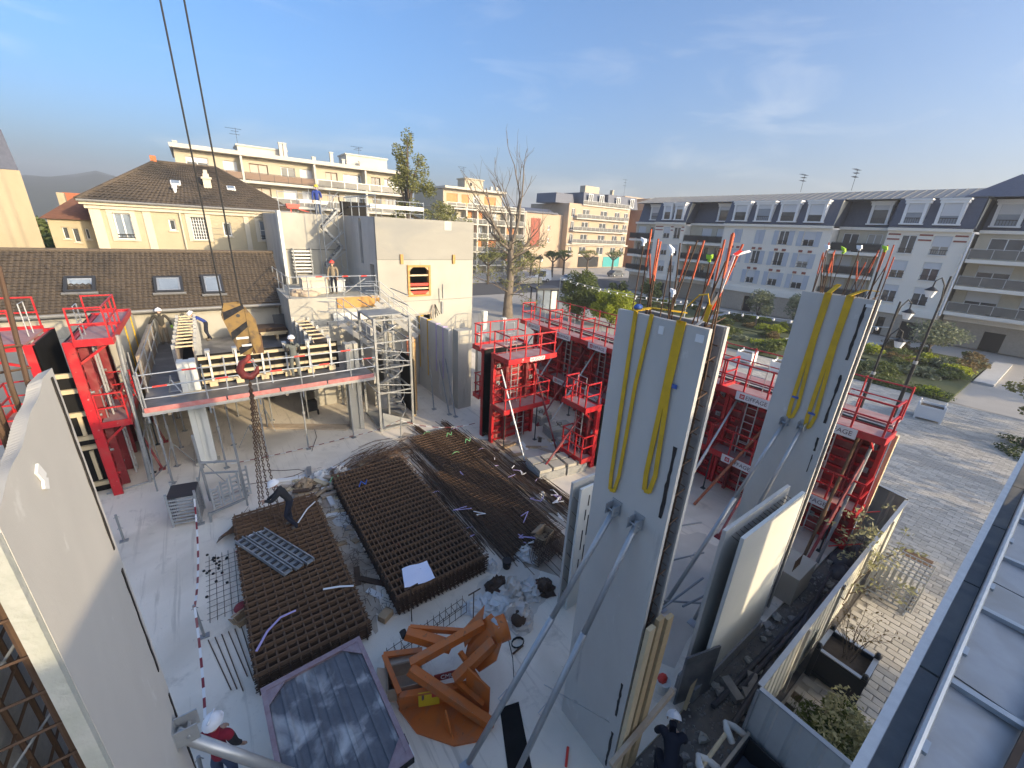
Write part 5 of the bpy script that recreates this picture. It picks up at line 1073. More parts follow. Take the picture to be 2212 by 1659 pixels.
def thick(mb, dx):
    v = [(a+dx, b_, c) for a, b_, c in mb.v]; n = len(mb.v); f0 = list(mb.f); mb.add(v, f0)
    for q in f0:
        for i in range(4): mb.add([mb.v[q[i]], mb.v[q[(i+1) % 4]], v[q[(i+1) % 4]], v[q[i]]], [(0, 1, 2, 3)])
    return mb
def double_wall(label, x0, y0, y1, z1, t=.065, gap=.36, streaks=(), jag=False, back=True):
    D = thing('precast_double_wall', label, 'wall', (x0, (y0+y1)/2, 0))
    B(x0, x0+t, y0, y1, 0, z1).build('front_leaf', 'conc', D)
    B(x0+t+gap, x0+2*t+gap, y0+.02, y1-.02, 0, z1-.02).build('rear_leaf', 'conc', D)
    B(x0+t+.001, x0+t+.012, y0+.03, y1-.03, .01, z1-.03).build('inner_face', 'conc_rough', D); B(x0+t+gap-.012, x0+t+gap-.001, y0+.04, y1-.03, .01, z1-.03).build('inner_face', 'conc_rough', D)
    for xx in (x0+t+.05, x0+t+gap*.5, x0+t+gap-.06): lattice(D, 'y', xx, y0+.05, y0+.55, .2, z1-.1, nv=3, step=.2)
    for i in range(int(z1/.16)):
        z = .2+i*.16; MB().tube((x0+t, y0+.07, z), (x0+t+gap, y0+.07+.1*(i % 3), z+.08), .009, n=4).build('tie_bar', 'rust_bar', D)
    for (yy, za, zb, w) in streaks: thick(black_streak(MB(), x0-.001, yy, za, zb, w), -.008).build('sealant', 'black_joint', D)
    return D
W1 = double_wall('tall grey precast double wall with yellow slings, braced by two galvanised props', 4.5, 2.36, 3.68, 8.35, streaks=((2.46, 5.7, 6.8, .048), (2.49, 1.5, 2.3, .042), (2.48, .1, 1.05, .042)))
W2 = double_wall('second tall grey precast double wall with yellow slings and long black sealant streaks', 10.5, 2.38, 3.66, 8.35, streaks=((2.5, 7.1, 8.25, .055), (2.5, 5.65, 6.77, .05), (2.51, 4.95, 5.28, .04), (2.51, 4.4, 4.85, .02), (2.47, 3.0, 3.5, .05)))
# starter bars on top: clusters and crossing ties with painted tips and plastic caps
def top_bars(x0, ya, yb, lab, seed, flip=1):
    rr = random.Random(seed); D = thing('starter_bars', lab, 'rebar', (x0, (ya+yb)/2, 8.3))
    spec = []
    for y in (yb-.08, yb-.14, yb-.2, yb-.26, ya+.06, ya+.11, ya+.16, ya+.03, ya+.2): spec.append((x0+rr.uniform(.02, .3), y, rr.uniform(-.06, .06), rr.uniform(-.05, .05), rr.uniform(.75, 1.05), True))
    for k in range(9): spec.append((x0+rr.uniform(.02, .3), ya+.3+(yb-ya-.65)*k/8, rr.uniform(-.12, .12), rr.choice((-1, 1))*rr.uniform(.1, .3), rr.uniform(.65, .95), k % 2 == 0))
    for (x, y, dx, dy, h, red) in spec:
        p, q = Vector((x, y, 7.7)), Vector((x+dx, y+dy, 8.35+h)); b_ = MB().tube(p, q, .0095, n=5).build('bar', 'rust_bar', D)
        if red: MB().tube(p.lerp(q, .72), q, .0125, n=5).build('painted_tip', 'rust_tip', b_)
    return D, spec
caps_lab = 'white plastic safety cap on the starter bars of the %s tall wall'
for (x0, ya, yb, nm, sd, caps) in ((4.62, 2.36, 3.66, 'first', 5, ((3.55, .95, 'helmet'), (3.12, .85, 'white'), (2.62, .82, 'glove'), (3.0, .32, 'white'))), (10.62, 2.38, 3.64, 'second', 9, ((3.5, .98, 'white'), (3.2, .93, 'glove'), (2.95, 1.02, 'white'), (2.55, 1.02, 'glove')))):
    top_bars(x0, ya, yb, 'rusty starter bars with orange painted tips on top of the %s tall wall' % nm, sd)
    for i, (y, h, mm) in enumerate(caps):
        s_ = .6 if x0 < 6 else .85; h *= .9; s_ *= .85; rr_ = .03*math.sin(i*2.1); q = MB().prism([(x0+.0, y-.06*s_, 8.35+h), (x0+.1*s_, y-.06*s_, 8.36+h), (x0+.1*s_, y+.05*s_, 8.37+h+rr_), (x0, y+.05*s_, 8.38+h+rr_)], (.01, .03*s_, .09*s_)); q.prism([(x0+.02*s_, y-.035*s_, 8.32+h), (x0+.07*s_, y-.035*s_, 8.32+h), (x0+.07*s_, y+.02*s_, 8.32+h), (x0+.02*s_, y+.02*s_, 8.32+h)], (0, 0, .04))
        one('capped_bar', MB().tube((x0+.05, y+.04-.02*i, 8.0), (x0+.05*s_, y-.01, 8.33+h), .008, n=5), 'rust_bar', 'rusty starter bar under a plastic cap on the %s tall wall' % nm, 'rebar', 'capped bars of the tall walls')
        one('safety_cap', q, mm, ('white', 'bright green')[mm == 'glove']+' plastic safety cap on a starter bar of the %s tall wall' % nm, 'cap', 'safety caps of the tall walls')
# slings on the walls
def ribbon(mb, pts, w, n=(1, 0, 0), t=.012):
    n = Vector(n)
    for a, b_ in zip(pts, pts[1:]):
        a, b_ = Vector(a), Vector(b_); d = b_-a; s = d.cross(n).normalized()*w/2; mb.obox((a+b_)/2, d/2*1.02, s, n*t/2)
    return mb
def loop(label, x, ytop1, ytop2, ybot, zt, zb, wid=.06, over=None):
    pts1 = [(x-.012, ytop1, zt), (x-.03, (ytop1*2+ybot)/3+.01, zt-(zt-zb)*.35), (x-.028, ybot+.05, zb+.25), (x-.03, ybot+.03, zb)]
    pts2 = [(x-.014, ytop2, zt), (x-.034, (ytop2*2+ybot)/3, zt-(zt-zb)*.35), (x-.03, ybot-.09, zb+.3), (x-.032, ybot-.05, zb+.02), (x-.034, ybot+.03, zb)]
    q = ribbon(MB(), pts1, wid); ribbon(q, pts2, wid*.9)
    if over: ribbon(q, over, wid*1.2, (0, 0, 1))
    return one('sling', q, 'sling', label, 'sling')
loop('yellow sling hung over the first tall wall, blue knot at its top', 4.5, 3.38, 3.13, 3.30, 8.37, 5.65, over=[(4.45, 3.38, 8.38), (4.8, 3.36, 8.4), (4.75, 3.1, 8.42), (4.95, 2.95, 8.4)])
loop('double yellow sling hung over the first tall wall, looped up over the bars', 4.5, 2.74, 2.68, 2.73, 8.37, 5.98, .07, over=[(4.47, 2.74, 8.36), (4.5, 2.68, 8.56), (4.53, 2.58, 8.70), (4.56, 2.50, 8.72), (4.58, 2.46, 8.6), (4.56, 2.47, 8.42)])
loop('yellow sling hung over the second tall wall, knotted on top', 10.5, 3.2, 3.14, 3.16, 8.37, 5.53, .08, over=[(10.45, 3.16, 8.38), (10.7, 3.1, 8.55), (10.8, 3.2, 8.5)])
loop('yellow sling hung over the second tall wall, trailing to its outer edge', 10.5, 2.82, 2.76, 2.78, 8.37, 5.43, .08, over=[(10.45, 2.8, 8.38), (10.7, 2.65, 8.5), (10.8, 2.45, 8.5)])
one('knot', MB().ell((4.55, 3.4, 8.42), .07, .05, .04), 'blue', 'blue plastic knot on top of the first tall wall', 'knot', smooth=True)
for x, y, z in ((4.47, 2.6, 7.55), (10.46, 2.7, 5.75), (10.46, 3.1, 6.0)): one('blue_tape', B(x, x+.02, y, y+.14, z, z+.05), 'blue', 'scrap of blue tape on a yellow sling of a tall wall', 'tape', 'blue tapes')
one('paper_tag', B(4.488, 4.497, 2.93, 3.0, 8.16, 8.26), 'paper2', 'small white paper label near the top of the first tall wall', 'label'); one('paper_tag', B(4.488, 4.497, 2.4, 2.5, 8.18, 8.27), 'paper2', 'white paper label by the outer edge of the first tall wall', 'label'); one('paper_tag', B(10.488, 10.497, 2.4, 2.5, 8.2, 8.26), 'paper2', 'white paper label by the outer edge of the second tall wall', 'label')
q = ribbon(MB(), [(4.6, 2.62, 8.30), (4.62, 2.52, 8.42), (4.66, 2.42, 8.75), (4.66, 2.36, 9.15), (4.9, 2.32, 9.2)], .03); q.cur = 1; ribbon(q, [(4.6, 2.66, 8.22), (4.6, 2.62, 8.30)], .04); ribbon(q, [(4.64, 2.46, 8.55), (4.66, 2.42, 8.75)], .034); ribbon(q, [(4.66, 2.36, 9.15), (4.75, 2.34, 9.2)], .04)
tag(q.build('barrier_tape', ['paper2', 'red_plastic']), 'red and white tape tied between the bars of the first tall wall', 'tape')
# push-pull props with head brackets
def wall_prop(label, head, foot, r=.055):
    D = thing('push_pull_prop', label, 'prop', (foot[0], foot[1], 0)); h, f = Vector(head), Vector(foot); d = (h-f)
    MB().tube(f+d*.02, f+d*.62, r, n=10).build('outer_tube', 'galv', D, True); MB().tube(f+d*.6, h, r*.82, n=10).build('inner_tube', 'galv', D, True)
    s = 1 if foot[0] < head[0] else -1
    MB().box(*sorted((h.x, h.x+s*.012)), h.y-.09, h.y+.09, h.z-.12, h.z+.12).box(*sorted((h.x-s*.16, h.x)), h.y-.075, h.y-.063, h.z-.1, h.z+.08).box(*sorted((h.x-s*.16, h.x)), h.y+.063, h.y+.075, h.z-.1, h.z+.08).tube((h.x-s*.09, h.y-.1, h.z-.02), (h.x-s*.09, h.y+.1, h.z-.02), .014, n=6).build('head_bracket', 'galv', D)
    c = f+d*.3; MB().path([c+Vector((-.09, 0, 0)), c+Vector((-.09, .09, -.05)), c+Vector((.09, .09, .05)), c+Vector((.09, 0, 0))], .01, 5).build('handle', 'galv', D)
    B(f.x-.1, f.x+.1, f.y-.1, f.y+.1, 0, .03).build('foot_plate', 'galv', D)
wall_prop('galvanised prop bracing the inner half of the first tall wall', (4.485, 3.18, 5.42), (2.38, 3.94, .03))
wall_prop('galvanised prop bracing the outer half of the first tall wall', (4.485, 2.77, 5.44), (3.0, 3.30, .03))
wall_prop('galvanised prop bracing the inner half of the second tall wall', (10.485, 3.22, 5.41), (8.4, 4.0, .03), .05)
wall_prop('galvanised prop bracing the outer half of the second tall wall', (10.485, 2.86, 5.45), (8.7, 3.3, .03), .045)
wall_prop('short foreground prop on the left precast wall, above the man in red', (-.868, 3.41, 5.08), (1.25, 3.0, 1.6), .062)
# boards cramped to the free edge of the first wall
for i, (x, y, w, h) in enumerate(((4.46, 2.27, .15, 3.78), (4.68, 2.27, .14, 3.84), (4.9, 2.25, .16, 3.74))): one('edge_board', MB().obox((x+w/2, y, h/2), (w/2, 0, 0), (0, .035, 0), (.03, 0, h/2)), 'timber' if i else 'timber_pale', 'upright timber board cramped to the free edge of the first tall wall', 'board', 'boards on the first tall wall')
one('cross_board', MB().bar((4.1, 2.17, 1.05), (5.7, 2.17, 1.5), .07, .17), 'timber_old', 'slanting cross board nailed over the upright edge boards', 'board')
one('edge_board', B(5.0, 5.14, 3.72, 3.78, 0, 3.6), 'timber_old', 'stained board standing against the inner edge of the first tall wall', 'board')
one('tie_rod', MB().tube((3.6, 3.4, 1.9), (4.6, 2.5, 1.1), .008, n=5).tube((4.0, 3.05, 1.58), (4.06, 3.0, 1.54), .025, n=6), 'alu', 'thin tie rod with turnbuckle against the first tall wall', 'rod')
# left foreground wall with broken top
L1 = thing('precast_double_wall', 'foreground precast double wall with broken top and rusty rebar showing at its open end', 'wall', (-.9, 3, 0))
n = 60; top = [(2.35+(3.64-2.35)*i/n) for i in range(n+1)]; m = MB()
zt = [8.34-.26*max(0, 1-(i/n)*1.2)**.9-(.012*math.sin(i*.3+1))*(1 if i < 48 else .12) for i in range(n+1)]
for i in range(n):
    a, b_ = top[i], top[i+1]
    m.add([(-.87, a, 0), (-.87, b_, 0), (-.87, b_, zt[i+1]), (-.87, a, zt[i]), (-.94, a, 0), (-.94, b_, 0), (-.94, b_, zt[i+1]-.03), (-.94, a, zt[i]-.04)], [(0, 1, 2, 3), (5, 4, 7, 6), (3, 2, 6, 7)]+([(4, 0, 3, 7)] if i == 0 else [])+([(1, 5, 6, 2)] if i == n-1 else []))
m.build('front_leaf', 'conc', L1); B(-.942, -.872, 2.30, 2.349, 0, 8.0).build('leaf_edge', 'conc_green', L1)
B(-1.46, -1.40, 2.35, 3.64, 0, 8.3).build('rear_leaf', 'conc_rough', L1)
for (yy, za, zb) in ((3.56, 6.97, 8.3), (3.555, 5.69, 6.78), (3.585, 4.2, 5.35)): thick(black_streak(MB(), -.869, yy, za, zb, .03), .006).build('sealant', 'black_joint', L1)
for xx in (-1.0, -1.34):
    for yy in (2.42, 2.62, 2.85, 3.1): MB().tube((xx, yy, 0), (xx, yy, 9.0 if xx < -1.2 or yy > 2.7 else 8.7), .014, n=6).build('vertical_bar', 'rust_bar', L1)
for i in range(34):
    z = .3+i*.24; MB().tube((-1.36, 2.40, z), (-.98, 2.40, z+.02), .009, n=5).build('tie_bar', 'rust_bar', L1); MB().tube((-1.34, 2.36, z+.1), (-1.34, 3.3, z+.1), .009, n=5).build('tie_bar', 'rust_bar', L1)
for i in range(16):
    z = .4+i*.5; MB().path([(-1.36, 2.44, z), (-1.15, 2.5, z+.25), (-.98, 2.44, z+.5)], .007, 4).build('lattice_bar', 'galv_dull', L1)
for k, (xx, ya, dy, h) in enumerate(((-.97, 3.56, .42, .62), (-1.0, 3.42, .38, .66), (-1.1, 3.5, .45, .7), (-1.04, 3.3, .4, .55), (-1.22, 3.4, .35, .75))): MB().path([(xx, ya-.05, 7.6), (xx, ya, 8.3), (xx-.05, ya+dy, 8.3+h)], .013, 6).build('starter_bar', 'rust_bar', L1)
for z in (8.36, 8.5): MB().tube((-1.25, 3.5, z), (-.95, 3.62, z), .008, n=5).build('tie_bar', 'rust_bar', L1)
one('plastic_scrap', ribbon(MB(), [(-.862, 2.86, 8.03), (-.86, 2.9, 7.95), (-.862, 2.87, 7.9)], .06), 'paper2', 'scrap of white plastic stuck to the foreground wall near its broken top', 'scrap')
# pale double walls
D = thing('precast_double_wall', 'pale double wall with short black sealant dashes behind the first tall wall', 'wall', (7, 5.5, 0))
B(6.22, 8.3, 5.40, 5.46, 0, 3.75).build('front_leaf', 'conc_white', D); B(6.20, 8.3, 5.66, 5.73, 0, 3.78).build('rear_leaf', 'conc', D)
for x, z0, z1 in ((6.42, .9, 1.6), (6.42, 1.9, 2.5), (6.55, 1.2, 2.0), (6.56, 2.3, 2.9), (6.44, 2.8, 3.1), (6.5, 3.2, 3.5)): B(x, x+.03, 5.392, 5.399, z0, z1).build('sealant', 'black_joint', D)
for i in range(8): MB().tube((6.25, 5.47, .4+i*.42), (6.25, 5.65, .45+i*.42), .008, n=4).build('tie_bar', 'rust_bar', D)
D = thing('precast_double_wall', 'broad pale double wall panel standing over the trench, dappled with light', 'wall', (8.5, 2.3, 0))
B(7.12, 9.82, 2.24, 2.31, .42, 4.25).build('front_leaf', 'conc_white', D); B(7.0, 9.75, 2.52, 2.59, .42, 4.28).build('rear_leaf', 'conc', D)
for i in range(16): MB().tube((7.3+i*.16, 2.31, 4.0), (7.3+i*.16, 2.52, 4.05), .007, n=4).build('tie_bar', 'rust_dark', D)
B(6.9, 9.9, 2.2, 2.62, .0, .41).build('footing', 'conc_rough', D)
one('shutter_board', MB().obox((6.95, 2.28, .75), (.42, -.12, 0), (.0, .02, 0), (0, 0, .7)), 'ply_deck', 'dirty dark shutter board leaning at the end of the broad pale wall', 'board')
one('plinth', B(11.5, 12.7, 2.1, 2.9, 0, .9), 'conc_pale', 'concrete plinth with starter bars behind the second tall wall', 'plinth')
for k in range(12): one('starter_bar', MB().tube((11.7+.09*(k % 6), 2.35+.3*(k//6), .9), (11.7+.09*(k % 6)+.02, 2.36+.3*(k//6), 1.25), .01, n=4), 'rust_bar', 'short starter bar sticking out of the concrete plinth', 'rebar', 'starter bars of the plinth')
one('steel_prop', MB().tube((13.36, 6.12, .02), (15.3, 5.3, 3.0), .05, n=8), 'rust_orange', 'rusty orange prop leaning on the red formwork between the tall walls', 'prop')
for k, (p, q) in enumerate((((13.6, 2.6, .1), (15.2, 2.7, 3.9)), ((13.9, 2.3, .1), (15.3, 2.35, 3.9)))): one('steel_prop', MB().tube(p, q, .045, n=8).tube(Vector(p).lerp(Vector(q), .3), Vector(p).lerp(Vector(q), .42), .06, n=8), ('rust', 'galv_dull')[k], ('rusty prop standing against the last red formwork unit', 'scuffed grey prop standing against the last red formwork unit')[k], 'prop')
for k, (p, q) in enumerate((((7.9, 3.3, 1.1), (9.2, 3.0, 1.25)), ((7.6, 4.4, .5), (9.0, 3.2, .6)), ((9.2, 5.0, .25), (11.0, 4.4, .3)), ((10.0, 6.2, .2), (12.2, 5.2, .35)), ((6.6, 4.0, .1), (8.6, 3.3, 1.6)))): one('scaffold_tube', MB().tube(p, q, .027, n=7), 'galv_dull', 'loose scaffold tube in the gap between the tall walls', 'tube', 'tubes between the tall walls')
# ------------------------------------------------------------------ stacks of reinforcing mesh
def barmesh(L, r, n=4): return MB().tube((0, 0, 0), (0, L, 0), r, n=n).mesh('bar', 'rust')
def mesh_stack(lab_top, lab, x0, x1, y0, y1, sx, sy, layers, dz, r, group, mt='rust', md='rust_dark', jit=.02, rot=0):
    nx, ny = int((x1-x0)/sx)+1, int((y1-y0)/sy)+1
    for k in range(layers):
        z = .03+k*dz; jx, jy = rnd.gauss(0, jit), rnd.gauss(0, jit); a = rnd.gauss(0, .0012)+rot
        top = k == layers-1
        cx, cy = (x0+x1)/2+jx, (y0+y1)/2+jy
        if top:
            T = thing('rebar_mesh', lab_top, 'rebar mesh', (cx, cy, z), a)
            m1 = MB().tube((0, y0-(y0+y1)/2-.05, 0), (0, y1-(y0+y1)/2+.05, 0), r, n=5).mesh('bar', mt); m2 = MB().tube((x0-(x0+x1)/2-.05, 0, 2*r), (x1-(x0+x1)/2+.05, 0, 2*r), r, n=5).mesh('bar', mt)
            for i in range(nx): place('long_bar', m1, T, (x0+i*sx-(x0+x1)/2+rnd.gauss(0, .003), rnd.gauss(0, .02), 0))
            for j in range(ny): place('cross_bar', m2, T, (rnd.gauss(0, .02), y0+j*sy-(y0+y1)/2+rnd.gauss(0, .003), 0))
        else:
            m = MB(); ca, sa = math.cos(a), math.sin(a)
            def P_(u, v, w): return (cx+u*ca-v*sa, cy+u*sa+v*ca, w)
            for i in range(nx):
                u = x0+i*sx-(x0+x1)/2+rnd.gauss(0, .004); e1, e2 = rnd.uniform(.03, .09), rnd.uniform(.03, .09); m.tube(P_(u, -(y1-y0)/2-e1, z), P_(u, (y1-y0)/2+e2, z), r, n=4, caps=False)
            for j in range(ny):
                v = y0+j*sy-(y0+y1)/2+rnd.gauss(0, .004); e1, e2 = rnd.uniform(.03, .09), rnd.uniform(.03, .09); m.tube(P_(-(x1-x0)/2-e1, v, z+2*r), P_((x1-x0)/2+e2, v, z+2*r), r, n=4, caps=False)
            o = one('rebar_mesh', m, md if k < layers*.8 else mt, lab, 'rebar mesh', group)  # lower sheets darker: shade down inside the stack put into their colour
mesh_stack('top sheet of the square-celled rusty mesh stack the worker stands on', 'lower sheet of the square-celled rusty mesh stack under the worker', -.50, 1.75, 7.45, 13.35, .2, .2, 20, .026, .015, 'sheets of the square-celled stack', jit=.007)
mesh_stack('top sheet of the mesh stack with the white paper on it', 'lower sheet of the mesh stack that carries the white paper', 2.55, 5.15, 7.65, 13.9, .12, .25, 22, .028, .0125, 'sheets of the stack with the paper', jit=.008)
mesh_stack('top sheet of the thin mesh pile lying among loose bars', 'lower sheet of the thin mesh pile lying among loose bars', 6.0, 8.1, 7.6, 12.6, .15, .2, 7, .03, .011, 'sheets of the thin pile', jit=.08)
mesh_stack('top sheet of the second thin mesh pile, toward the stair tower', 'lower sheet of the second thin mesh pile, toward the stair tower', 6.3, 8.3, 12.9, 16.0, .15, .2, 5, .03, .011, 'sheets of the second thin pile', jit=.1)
def blotch(label, cx, cy, rx, ry, z, mm, n=40):
    q = MB(); ring = []
    for i in range(n):
        a = 2*math.pi*i/n; k = 1+.16*math.sin(3*a+cx)+.12*math.sin(7*a+cy)+rnd.gauss(0, .05); ring.append((cx+rx*k*math.cos(a), cy+ry*k*math.sin(a), z))
    q.add(ring+[(cx, cy, z)], [(i, (i+1) % n, n) for i in range(n)]); o = struct('dirt_layer', q, mm); return o
mat('dirt_brown', (.34, .265, .195), .95, c2=(.55, .475, .385), scale=2.2, amt=.9, c3=(.23, .165, .115), scale3=.9, bump=.4, bscale=15)
mat('dirt_grey', (.50, .44, .37), .95, c2=(.64, .575, .49), scale=1.8, amt=.9)
blotch('', 7.5, 11.6, 2.0, 5.0, .004, 'dirt_brown'); blotch('', 3.1, 14.5, 1.9, .75, .005, 'dirt_brown'); blotch('', 2.15, 10.6, .35, 3.0, .006, 'dirt_brown'); blotch('', 5.3, 6.7, 1.2, .8, .0045, 'dirt_grey'); blotch('', 11.6, 12.2, 2.2, 2.4, .003, 'dirt_grey'); blotch('', 9.5, 4.5, 3.0, 1.6, .0035, 'dirt_grey')
# long loose bars and bundles
bl = [MB().tube((0, -3.2, 0), (0, 3.2, 0), .011, n=5).mesh('bar', m_) for m_ in ('rust', 'rust_dark', 'rust_bar')]+[MB().tube((0, -2.2, 0), (0, 2.2, 0), .011, n=5).mesh('bar', m_) for m_ in ('rust', 'rust_dark')]
for i in range(170):
    t = rnd.random(); x = 5.5+t*3.9+rnd.gauss(0, .12); y = 11.4+rnd.gauss(0, .9)-(x-7)*.15; z = .03+rnd.random()*.22
    o = place('steel_bar', rnd.choice(bl), None, (x, y, z), (rnd.gauss(0, .01), 0, rnd.gauss(0, .06))); tag(o, 'long loose rusty bar in the heap beside the mesh stacks', 'rebar', 'loose bars of the heap')
for i, (x, y, n, a, lab) in enumerate(((7.3, 14.9, 26, .12, 'tied bundle of long grey-brown bars pointing at the stair tower'), (8.5, 14.6, 30, .05, 'tied bundle of brown bars beside the red tower'), (9.3, 9.2, 18, .0, 'tied bundle of bars along the edge of the heap by the ballast blocks'), (5.5, 10.5, 14, .02, 'bundle of bars lying between the mesh stacks'))):
    T = thing('bar_bundle', lab, 'rebar', (x, y, 0), a); me = MB().tube((0, -2.1, 0), (0, 2.1, 0), .012, n=5).mesh('bar', ('rust', 'rust', 'rust_dark', 'rust')[i])
    for k in range(n): place('bar', me, T, (rnd.gauss(0, .12), rnd.gauss(0, .15), .03+abs(rnd.gauss(0, .07))), (rnd.gauss(0, .006), 0, rnd.gauss(0, .012)))
    for yy in (-1.2, 1.1): MB().path([(.2*math.cos(t), yy, .1+.13*math.sin(t)) for t in [j*.7 for j in range(10)]], .012, 4).build('binding', 'green_strap' if i == 0 else 'purple', T, world=False)
# heap of bent stirrups and fan of short bars behind the stacks
T = thing('bent_bar_heap', 'fan-shaped heap of bent rusty bars behind the middle mesh stack', 'rebar', (4.6, 15.2, 0))
for k in range(110):
    a = rnd.gauss(.35, .28); c = Vector((4.6+rnd.gauss(0, .55), 15.0+rnd.gauss(0, .35), .05+abs(rnd.gauss(0, .2)))); d = Vector((math.cos(a), math.sin(a), 0))*rnd.uniform(.6, 1.1)
    MB().path([c-d, c+Vector((0, 0, .12)), c+d], .011, 4).build('bent_bar', 'rust' if k % 3 else 'rust_bar', T)
T = thing('hook_bar_heap', 'coil of thick bent bars in front of the ballast blocks', 'rebar', (9.3, 11.2, 0))
for k in range(14):
    o_ = .06*k; MB().path([(8.7+o_, 11.5-.04*k, .05), (9.2+o_, 11.7-.05*k, .28), (9.6+o_, 11.4-.05*k, .3), (9.75+o_, 10.9-.04*k, .06)], .016, 5).build('bent_bar', 'rust_bar', T)
T = thing('stirrup_bundle', 'bundle of rusty square stirrups near the plastic bags', 'rebar', (6.7, 7.1, 0))
for k in range(22):
    z = .05+.035*(k % 8); x = 6.5+.05*k; MB().path([(x, 6.9, z), (x+.35, 7.35, z+.02), (x+.1, 7.5, z+.2), (x-.2, 7.0, z+.2), (x, 6.9, z)], .011, 4).build('stirrup', 'rust_bar', T)
T = thing('stirrup_bundle', 'looped bars lying beside the man in red', 'rebar', (-.3, 7.3, 0))
for k in range(5): MB().path([(-.55+.13*k, 7.6-.1*k, .02+.03*k), (-.4+.13*k, 7.75-.1*k, .1), (-.15+.13*k, 7.35-.1*k, .12), (-.3+.12*k, 7.15-.1*k, .03), (-.55+.13*k, 7.6-.1*k, .02+.03*k)], .012, 4).build('stirrup', 'rust_bar', T)
T = thing('stirrup_bundle', 'bundle of thin rusty hoops next to the grey stillage', 'rebar', (-.75, 13.4, 0))
for k in range(16): MB().path([(-1.05+.03*k, 12.9+.02*k, .04+.01*k), (-.55+.03*k, 13.5+.02*k, .1+.02*k), (-.35+.02*k, 13.3, .3), (-.95+.03*k, 12.8, .28), (-1.05+.03*k, 12.9+.02*k, .04+.01*k)], .009, 4).build('hoop', 'rust', T)
T = thing('rebar_mesh', 'light loose mesh sheet lying flat beside the square-celled stack', 'rebar mesh', (-.95, 11.3, .02))
for i in range(6): MB().tube((-1.3+i*.15, 9.9, .02), (-1.25+i*.15, 12.4, .03), .006, n=4).build('long_bar', 'rust_dark', T)
for j in range(12): MB().tube((-1.35, 10+j*.2, .03), (-.5, 10.02+j*.2, .035), .006, n=4).build('cross_bar', 'rust_dark', T)
for i in range(7): one('steel_bar', MB().tube((-1.35+.13*i, 9.4, .02), (-1.0+.1*i, 7.6+rnd.uniform(-.3, .4), .02), .011, n=5), 'rust_bar', 'single bar lying on the white slab left of the square-celled stack', 'rebar', 'single bars on the slab')
for i in range(20): one('spacer', MB().tube((-1.15+rnd.gauss(0, .14), 11.9+rnd.gauss(0, .25), .012), (-1.15+rnd.gauss(0, .0)+.0, 11.9, .04), .0) if 0 else MB().tube((0, 0, 0), (0, 0, .03), .035, n=8), 'dark', 'small black plastic spacer scattered on the slab', 'spacer', 'black spacers').location = (-1.15+rnd.gauss(0, .16), 11.8+rnd.gauss(0, .28), .003)
# rebar cage strip behind the orange frame
T = thing('rebar_cage', 'low ladder-like rebar cage lying behind the orange frame', 'rebar', (2.6, 6.6, 0))
for s in (0, .22):
    for z in (.05, .3): MB().tube((1.9, 6.45+s, z), (4.0, 6.75+s, z), .008, n=4).build('long_bar', 'rust_dark', T)
for i in range(13):
    f_ = i/12; x, y = 1.9+2.1*f_, 6.45+.3*f_; MB().path([(x, y, .02), (x, y, .4)], .007, 4).build('upright', 'rust_bar', T); MB().path([(x, y+.22, .02), (x, y+.22, .4)], .007, 4).build('upright', 'rust_bar', T); MB().tube((x, y, .3), (x, y+.22, .3), .007, n=4).build('tie_bar', 'rust_bar', T)
for (x, y, h) in ((2.75, 7.3, 1.1), (4.05, 6.5, .9)): one('marker_bar', MB().tube((x, y, 0), (x, y, h), .014, n=5).tube((x-.15, y, h), (x+.2, y+.02, h), .018, n=5), 'rust_dark', 'upright bar with crosspiece beyond the orange frame', 'rebar', 'upright bars by the orange frame')
# galvanised ribbed trays on the stack
T = thing('ribbed_trays', 'dark grey ribbed steel trays lying across the square-celled stack', 'steel trays', (.35, 10.9, .56), 0)
u = Vector((.95, -2.05, 0)).normalized(); v_ = Vector((u.y, -u.x, 0))*-1
for k in range(3):
    c = Vector((.28, 10.95, .60))+v_*(k-1)*.27+u*(.08*(k-1))
    tr = MB().obox(c, u*1.12, v_*.1, (0, 0, .012)).obox(c+v_*.1+Vector((0, 0, .03)), u*1.12, v_*.014, (0, 0, .05)).obox(c-v_*.1+Vector((0, 0, .03)), u*1.12, v_*.014, (0, 0, .05)).build('tray', 'galv_dull', T)
    for j in range(9): MB().obox(c+u*(-.95+j*.24)+Vector((0, 0, .04)), u*.035, v_*.085, (0, 0, .02)).build('rib', 'dark_metal', tr)
# paper plan with fold
pp = MB(); w4 = [(2.95, 8.38), (3.62, 8.27), (3.55, 7.62), (2.76, 7.72)]
g = 6; P0, P1, P2, P3 = [Vector((a, b_, .68)) for a, b_ in w4]; vs = []; fs = []
for i in range(g+1):
    for j in range(g+1):
        p = P0.lerp(P1, i/g).lerp(P3.lerp(P2, i/g), j/g); p.z += .02*math.sin(i*1.1)+.015*math.sin(j*1.7+i*.4)+(.05 if i == 0 and j > 4 else 0); vs.append(p)
for i in range(g):
    for j in range(g): fs.append((i*(g+1)+j, (i+1)*(g+1)+j, (i+1)*(g+1)+j+1, i*(g+1)+j+1))
pp.add(vs, fs); po = one('paper_plan', pp, 'paper', 'large white paper plan lying on the mesh stack', 'paper', smooth=True)
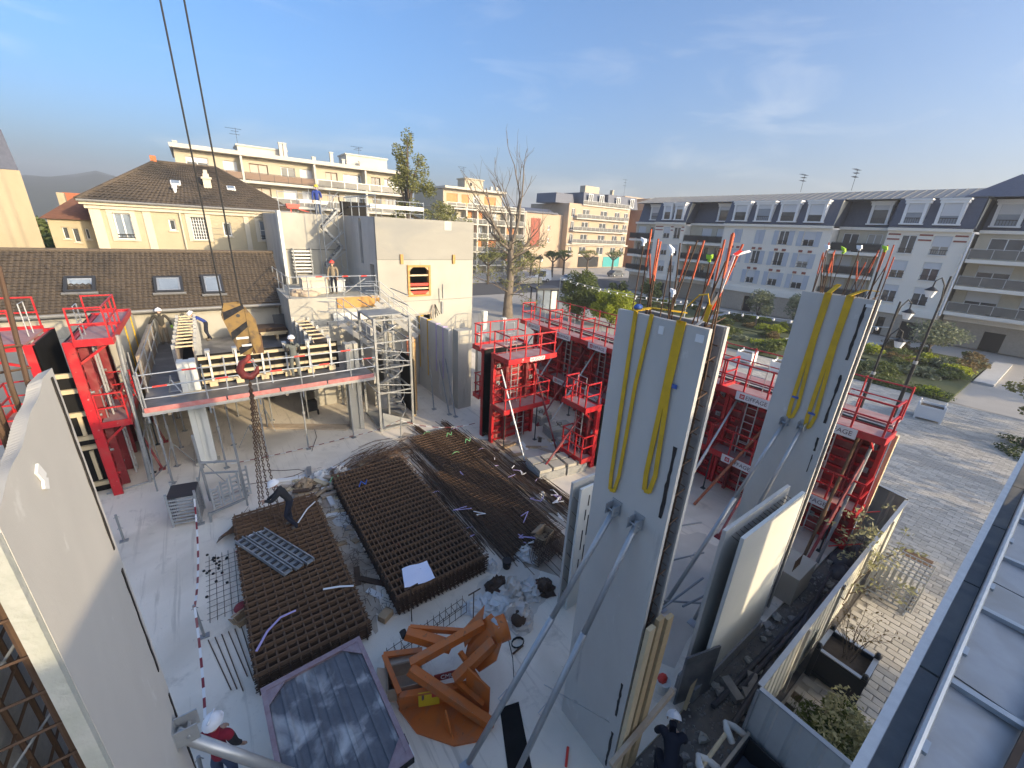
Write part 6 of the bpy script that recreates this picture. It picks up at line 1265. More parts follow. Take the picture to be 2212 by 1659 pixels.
# tie straps and ribbons
def strap(label, pts, mm, w=.03, group=None):
    return one('strap', ribbon(MB(), pts, w, (0, 0, 1), .01), mm, label, 'strap', group)
strap('pale lilac strap draped over the corner of the square-celled stack', [(-.45, 8.0, .56), (-.2, 8.35, .6), (.1, 8.6, .58), (.42, 8.62, .57)], 'purple', .05)
strap('pale ribbon across the right edge of the square-celled stack', [(1.1, 8.9, .58), (1.45, 8.75, .6), (1.75, 8.6, .58)], 'paper2', .05)
strap('pale ribbon across the upper left edge of the square-celled stack', [(-.5, 11.7, .56), (-.2, 12.0, .6), (.1, 12.05, .58)], 'paper2', .04)
strap('pale ribbon by the worker on the stack', [(1.05, 11.9, .57), (1.4, 12.4, .6), (1.7, 12.7, .58)], 'paper2', .04)
for i in range(22): strap('scrap of lilac strap lying among the loose bars', [(6.2+rnd.uniform(-1, 2.4), 9.4+rnd.gauss(0, 1.6), .3), (6.3+rnd.uniform(-1, 2.2), 9.5+rnd.gauss(0, 1.4), .34)] if 0 else (lambda x, y: [(x, y, .27)]+[(x+rnd.gauss(0, .16), y+rnd.gauss(0, .16), .27+rnd.uniform(0, .06)) for _ in range(rnd.randint(1, 3))])(rnd.uniform(5.4, 9.0), rnd.uniform(7.4, 12.5)), rnd.choice(('purple', 'purple', 'paper2')), .03, 'strap scraps on the heap')
for (x, y, z, mm, lab) in ((8.1, 14.0, .35, 'green_strap', 'green strap round the bar bundle near the tower'), (7.7, 15.0, .3, 'green_strap', 'green strap round the bundle near the stair tower'), (2.4, 13.7, .5, 'green_strap', 'green strap at the back corner of the middle stack'), (3.1, 12.6, .7, 'blue', 'blue strap ends poking up on the middle stack')): strap(lab, [(x, y, z), (x+.12, y+.15, z+.1), (x+.22, y, z+.02), (x+.3, y+.1, z+.12)], mm, .035)
# crumpled plastic bags
def bag(label, x, y, r, h, mm, fill=None, seed=0):
    rr = random.Random(seed); T = thing('plastic_bag', label, 'bag', (x, y, 0)); q = MB(); nu, nv = 16, 9; vs = []; fs = []
    for i in range(nv+1):
        t = i/nv
        for j in range(nu):
            a = 2*math.pi*j/nu; k = r*(1-.55*t**1.5)*(1+.28*rr.gauss(0, 1)*.6+.1*math.sin(3*a)); vs.append((x+k*math.cos(a), y+k*math.sin(a), h*t*(1+.2*rr.gauss(0, 1))+.005))
    for i in range(nv):
        for j in range(nu): fs.append((i*nu+j, i*nu+(j+1) % nu, (i+1)*nu+(j+1) % nu, (i+1)*nu+j))
    fs.append(tuple(nv*nu+j for j in range(nu))); q.add(vs, fs); q.build('film', mm, T)
    if fill: MB().ell((x-.1, y-.12, h*.55), r*.55, r*.5, h*.45).build('contents', fill, T, True)
for i, a in enumerate(((5.35, 6.6, .32, .42, 'bag', None, 'blue-grey plastic bag slumped beside the rebar'), (5.0, 5.85, .38, .45, 'bag', 'rust_dark', 'torn white bag full of rusty ties'), (4.75, 6.5, .42, .2, 'bag_clear', None, 'crumpled clear sheeting on the slab by the bags'), (5.75, 6.4, .33, .34, 'bag_clear', None, 'crumpled clear bag with lilac straps'), (5.1, 6.95, .3, .3, 'rust_dark', None, 'sack of dark rusty ties behind the bags'), (6.15, 6.25, .3, .28, 'rust_dark', None, 'dark heap of wire ties beside the pale wall'), (5.35, 7.65, .18, .22, 'bag_clear', None, 'small white bag at the corner of the middle stack'), (3.0, 14.6, .3, .35, 'bag', None, 'white bag on the litter behind the middle stack'), (2.3, 14.9, .4, .25, 'bag_clear', None, 'grey sheeting on the litter behind the middle stack'), (1.7, 14.6, .35, .3, 'card', None, 'brown sack on the litter near the hooked chains'), (8.8, 9.5, .2, .15, 'bag', None, 'white bag lying on the bars by the ballast'), (4.3, 6.75, .3, .12, 'bag_clear', None, 'flattened clear film near the rebar cage'), (6.5, 7.5, .3, .25, 'bag_clear', None, 'whitish crumpled wrap over the stirrups'), (2.4, 12.0, .3, .1, 'bag_clear', None, 'grimy film in the gap between the two mesh stacks'))):
    bag(a[6], a[0], a[1], a[2], a[3], a[4], a[5], i)
# litter: boards, offcuts, cardboard, buckets
lit = ('timber_old', 'card', 'rust_dark', 'paper2', 'timber_pale', 'galv_dull')
for i in range(110):
    x, y = (rnd.uniform(1.2, 4.4), 14.4+rnd.gauss(0, .5)) if i < 34 or i > 70 else (rnd.uniform(1.95, 2.5), rnd.uniform(8.5, 13)) if i < 46 else (rnd.uniform(9.2, 12.5), rnd.uniform(10.8, 13.6))
    a = rnd.uniform(0, 3.1); l = rnd.uniform(.12, .45); h = rnd.uniform(.02, .08)
    one('offcut', MB().obox((x, y, h*.6+.04*(i < 34)*rnd.random()*4), (l*math.cos(a), l*math.sin(a), rnd.gauss(0, .03)), (-.08*math.sin(a), .08*math.cos(a), 0), (0, 0, h/2)), lit[i % 6], 'offcut or scrap in the litter round the rebar stacks', 'scrap', 'litter round the rebar')
m = MB()
for i in range(260):
    x, y = (rnd.uniform(1.9, 2.55), rnd.uniform(7.8, 13.4)) if i < 120 else (rnd.uniform(1.2, 4.6), 14.5+rnd.gauss(0, .35)); a = rnd.uniform(0, 6.28); l = rnd.uniform(.1, .4); z = rnd.uniform(.01, .2)
    m.path([(x, y, z), (x+l*.5*math.cos(a), y+l*.5*math.sin(a), z+rnd.uniform(0, .12)), (x+l*math.cos(a+.5), y+l*math.sin(a+.5), z)], .006, 4)
tag(m.build('wire_tangle', 'rust_dark'), 'tangle of thin rusty tie wire in the gaps between the stacks', 'wire', kind='stuff')
def carton(label, x, y, z, s, rz, open_=True, mm='card'):
    T = thing('cardboard_box', label, 'box', (x, y, z), rz); t = .012
    MB().box(-s, s, -s*.7, -s*.7+t, 0, s).build('side', mm, T, world=False); MB().box(-s, s, s*.7-t, s*.7, 0, s).build('side', mm, T, world=False); MB().box(-s, -s+t, -s*.68, s*.68, 0, s).build('side', mm, T, world=False); MB().box(s-t, s, -s*.68, s*.68, 0, s).build('side', mm, T, world=False); MB().box(-s+t, s-t, -s*.68, s*.68, .002, .015).build('bottom', mm, T, world=False)
    if open_:
        MB().obox((0, s*1.0, s*.95), (s, 0, 0), (0, s*.32, -.05), (0, .01, .01)).build('flap', mm, T, world=False); MB().obox((-s*1.25, 0, s*.95), (s*.3, 0, -.06), (0, s*.7, 0), (0.005, 0, .01)).build('flap', mm, T, world=False)
    else: MB().box(-s, s, -s*.7, s*.7, s+.002, s+.014).build('lid', mm, T, world=False)
carton('open cardboard box lying on the bars beside the pale wall', 7.3, 7.6, .2, .26, .3); carton('small closed cardboard box with a white sticker beside the square-celled stack', 2.25, 7.75, .0, .16, .5, False); carton('orange-brown carton on the slab left of the stack', -.62, 9.55, 0, .18, .4); carton('large flattened carton inside the orange frame', 2.0, 5.85, .1, .36, -.35, True, 'timber_old')
one('bucket', MB().tube((5.75, 7.45, .0), (5.75, 7.45, .26), .11, .14, n=12), 'dark', 'small black bucket near the middle stack corner', 'bucket'); 
one('helmet_cap', MB().ell((-.62, 9.95, .05), .2, .16, .14, 12, 5, 0, 1), 'red_shade_dirt', 'upturned red plastic bowl beside the square-celled stack', 'bowl', smooth=True)
# ------------------------------------------------------------------ stillage box and rack of frames
T = thing('stillage', 'grey slatted steel stillage box with dark lid by the grooved column', 'stillage', (-1.75, 14.75, 0))
for (x, y) in ((-2.1, 14.45), (-1.4, 14.3), (-2.0, 15.2), (-1.3, 15.05)): MB().box(x-.03, x+.03, y-.03, y+.03, 0, 1.2).build('corner_post', 'galv', T)
for i in range(8):
    z = .12+i*.12; MB().bar((-2.1, 14.45, z), (-1.4, 14.3, z), .02, .06).build('slat', 'galv', T); MB().bar((-1.4, 14.3, z), (-1.3, 15.05, z), .02, .06).build('slat', 'galv_dull', T); MB().bar((-2.1, 14.45, z), (-2.0, 15.2, z), .02, .06).build('slat', 'galv_dull', T)
MB().prism([(-2.1, 14.45, 1.02), (-1.4, 14.3, 1.02), (-1.3, 15.05, 1.02), (-2.0, 15.2, 1.02)], (0, 0, .05)).build('lid', 'dark_metal', T)
T = thing('frame_rack', 'steel rack holding upright galvanised ladder frames beside the stillage', 'rack', (-.6, 14.5, 0))
for x, y in ((-1.15, 14.15), (-.12, 14.5), (-1.05, 14.9), (-.05, 15.1)): MB().box(x-.03, x+.03, y-.03, y+.03, 0, .35).build('foot', 'galv_dull', T)
MB().bar((-1.15, 14.15, .3), (-.12, 14.5, .3), .06).build('base_bar', 'galv_dull', T); MB().bar((-1.05, 14.9, .3), (-.05, 15.1, .3), .06).build('base_bar', 'galv_dull', T)
for k in range(4):
    b0 = Vector((-1.0+.28*k, 14.3+.08*k, .35)); q = MB(); h = .75+.12*k
    for s in (0, .22): q.bar(b0+Vector((s*.9, s*.3, 0)), b0+Vector((s*.9, s*.3, h)), .055)
    for j in range(6): q.bar(b0+Vector((0, 0, .05+j*h/6)), b0+Vector((.2, .066, .05+j*h/6)), .05)
    q.build('ladder_frame', 'alu', T)
for x, y in ((-1.1, 14.95), (-.1, 14.5)): MB().bar((x, y, .3), (x-.05, y+.05, 2.75), .07).build('tall_post', 'galv_dull', T)
for z in (1.35, 1.75): MB().bar((-1.12, 14.97, z), (-.12, 14.52, z), .05).build('cross_rail', 'galv', T)
# tape posts and red-white tape round the work area
def tape_post(label, x, y, h=1.0, lean=(0, 0)):
    T = thing('tape_post', label, 'post', (x, y, 0)); MB().tube((x, y, .0), (x+lean[0], y+lean[1], h), .03, n=7).build('tube', 'galv_dull', T); MB().box(x-.1, x+.1, y-.07, y+.07, 0, .025).build('foot', 'galv_dull', T)
    for z in (.45, .85): MB().path([(x+lean[0]*z-.06, y+lean[1]*z, z), (x+lean[0]*z, y+lean[1]*z+.07, z), (x+lean[0]*z+.06, y+lean[1]*z, z)], .01, 4).build('pin', 'galv_dull', T)
TPS = [(-1.42, 9.57), (-1.42, 14.2), (6.11, 16.49), (-3.27, 14.47), (-1.45, 6.1)]
for (x, y), lab in zip(TPS, ('leaning steel post carrying tape on the open slab', 'steel post carrying tape in front of the stillage', 'steel post at the end of the tape by the stair tower', 'pair of short steel posts by the foreground wall', 'steel tape post by the man in red')): tape_post(lab, x, y, .95, (rnd.gauss(0, .03), rnd.gauss(0, .03)))
def tape(label, a, b_, sag=.25, n=20, w=.045):
    q = MB(); a, b_ = Vector(a), Vector(b_)
    pts = [a.lerp(b_, i/n)-Vector((0, 0, sag*4*(i/n)*(1-i/n))) for i in range(n+1)]
    for i in range(n): q.cur = i % 2; ribbon(q, pts[i:i+2], w, (0, 0, 1), .012)
    return tag(q.build('barrier_tape', ['paper2', 'red_shade_dirt']), label, 'tape')
tape('red and white tape from the stillage post to the leaning post', (-1.42, 14.2, .95), (-1.44, 9.57, .95), .45, 16)
tape('red and white tape from the leaning post to the man in red', (-1.44, 9.57, .92), (-1.3, 6.15, 1.0), .3, 14)
tape('red and white tape along the front of the deck posts', (-.4, 17.42, .18), (4.29, 17.5, .12), .06, 22); tape('red and white tape from the deck to the post by the stair tower', (4.29, 17.5, .12), (6.11, 16.49, .9), .1, 10); tape('red and white tape from the stair tower post toward the red tower', (6.11, 16.49, .9), (9.3, 15.2, .5), .3, 12)
one('cable', MB().path([(.6, 16.6, .01), (1.2, 16.2, .01), (1.7, 16.0, .01), (1.9, 15.75, .01), (1.5, 15.6, .01), (.6, 15.7, .01), (-.2, 15.9, .01), (-.4, 16.4, .01)], .012, 5), 'rust_dark', 'loop of thin cable lying on the slab before the deck', 'cable')
one('cable', MB().path([(3.0, 19.5, .01), (2.9, 18.4, .01), (2.7, 17.9, .01), (2.45, 17.2, .01)], .012, 5), 'rust_dark', 'cable trailing from under the deck', 'cable')
for i in range(6): one('timber_beam', MB().bar((.5+i*.12, 20.8, .05), (4.2+i*.1, 18.4+.05*i, .06), .05, .07), 'timber_old', 'long timber lying on the slab under the deck', 'timber', 'timbers under the deck')
T = thing('compressor', 'small black machine on wheels under the deck', 'machine', (3.2, 21.0, 0)); MB().box(3.0, 3.5, 20.8, 21.2, .25, .75).build('body', 'dark', T)
for x in (3.0, 3.5): MB().tube((x-.03, 20.85, .15), (x+.03, 20.85, .15), .15, n=10).build('wheel', 'rubber', T)
# ------------------------------------------------------------------ orange steel lifting frame
T = thing('orange_lifting_rig', 'orange painted steel lifting frame with arms and gussets lying on the slab', 'lifting frame', (2.5, 5.2, 0))
def og(nm, *bars, m='orange'):
    q = MB()
    for (p, q_, w, h) in bars: q.bar(p, q_, w, h)
    return q.build(nm, m, T)
MB().prism([(1.72, 5.55, .0), (1.85, 4.95, .0), (2.35, 4.35, .0), (2.85, 4.12, .0), (3.2, 4.4, .0), (3.15, 5.0, .0), (2.6, 5.6, 0), (2.0, 5.9, .0)], (0, 0, .05)).build('base_plate', 'orange', T)
MB().prism([(1.74, 5.5, .05), (2.95, 4.95, .05), (2.95, 4.95, .5), (1.74, 5.5, .5)], (.02, .04, 0)).build('front_web', 'orange', T)
MB().prism([(1.78, 6.45, .02), (2.3, 6.2, .02), (2.3, 6.2, .42), (1.78, 6.45, .5)], (.02, .04, 0)).build('rear_web', 'orange', T)
MB().prism([(1.74, 5.52, .03), (1.76, 6.45, .03), (1.76, 6.45, .5), (1.74, 5.52, .52)], (.05, 0, 0)).build('side_web', 'orange', T)
og('rail', ((1.74, 5.48, .52), (2.95, 4.93, .52), .12, .05)); og('rail', ((1.76, 6.46, .52), (2.5, 6.1, .52), .12, .05)); og('rail', ((1.75, 5.5, .53), (1.77, 6.45, .53), .1, .05))
og('long_arm', ((2.0, 5.55, .98), (3.12, 4.2, .10), .16, .2)); og('long_arm', ((2.05, 5.62, 1.0), (3.6, 5.35, 1.35), .16, .18)); og('upper_arm', ((2.2, 6.2, 1.15), (2.95, 5.6, .85), .2, .2)); og('upper_arm', ((2.3, 6.25, 1.18), (3.3, 5.7, .95), .08, .12))
og('lower_arm', ((3.62, 4.95, 1.25), (2.75, 5.05, .68), .18, .18)); og('strut', ((2.75, 5.05, .62), (3.1, 4.55, .25), .1, .12)); og('strut', ((3.0, 5.3, 1.0), (3.2, 4.75, .5), .08, .1))
MB().prism([(3.45, 5.6, 1.0), (3.8, 5.35, 1.5), (3.86, 4.9, 1.45), (3.55, 4.75, .95), (3.3, 5.0, .5), (3.2, 5.4, .6)], (-.03, -.02, .06)).build('gusset', 'orange', T)
MB().prism([(3.3, 5.75, .9), (3.72, 5.55, 1.55), (3.55, 5.35, 1.35), (3.2, 5.45, .8)], (.05, .04, 0)).build('gusset', 'orange', T)
MB().tube((3.7, 5.1, 1.3), (3.98, 5.02, 1.35), .26, n=16).build('pivot_drum', 'orange', T, True); MB().tube((3.72, 5.2, 1.56), (3.74, 4.98, 1.5), .05, n=8).build('pin', 'galv', T)
MB().prism([(2.9, 4.95, .05), (3.2, 4.45, .05), (3.2, 4.45, .75), (2.95, 4.93, 1.0)], (.03, .03, 0)).build('end_web', 'orange', T)
MB().prism([(2.35, 4.75, .05), (2.37, 4.45, .05), (2.36, 4.75, .5)], (.03, .0, 0)).build('rib', 'orange', T)
MB().prism([(2.05, 5.30, .15), (2.42, 5.13, .15), (2.42, 5.13, .55), (2.05, 5.30, .55)], (.0, -.02, 0)).build('warning_plate', 'yellow', T)
MB().box(2.1, 2.16, 5.235, 5.24, .36, .5).build('warning_mark', 'ink', T); MB().prism([(2.28, 5.165, .4), (2.38, 5.12, .4), (2.38, 5.12, .52), (2.28, 5.165, .52)], (0, -.006, 0)).build('warning_mark', 'ink_red', T)
MB().tube((2.16, 6.32, 1.12), (2.16, 6.18, 1.08), .07, n=10).build('pin', 'dark', T)
tm = text_mesh('CMU 1', .13, 'lettering'); tm.materials.clear(); tm.materials.append(MATS['sign'])
MB().prism([(2.42, 5.32, .56), (3.0, 5.08, .62), (3.0, 5.10, .78), (2.42, 5.34, .72)], (0, -.02, 0)).build('name_plate', 'hookred', T)
place('lettering', tm, T, Vector((2.7, 5.18, .67))-ROOT[T.name], (R(78), 0, R(-22)))
one('sling_wire', MB().path([(3.95, 4.95, 1.2), (4.02, 4.8, .6), (4.05, 4.75, .02)], .01, 4), 'dark', 'thin wire hanging from the drum of the orange frame', 'wire')
# ------------------------------------------------------------------ grey deck tray in the foreground
T = thing('platform_tray', 'scuffed grey steel platform tray with purple-red rim in the foreground', 'platform', (.5, 5.3, 1.15), R(2))
def tp(nm, mb, m): return mb.build(nm, m, T, world=False)
tp('deck_sheet', MB().box(-.82, .82, -1.2, 1.2, -.02, 0), 'tray')
for i in range(9): tp('deck_rib', MB().box(-.78+i*.195-.03, -.78+i*.195+.03, -1.14, 1.14, .001, .03 if i % 2 else .018), 'tray')
for (a, b_, c, d) in ((-.9, .9, -1.3, -1.2), (-.9, .9, 1.2, 1.3), (-.9, -.82, -1.2, 1.2), (.82, .9, -1.2, 1.2)): tp('rim', MB().box(a, b_, c, d, -.08, .06), 'red_shade_dirt' if 0 else 'rim_purple')
for sx in (-1, 1):
    for sy in (-1, 1): tp('corner_plate', MB().prism([(sx*.82, sy*1.2, .035), (sx*.5, sy*1.2, .035), (sx*.82, sy*.9, .035)][::(1 if sx*sy > 0 else -1)], (0, 0, .015)), 'rim_purple')
for i in range(6): tp('edge_stripe', MB().box(-.88+i*.3, -.60+i*.3, -1.312, -1.302, -.08, .055), ('red_plastic', 'white', 'black_paint')[i % 3]); tp('edge_stripe', MB().box(.902, .912, -1.28+i*.2, -1.1+i*.2, -.08, .055), ('white', 'black_paint', 'red_plastic')[i % 3]) if i < 2 else None
for sx in (-.7, .7):
    for sy in (-1.05, 1.05): tp('leg', MB().box(sx-.05, sx+.05, sy-.05, sy+.05, -1.15, -.09), 'galv_dull')
one('rubber_mat', MB().prism([(3.45, 4.42, 0), (3.85, 4.30, 0), (3.35, 3.2, 0), (2.95, 3.4, 0)], (0, 0, .012)), 'ply_black', 'black sheet lying on the slab under the props', 'sheet')
for i, (x, y, a) in enumerate(((2.2, 4.0, -.9), (4.2, 5.7, .2), (4.35, 5.2, .1), (3.9, 2.9, .7))): one('red_peg', MB().tube((x, y, .03), (x+.32*math.cos(a), y+.32*math.sin(a), .03), .025, n=6), 'red_plastic' if i in (0, 3) else 'rust_bar', 'short red bar lying on the slab near the props', 'bar', 'short bars by the props')
one('cable_coil', MB().path([(4.6+.16*math.cos(t), 5.35+.12*math.sin(t), .02+.004*t) for t in [i*.6 for i in range(26)]], .012, 5), 'dark', 'small coil of black cable against the foot of the first tall wall', 'cable')
# ------------------------------------------------------------------ crane hook block
T = thing('crane_hook_block', 'yellow and black striped crane hook block with red hook', 'crane hook', (.5, 13.79, 4.8))
c = Vector((.55, 13.79, 0))
def plate(y): return [(c.x-.36, y, 6.62), (c.x-.28, y, 6.95), (c.x+.10, y, 6.98), (c.x+.28, y, 6.62), (c.x+.30, y, 5.95), (c.x+.18, y, 5.52), (c.x-.02, y, 5.50), (c.x-.14, y, 5.70)]
MB().prism(plate(13.62), (0, .03, 0)).build('cheek_plate', 'yellow_crane', T); MB().prism(plate(13.95), (0, .03, 0)).build('cheek_plate', 'yellow_crane', T)
for (a, b_) in (((-.32, 6.62), (.18, 6.95)), ((-.22, 6.05), (.28, 6.5)), ((-.1, 5.6), (.26, 5.86))):
    MB().prism([(c.x+a[0], 13.612, a[1]-.08), (c.x+b_[0], 13.612, b_[1]-.12), (c.x+b_[0], 13.612, b_[1]+.04 if b_[1] < 6.9 else b_[1]), (c.x+a[0], 13.612, a[1]+.14)], (0, .007, 0)).build('black_stripe', 'black_paint', T)
for z in (6.65, 6.1): MB().tube((c.x+.02, 13.66, z), (c.x+.02, 13.94, z), .26, n=18).build('sheave', 'rust', T)
MB().tube((c.x+.02, 13.6, 6.65), (c.x+.02, 14.0, 6.65), .05, n=8).build('axle_bolt', 'dark_metal', T)
MB().prism([(c.x+.2, 13.6, 6.9), (c.x+.42, 13.6, 6.5), (c.x+.46, 13.6, 5.8), (c.x+.3, 13.6, 5.5), (c.x+.2, 13.6, 5.9)], (0, .12, 0)).build('side_guard', 'yellow_crane', T)
MB().box(c.x+.22, c.x+.5, 13.66, 13.92, 5.5, 6.05).build('counterweight', 'rust', T)
MB().box(c.x-.12, c.x+.18, 13.6055, 13.6115, 5.98, 6.04).build('label_strip', 'paper2', T); MB().box(c.x-.02, c.x+.22, 13.6055, 13.6115, 5.76, 5.82).build('label_strip', 'paper2', T)
hk = [(c.x+.1, 13.79, 5.5), (c.x+.09, 13.79, 5.35), (c.x-.1, 13.79, 5.22), (c.x-.18, 13.79, 5.02), (c.x-.1, 13.79, 4.84), (c.x+.08, 13.79, 4.78), (c.x+.24, 13.79, 4.9), (c.x+.28, 13.79, 5.08)]
MB().path(hk, [.06, .07, .09, .11, .115, .105, .075, .03], 10).build('hook', 'hookred', T, True); MB().path([(c.x+.1, 13.79, 5.32), (c.x+.27, 13.79, 5.08)], .02, 6).build('latch', 'galv_dull', T)
for k, (x, xt) in enumerate(((.27, .10), (.70, .56))): one('crane_cable', MB().tube((x, 13.79, 6.6), (xt, 13.79, 34), .022, n=6), 'dark', ('steel hoist cable rising from the outer side of the hook block', 'steel hoist cable rising from the inner side of the hook block')[k], 'cable')
# lifting chains down to the trays
def chain(label, a, b_, link=.11):
    T = thing('lifting_chain', label, 'chain', tuple(b_)); a, b_ = Vector(a), Vector(b_); n = int((a-b_).length/(link*.8)); d = (a-b_).normalized()
    s0 = d.cross(Vector((0, 1, 0))).normalized(); s1 = d.cross(s0)
    me = []
    for s in (s0, s1): me.append(MB().path([d*link*.5*math.cos(t)+s*link*.26*math.sin(t) for t in [i*math.pi/4 for i in range(9)]], .013, 4, False).mesh('link', 'rust'))
    for i in range(n): place('link', me[i % 2], T, b_+d*link*.8*(i+.5)-ROOT[T.name])
for i, (p, lab) in enumerate((((.18, 13.0, .7), 'rusty chain leg nearest the stillage, hanging from the hook'), ((.42, 12.4, .7), 'rusty chain leg hanging straight from the hook'), ((.62, 11.9, .7), 'rusty chain leg beside the worker on the stack'), ((.32, 13.4, .8), 'rusty rear chain leg hanging from the hook'))): chain(lab, (.56, 13.75, 4.72), (.50+.05*i, 13.6-.06*i, 2.6) if 0 else p)
# ------------------------------------------------------------------ people
def person(label, loc, rz, pose, mats, helmet='helmet', h=1.74):
    """pose: joints in local space facing +y (before rz); returns body with helmet, hands"""
    D = thing('person', label, 'person', loc, rz)
    J = dict(pel=(0, 0, .94), chest=(0, .02, 1.28), neck=(0, .02, 1.47), head=(0, .05, 1.62), ls=(-.19, .01, 1.42), le=(-.25, .02, 1.13), lw=(-.25, .14, .90), rs=(.19, .01, 1.42), re=(.25, .02, 1.13), rw=(.25, .14, .90), lh=(-.1, 0, .90), lk=(-.11, .03, .50), la=(-.11, -.01, .09), lt=(-.12, .15, .04), rh=(.1, 0, .90), rk=(.11, .03, .50), ra=(.11, -.01, .09), rt=(.12, .15, .04))
    J.update(pose); RD = dict(pel=.155, chest=.165, neck=.062, head=.105, ls=.085, le=.058, lw=.042, rs=.085, re=.058, rw=.042, lh=.105, lk=.075, la=.058, lt=.05, rh=.105, rk=.075, ra=.058, rt=.05)
    ed = [('pel', 'chest', 0), ('chest', 'neck', 0), ('neck', 'head', 3), ('chest', 'ls', 0), ('ls', 'le', 1), ('le', 'lw', 1), ('chest', 'rs', 0), ('rs', 're', 1), ('re', 'rw', 1), ('pel', 'lh', 2), ('lh', 'lk', 2), ('lk', 'la', 2), ('la', 'lt', 4), ('pel', 'rh', 2), ('rh', 'rk', 2), ('rk', 'ra', 2), ('ra', 'rt', 4)]
    ks = list(J); me = bpy.data.meshes.new('body'); me.from_pydata([J[k] for k in ks], [(ks.index(a), ks.index(b_)) for a, b_, _ in ed], [])
    o = bpy.data.objects.new('body', me); col.objects.link(o)
    o.modifiers.new('skin', 'SKIN'); o.modifiers['skin'].branch_smoothing = .6
    for i, k in enumerate(ks): me.skin_vertices[0].data[i].radius = (RD[k], RD[k]*(.72 if k in ('pel', 'chest') else 1)); me.skin_vertices[0].data[i].use_root = k == 'pel'
    ss = o.modifiers.new('sub', 'SUBSURF'); ss.levels = 1; ss.render_levels = 1
    bpy.context.view_layer.update()
    em = bpy.data.meshes.new_from_object(o.evaluated_get(bpy.context.evaluated_depsgraph_get())); bpy.data.objects.remove(o)
    # nose and fingers belong to the same mesh
    bmx = bmesh.new(); bmx.from_mesh(em)
    ex = MB(); hd = Vector(J['head']); fwd = (Vector(J['head'])-Vector(J['neck'])); 
    ex.cur = 3; ex.ell(hd+Vector((0, .105, .0)), .018, .025, .028, 6, 4); ex.ell(hd+Vector((-.1, .0, .0)), .014, .03, .035, 6, 4); ex.ell(hd+Vector((.1, .0, .0)), .014, .03, .035, 6, 4)
    for w_, e_ in (('lw', 'le'), ('rw', 're')):
        w0 = Vector(J[w_]); d = (w0-Vector(J[e_])).normalized(); s = d.cross(Vector((0, 0, 1)) if abs(d.z) < .9 else Vector((0, 1, 0))).normalized(); n_ = s.cross(d)
        ex.cur = 5; ex.obox(w0+d*.05, d*.05, s*.042, n_*.016)
        for f in range(4):
            b0 = w0+d*.095+s*(-.032+.021*f); ln = (.06, .072, .068, .052)[f]; ex.path([b0, b0+d*ln*.55-n_*.008, b0+d*ln*.9-n_*.03], .0095, 5)
        ex.path([w0+d*.03+s*.04, w0+d*.06+s*.068, w0+d*.09+s*.07-n_*.02], .011, 5)
    nf = len(bmx.faces)
    vv = [bmx.verts.new(v) for v in ex.v]; bmx.verts.ensure_lookup_table()
    exf = []
    for f, mi in zip(ex.f, ex.mi):
        try: nfz = bmx.faces.new([vv[i] for i in f]); nfz.material_index = mi; exf.append(nfz)
        except ValueError: pass
    exs = set(exf)
    for f in bmx.faces:
        if f in exs: f.smooth = True; continue
        cc = f.calc_center_median(); best = (9, 0)
        for a, b_, mi in ed:
            A_, B_ = Vector(J[a]), Vector(J[b_]); t = max(0, min(1, (cc-A_).dot(B_-A_)/(B_-A_).length_squared)); dd = (cc-A_.lerp(B_, t)).length/max(RD[a], RD[b_])
            if dd < best[0]: best = (dd, mi)
        f.material_index = best[1]; f.smooth = True
    bmx.to_mesh(em); bmx.free()
    for m_ in mats: em.materials.append(MATS[m_])
    em.name = 'body'; place('body', em, D)
    he = MB().ell((0, 0, 0), .135, .155, .125, 16, 6, 0, 1); he.cur = 0
    for k in range(16):
        a0, a1 = 2*math.pi*k/16, 2*math.pi*(k+1)/16; f0, f1 = (1.16 if math.sin(a0) > .5 else 1.05), (1.16 if math.sin(a1) > .5 else 1.05)
        he.quad((.135*math.cos(a0), .155*math.sin(a0), 0), (.135*math.cos(a1), .155*math.sin(a1), 0), (.135*math.cos(a1)*f1, .155*math.sin(a1)*f1, -.015), (.135*math.cos(a0)*f0, .155*math.sin(a0)*f0, -.015))
    he.box(-.012, .012, -.12, .12, .10, .13)
    ho = place('helmet', he.mesh('helmet', helmet, smooth=True), D, hd+Vector((0, .0, .05)))
    tl = Vector(J['head'])-Vector(J['neck']); ho.rotation_euler = (-math.atan2(tl.y-.03, tl.z), 0, 0)
    return D
# mats: torso, arms, legs, skin, boots, hands
person('person in red gilet, jeans and white helmet by the tape post', (-1.12, 6.0, 0), R(-25), dict(lw=(-.12, .32, 1.05), le=(-.27, .1, 1.16)), ('cloth_red', 'cloth_black', 'cloth_jean', 'skin', 'boot', 'skin'))
person('person in black with white helmet standing on the mesh stack, pulling the chains', (.92, 11.8, .56), R(75), dict(chest=(0, .14, 1.24), neck=(0, .26, 1.40), head=(0, .34, 1.53), ls=(-.18, .22, 1.34), rs=(.18, .2, 1.34), le=(-.2, .42, 1.12), lw=(-.08, .62, 1.10), re=(.22, .4, 1.08), rw=(.1, .6, 1.0), lk=(-.14, .14, .52), la=(-.16, -.12, .1), lt=(-.16, .05, .05), rk=(.14, .1, .5), ra=(.13, .06, .09), rt=(.13, .23, .04)), ('cloth_black', 'cloth_black', 'cloth_navy', 'skin', 'boot', 'skin'))
person('person in dark brown sweater and tan trousers at the back corner of the deck', (-2.1, 26.1, 3.06), R(170), dict(le=(-.36, .05, 1.16), re=(.38, .05, 1.16), rw=(.45, .2, .98), lw=(-.42, .2, .95), chest=(0, .08, 1.26)), ('cloth_brown', 'cloth_brown', 'cloth_tan', 'skin', 'boot', 'glove'))
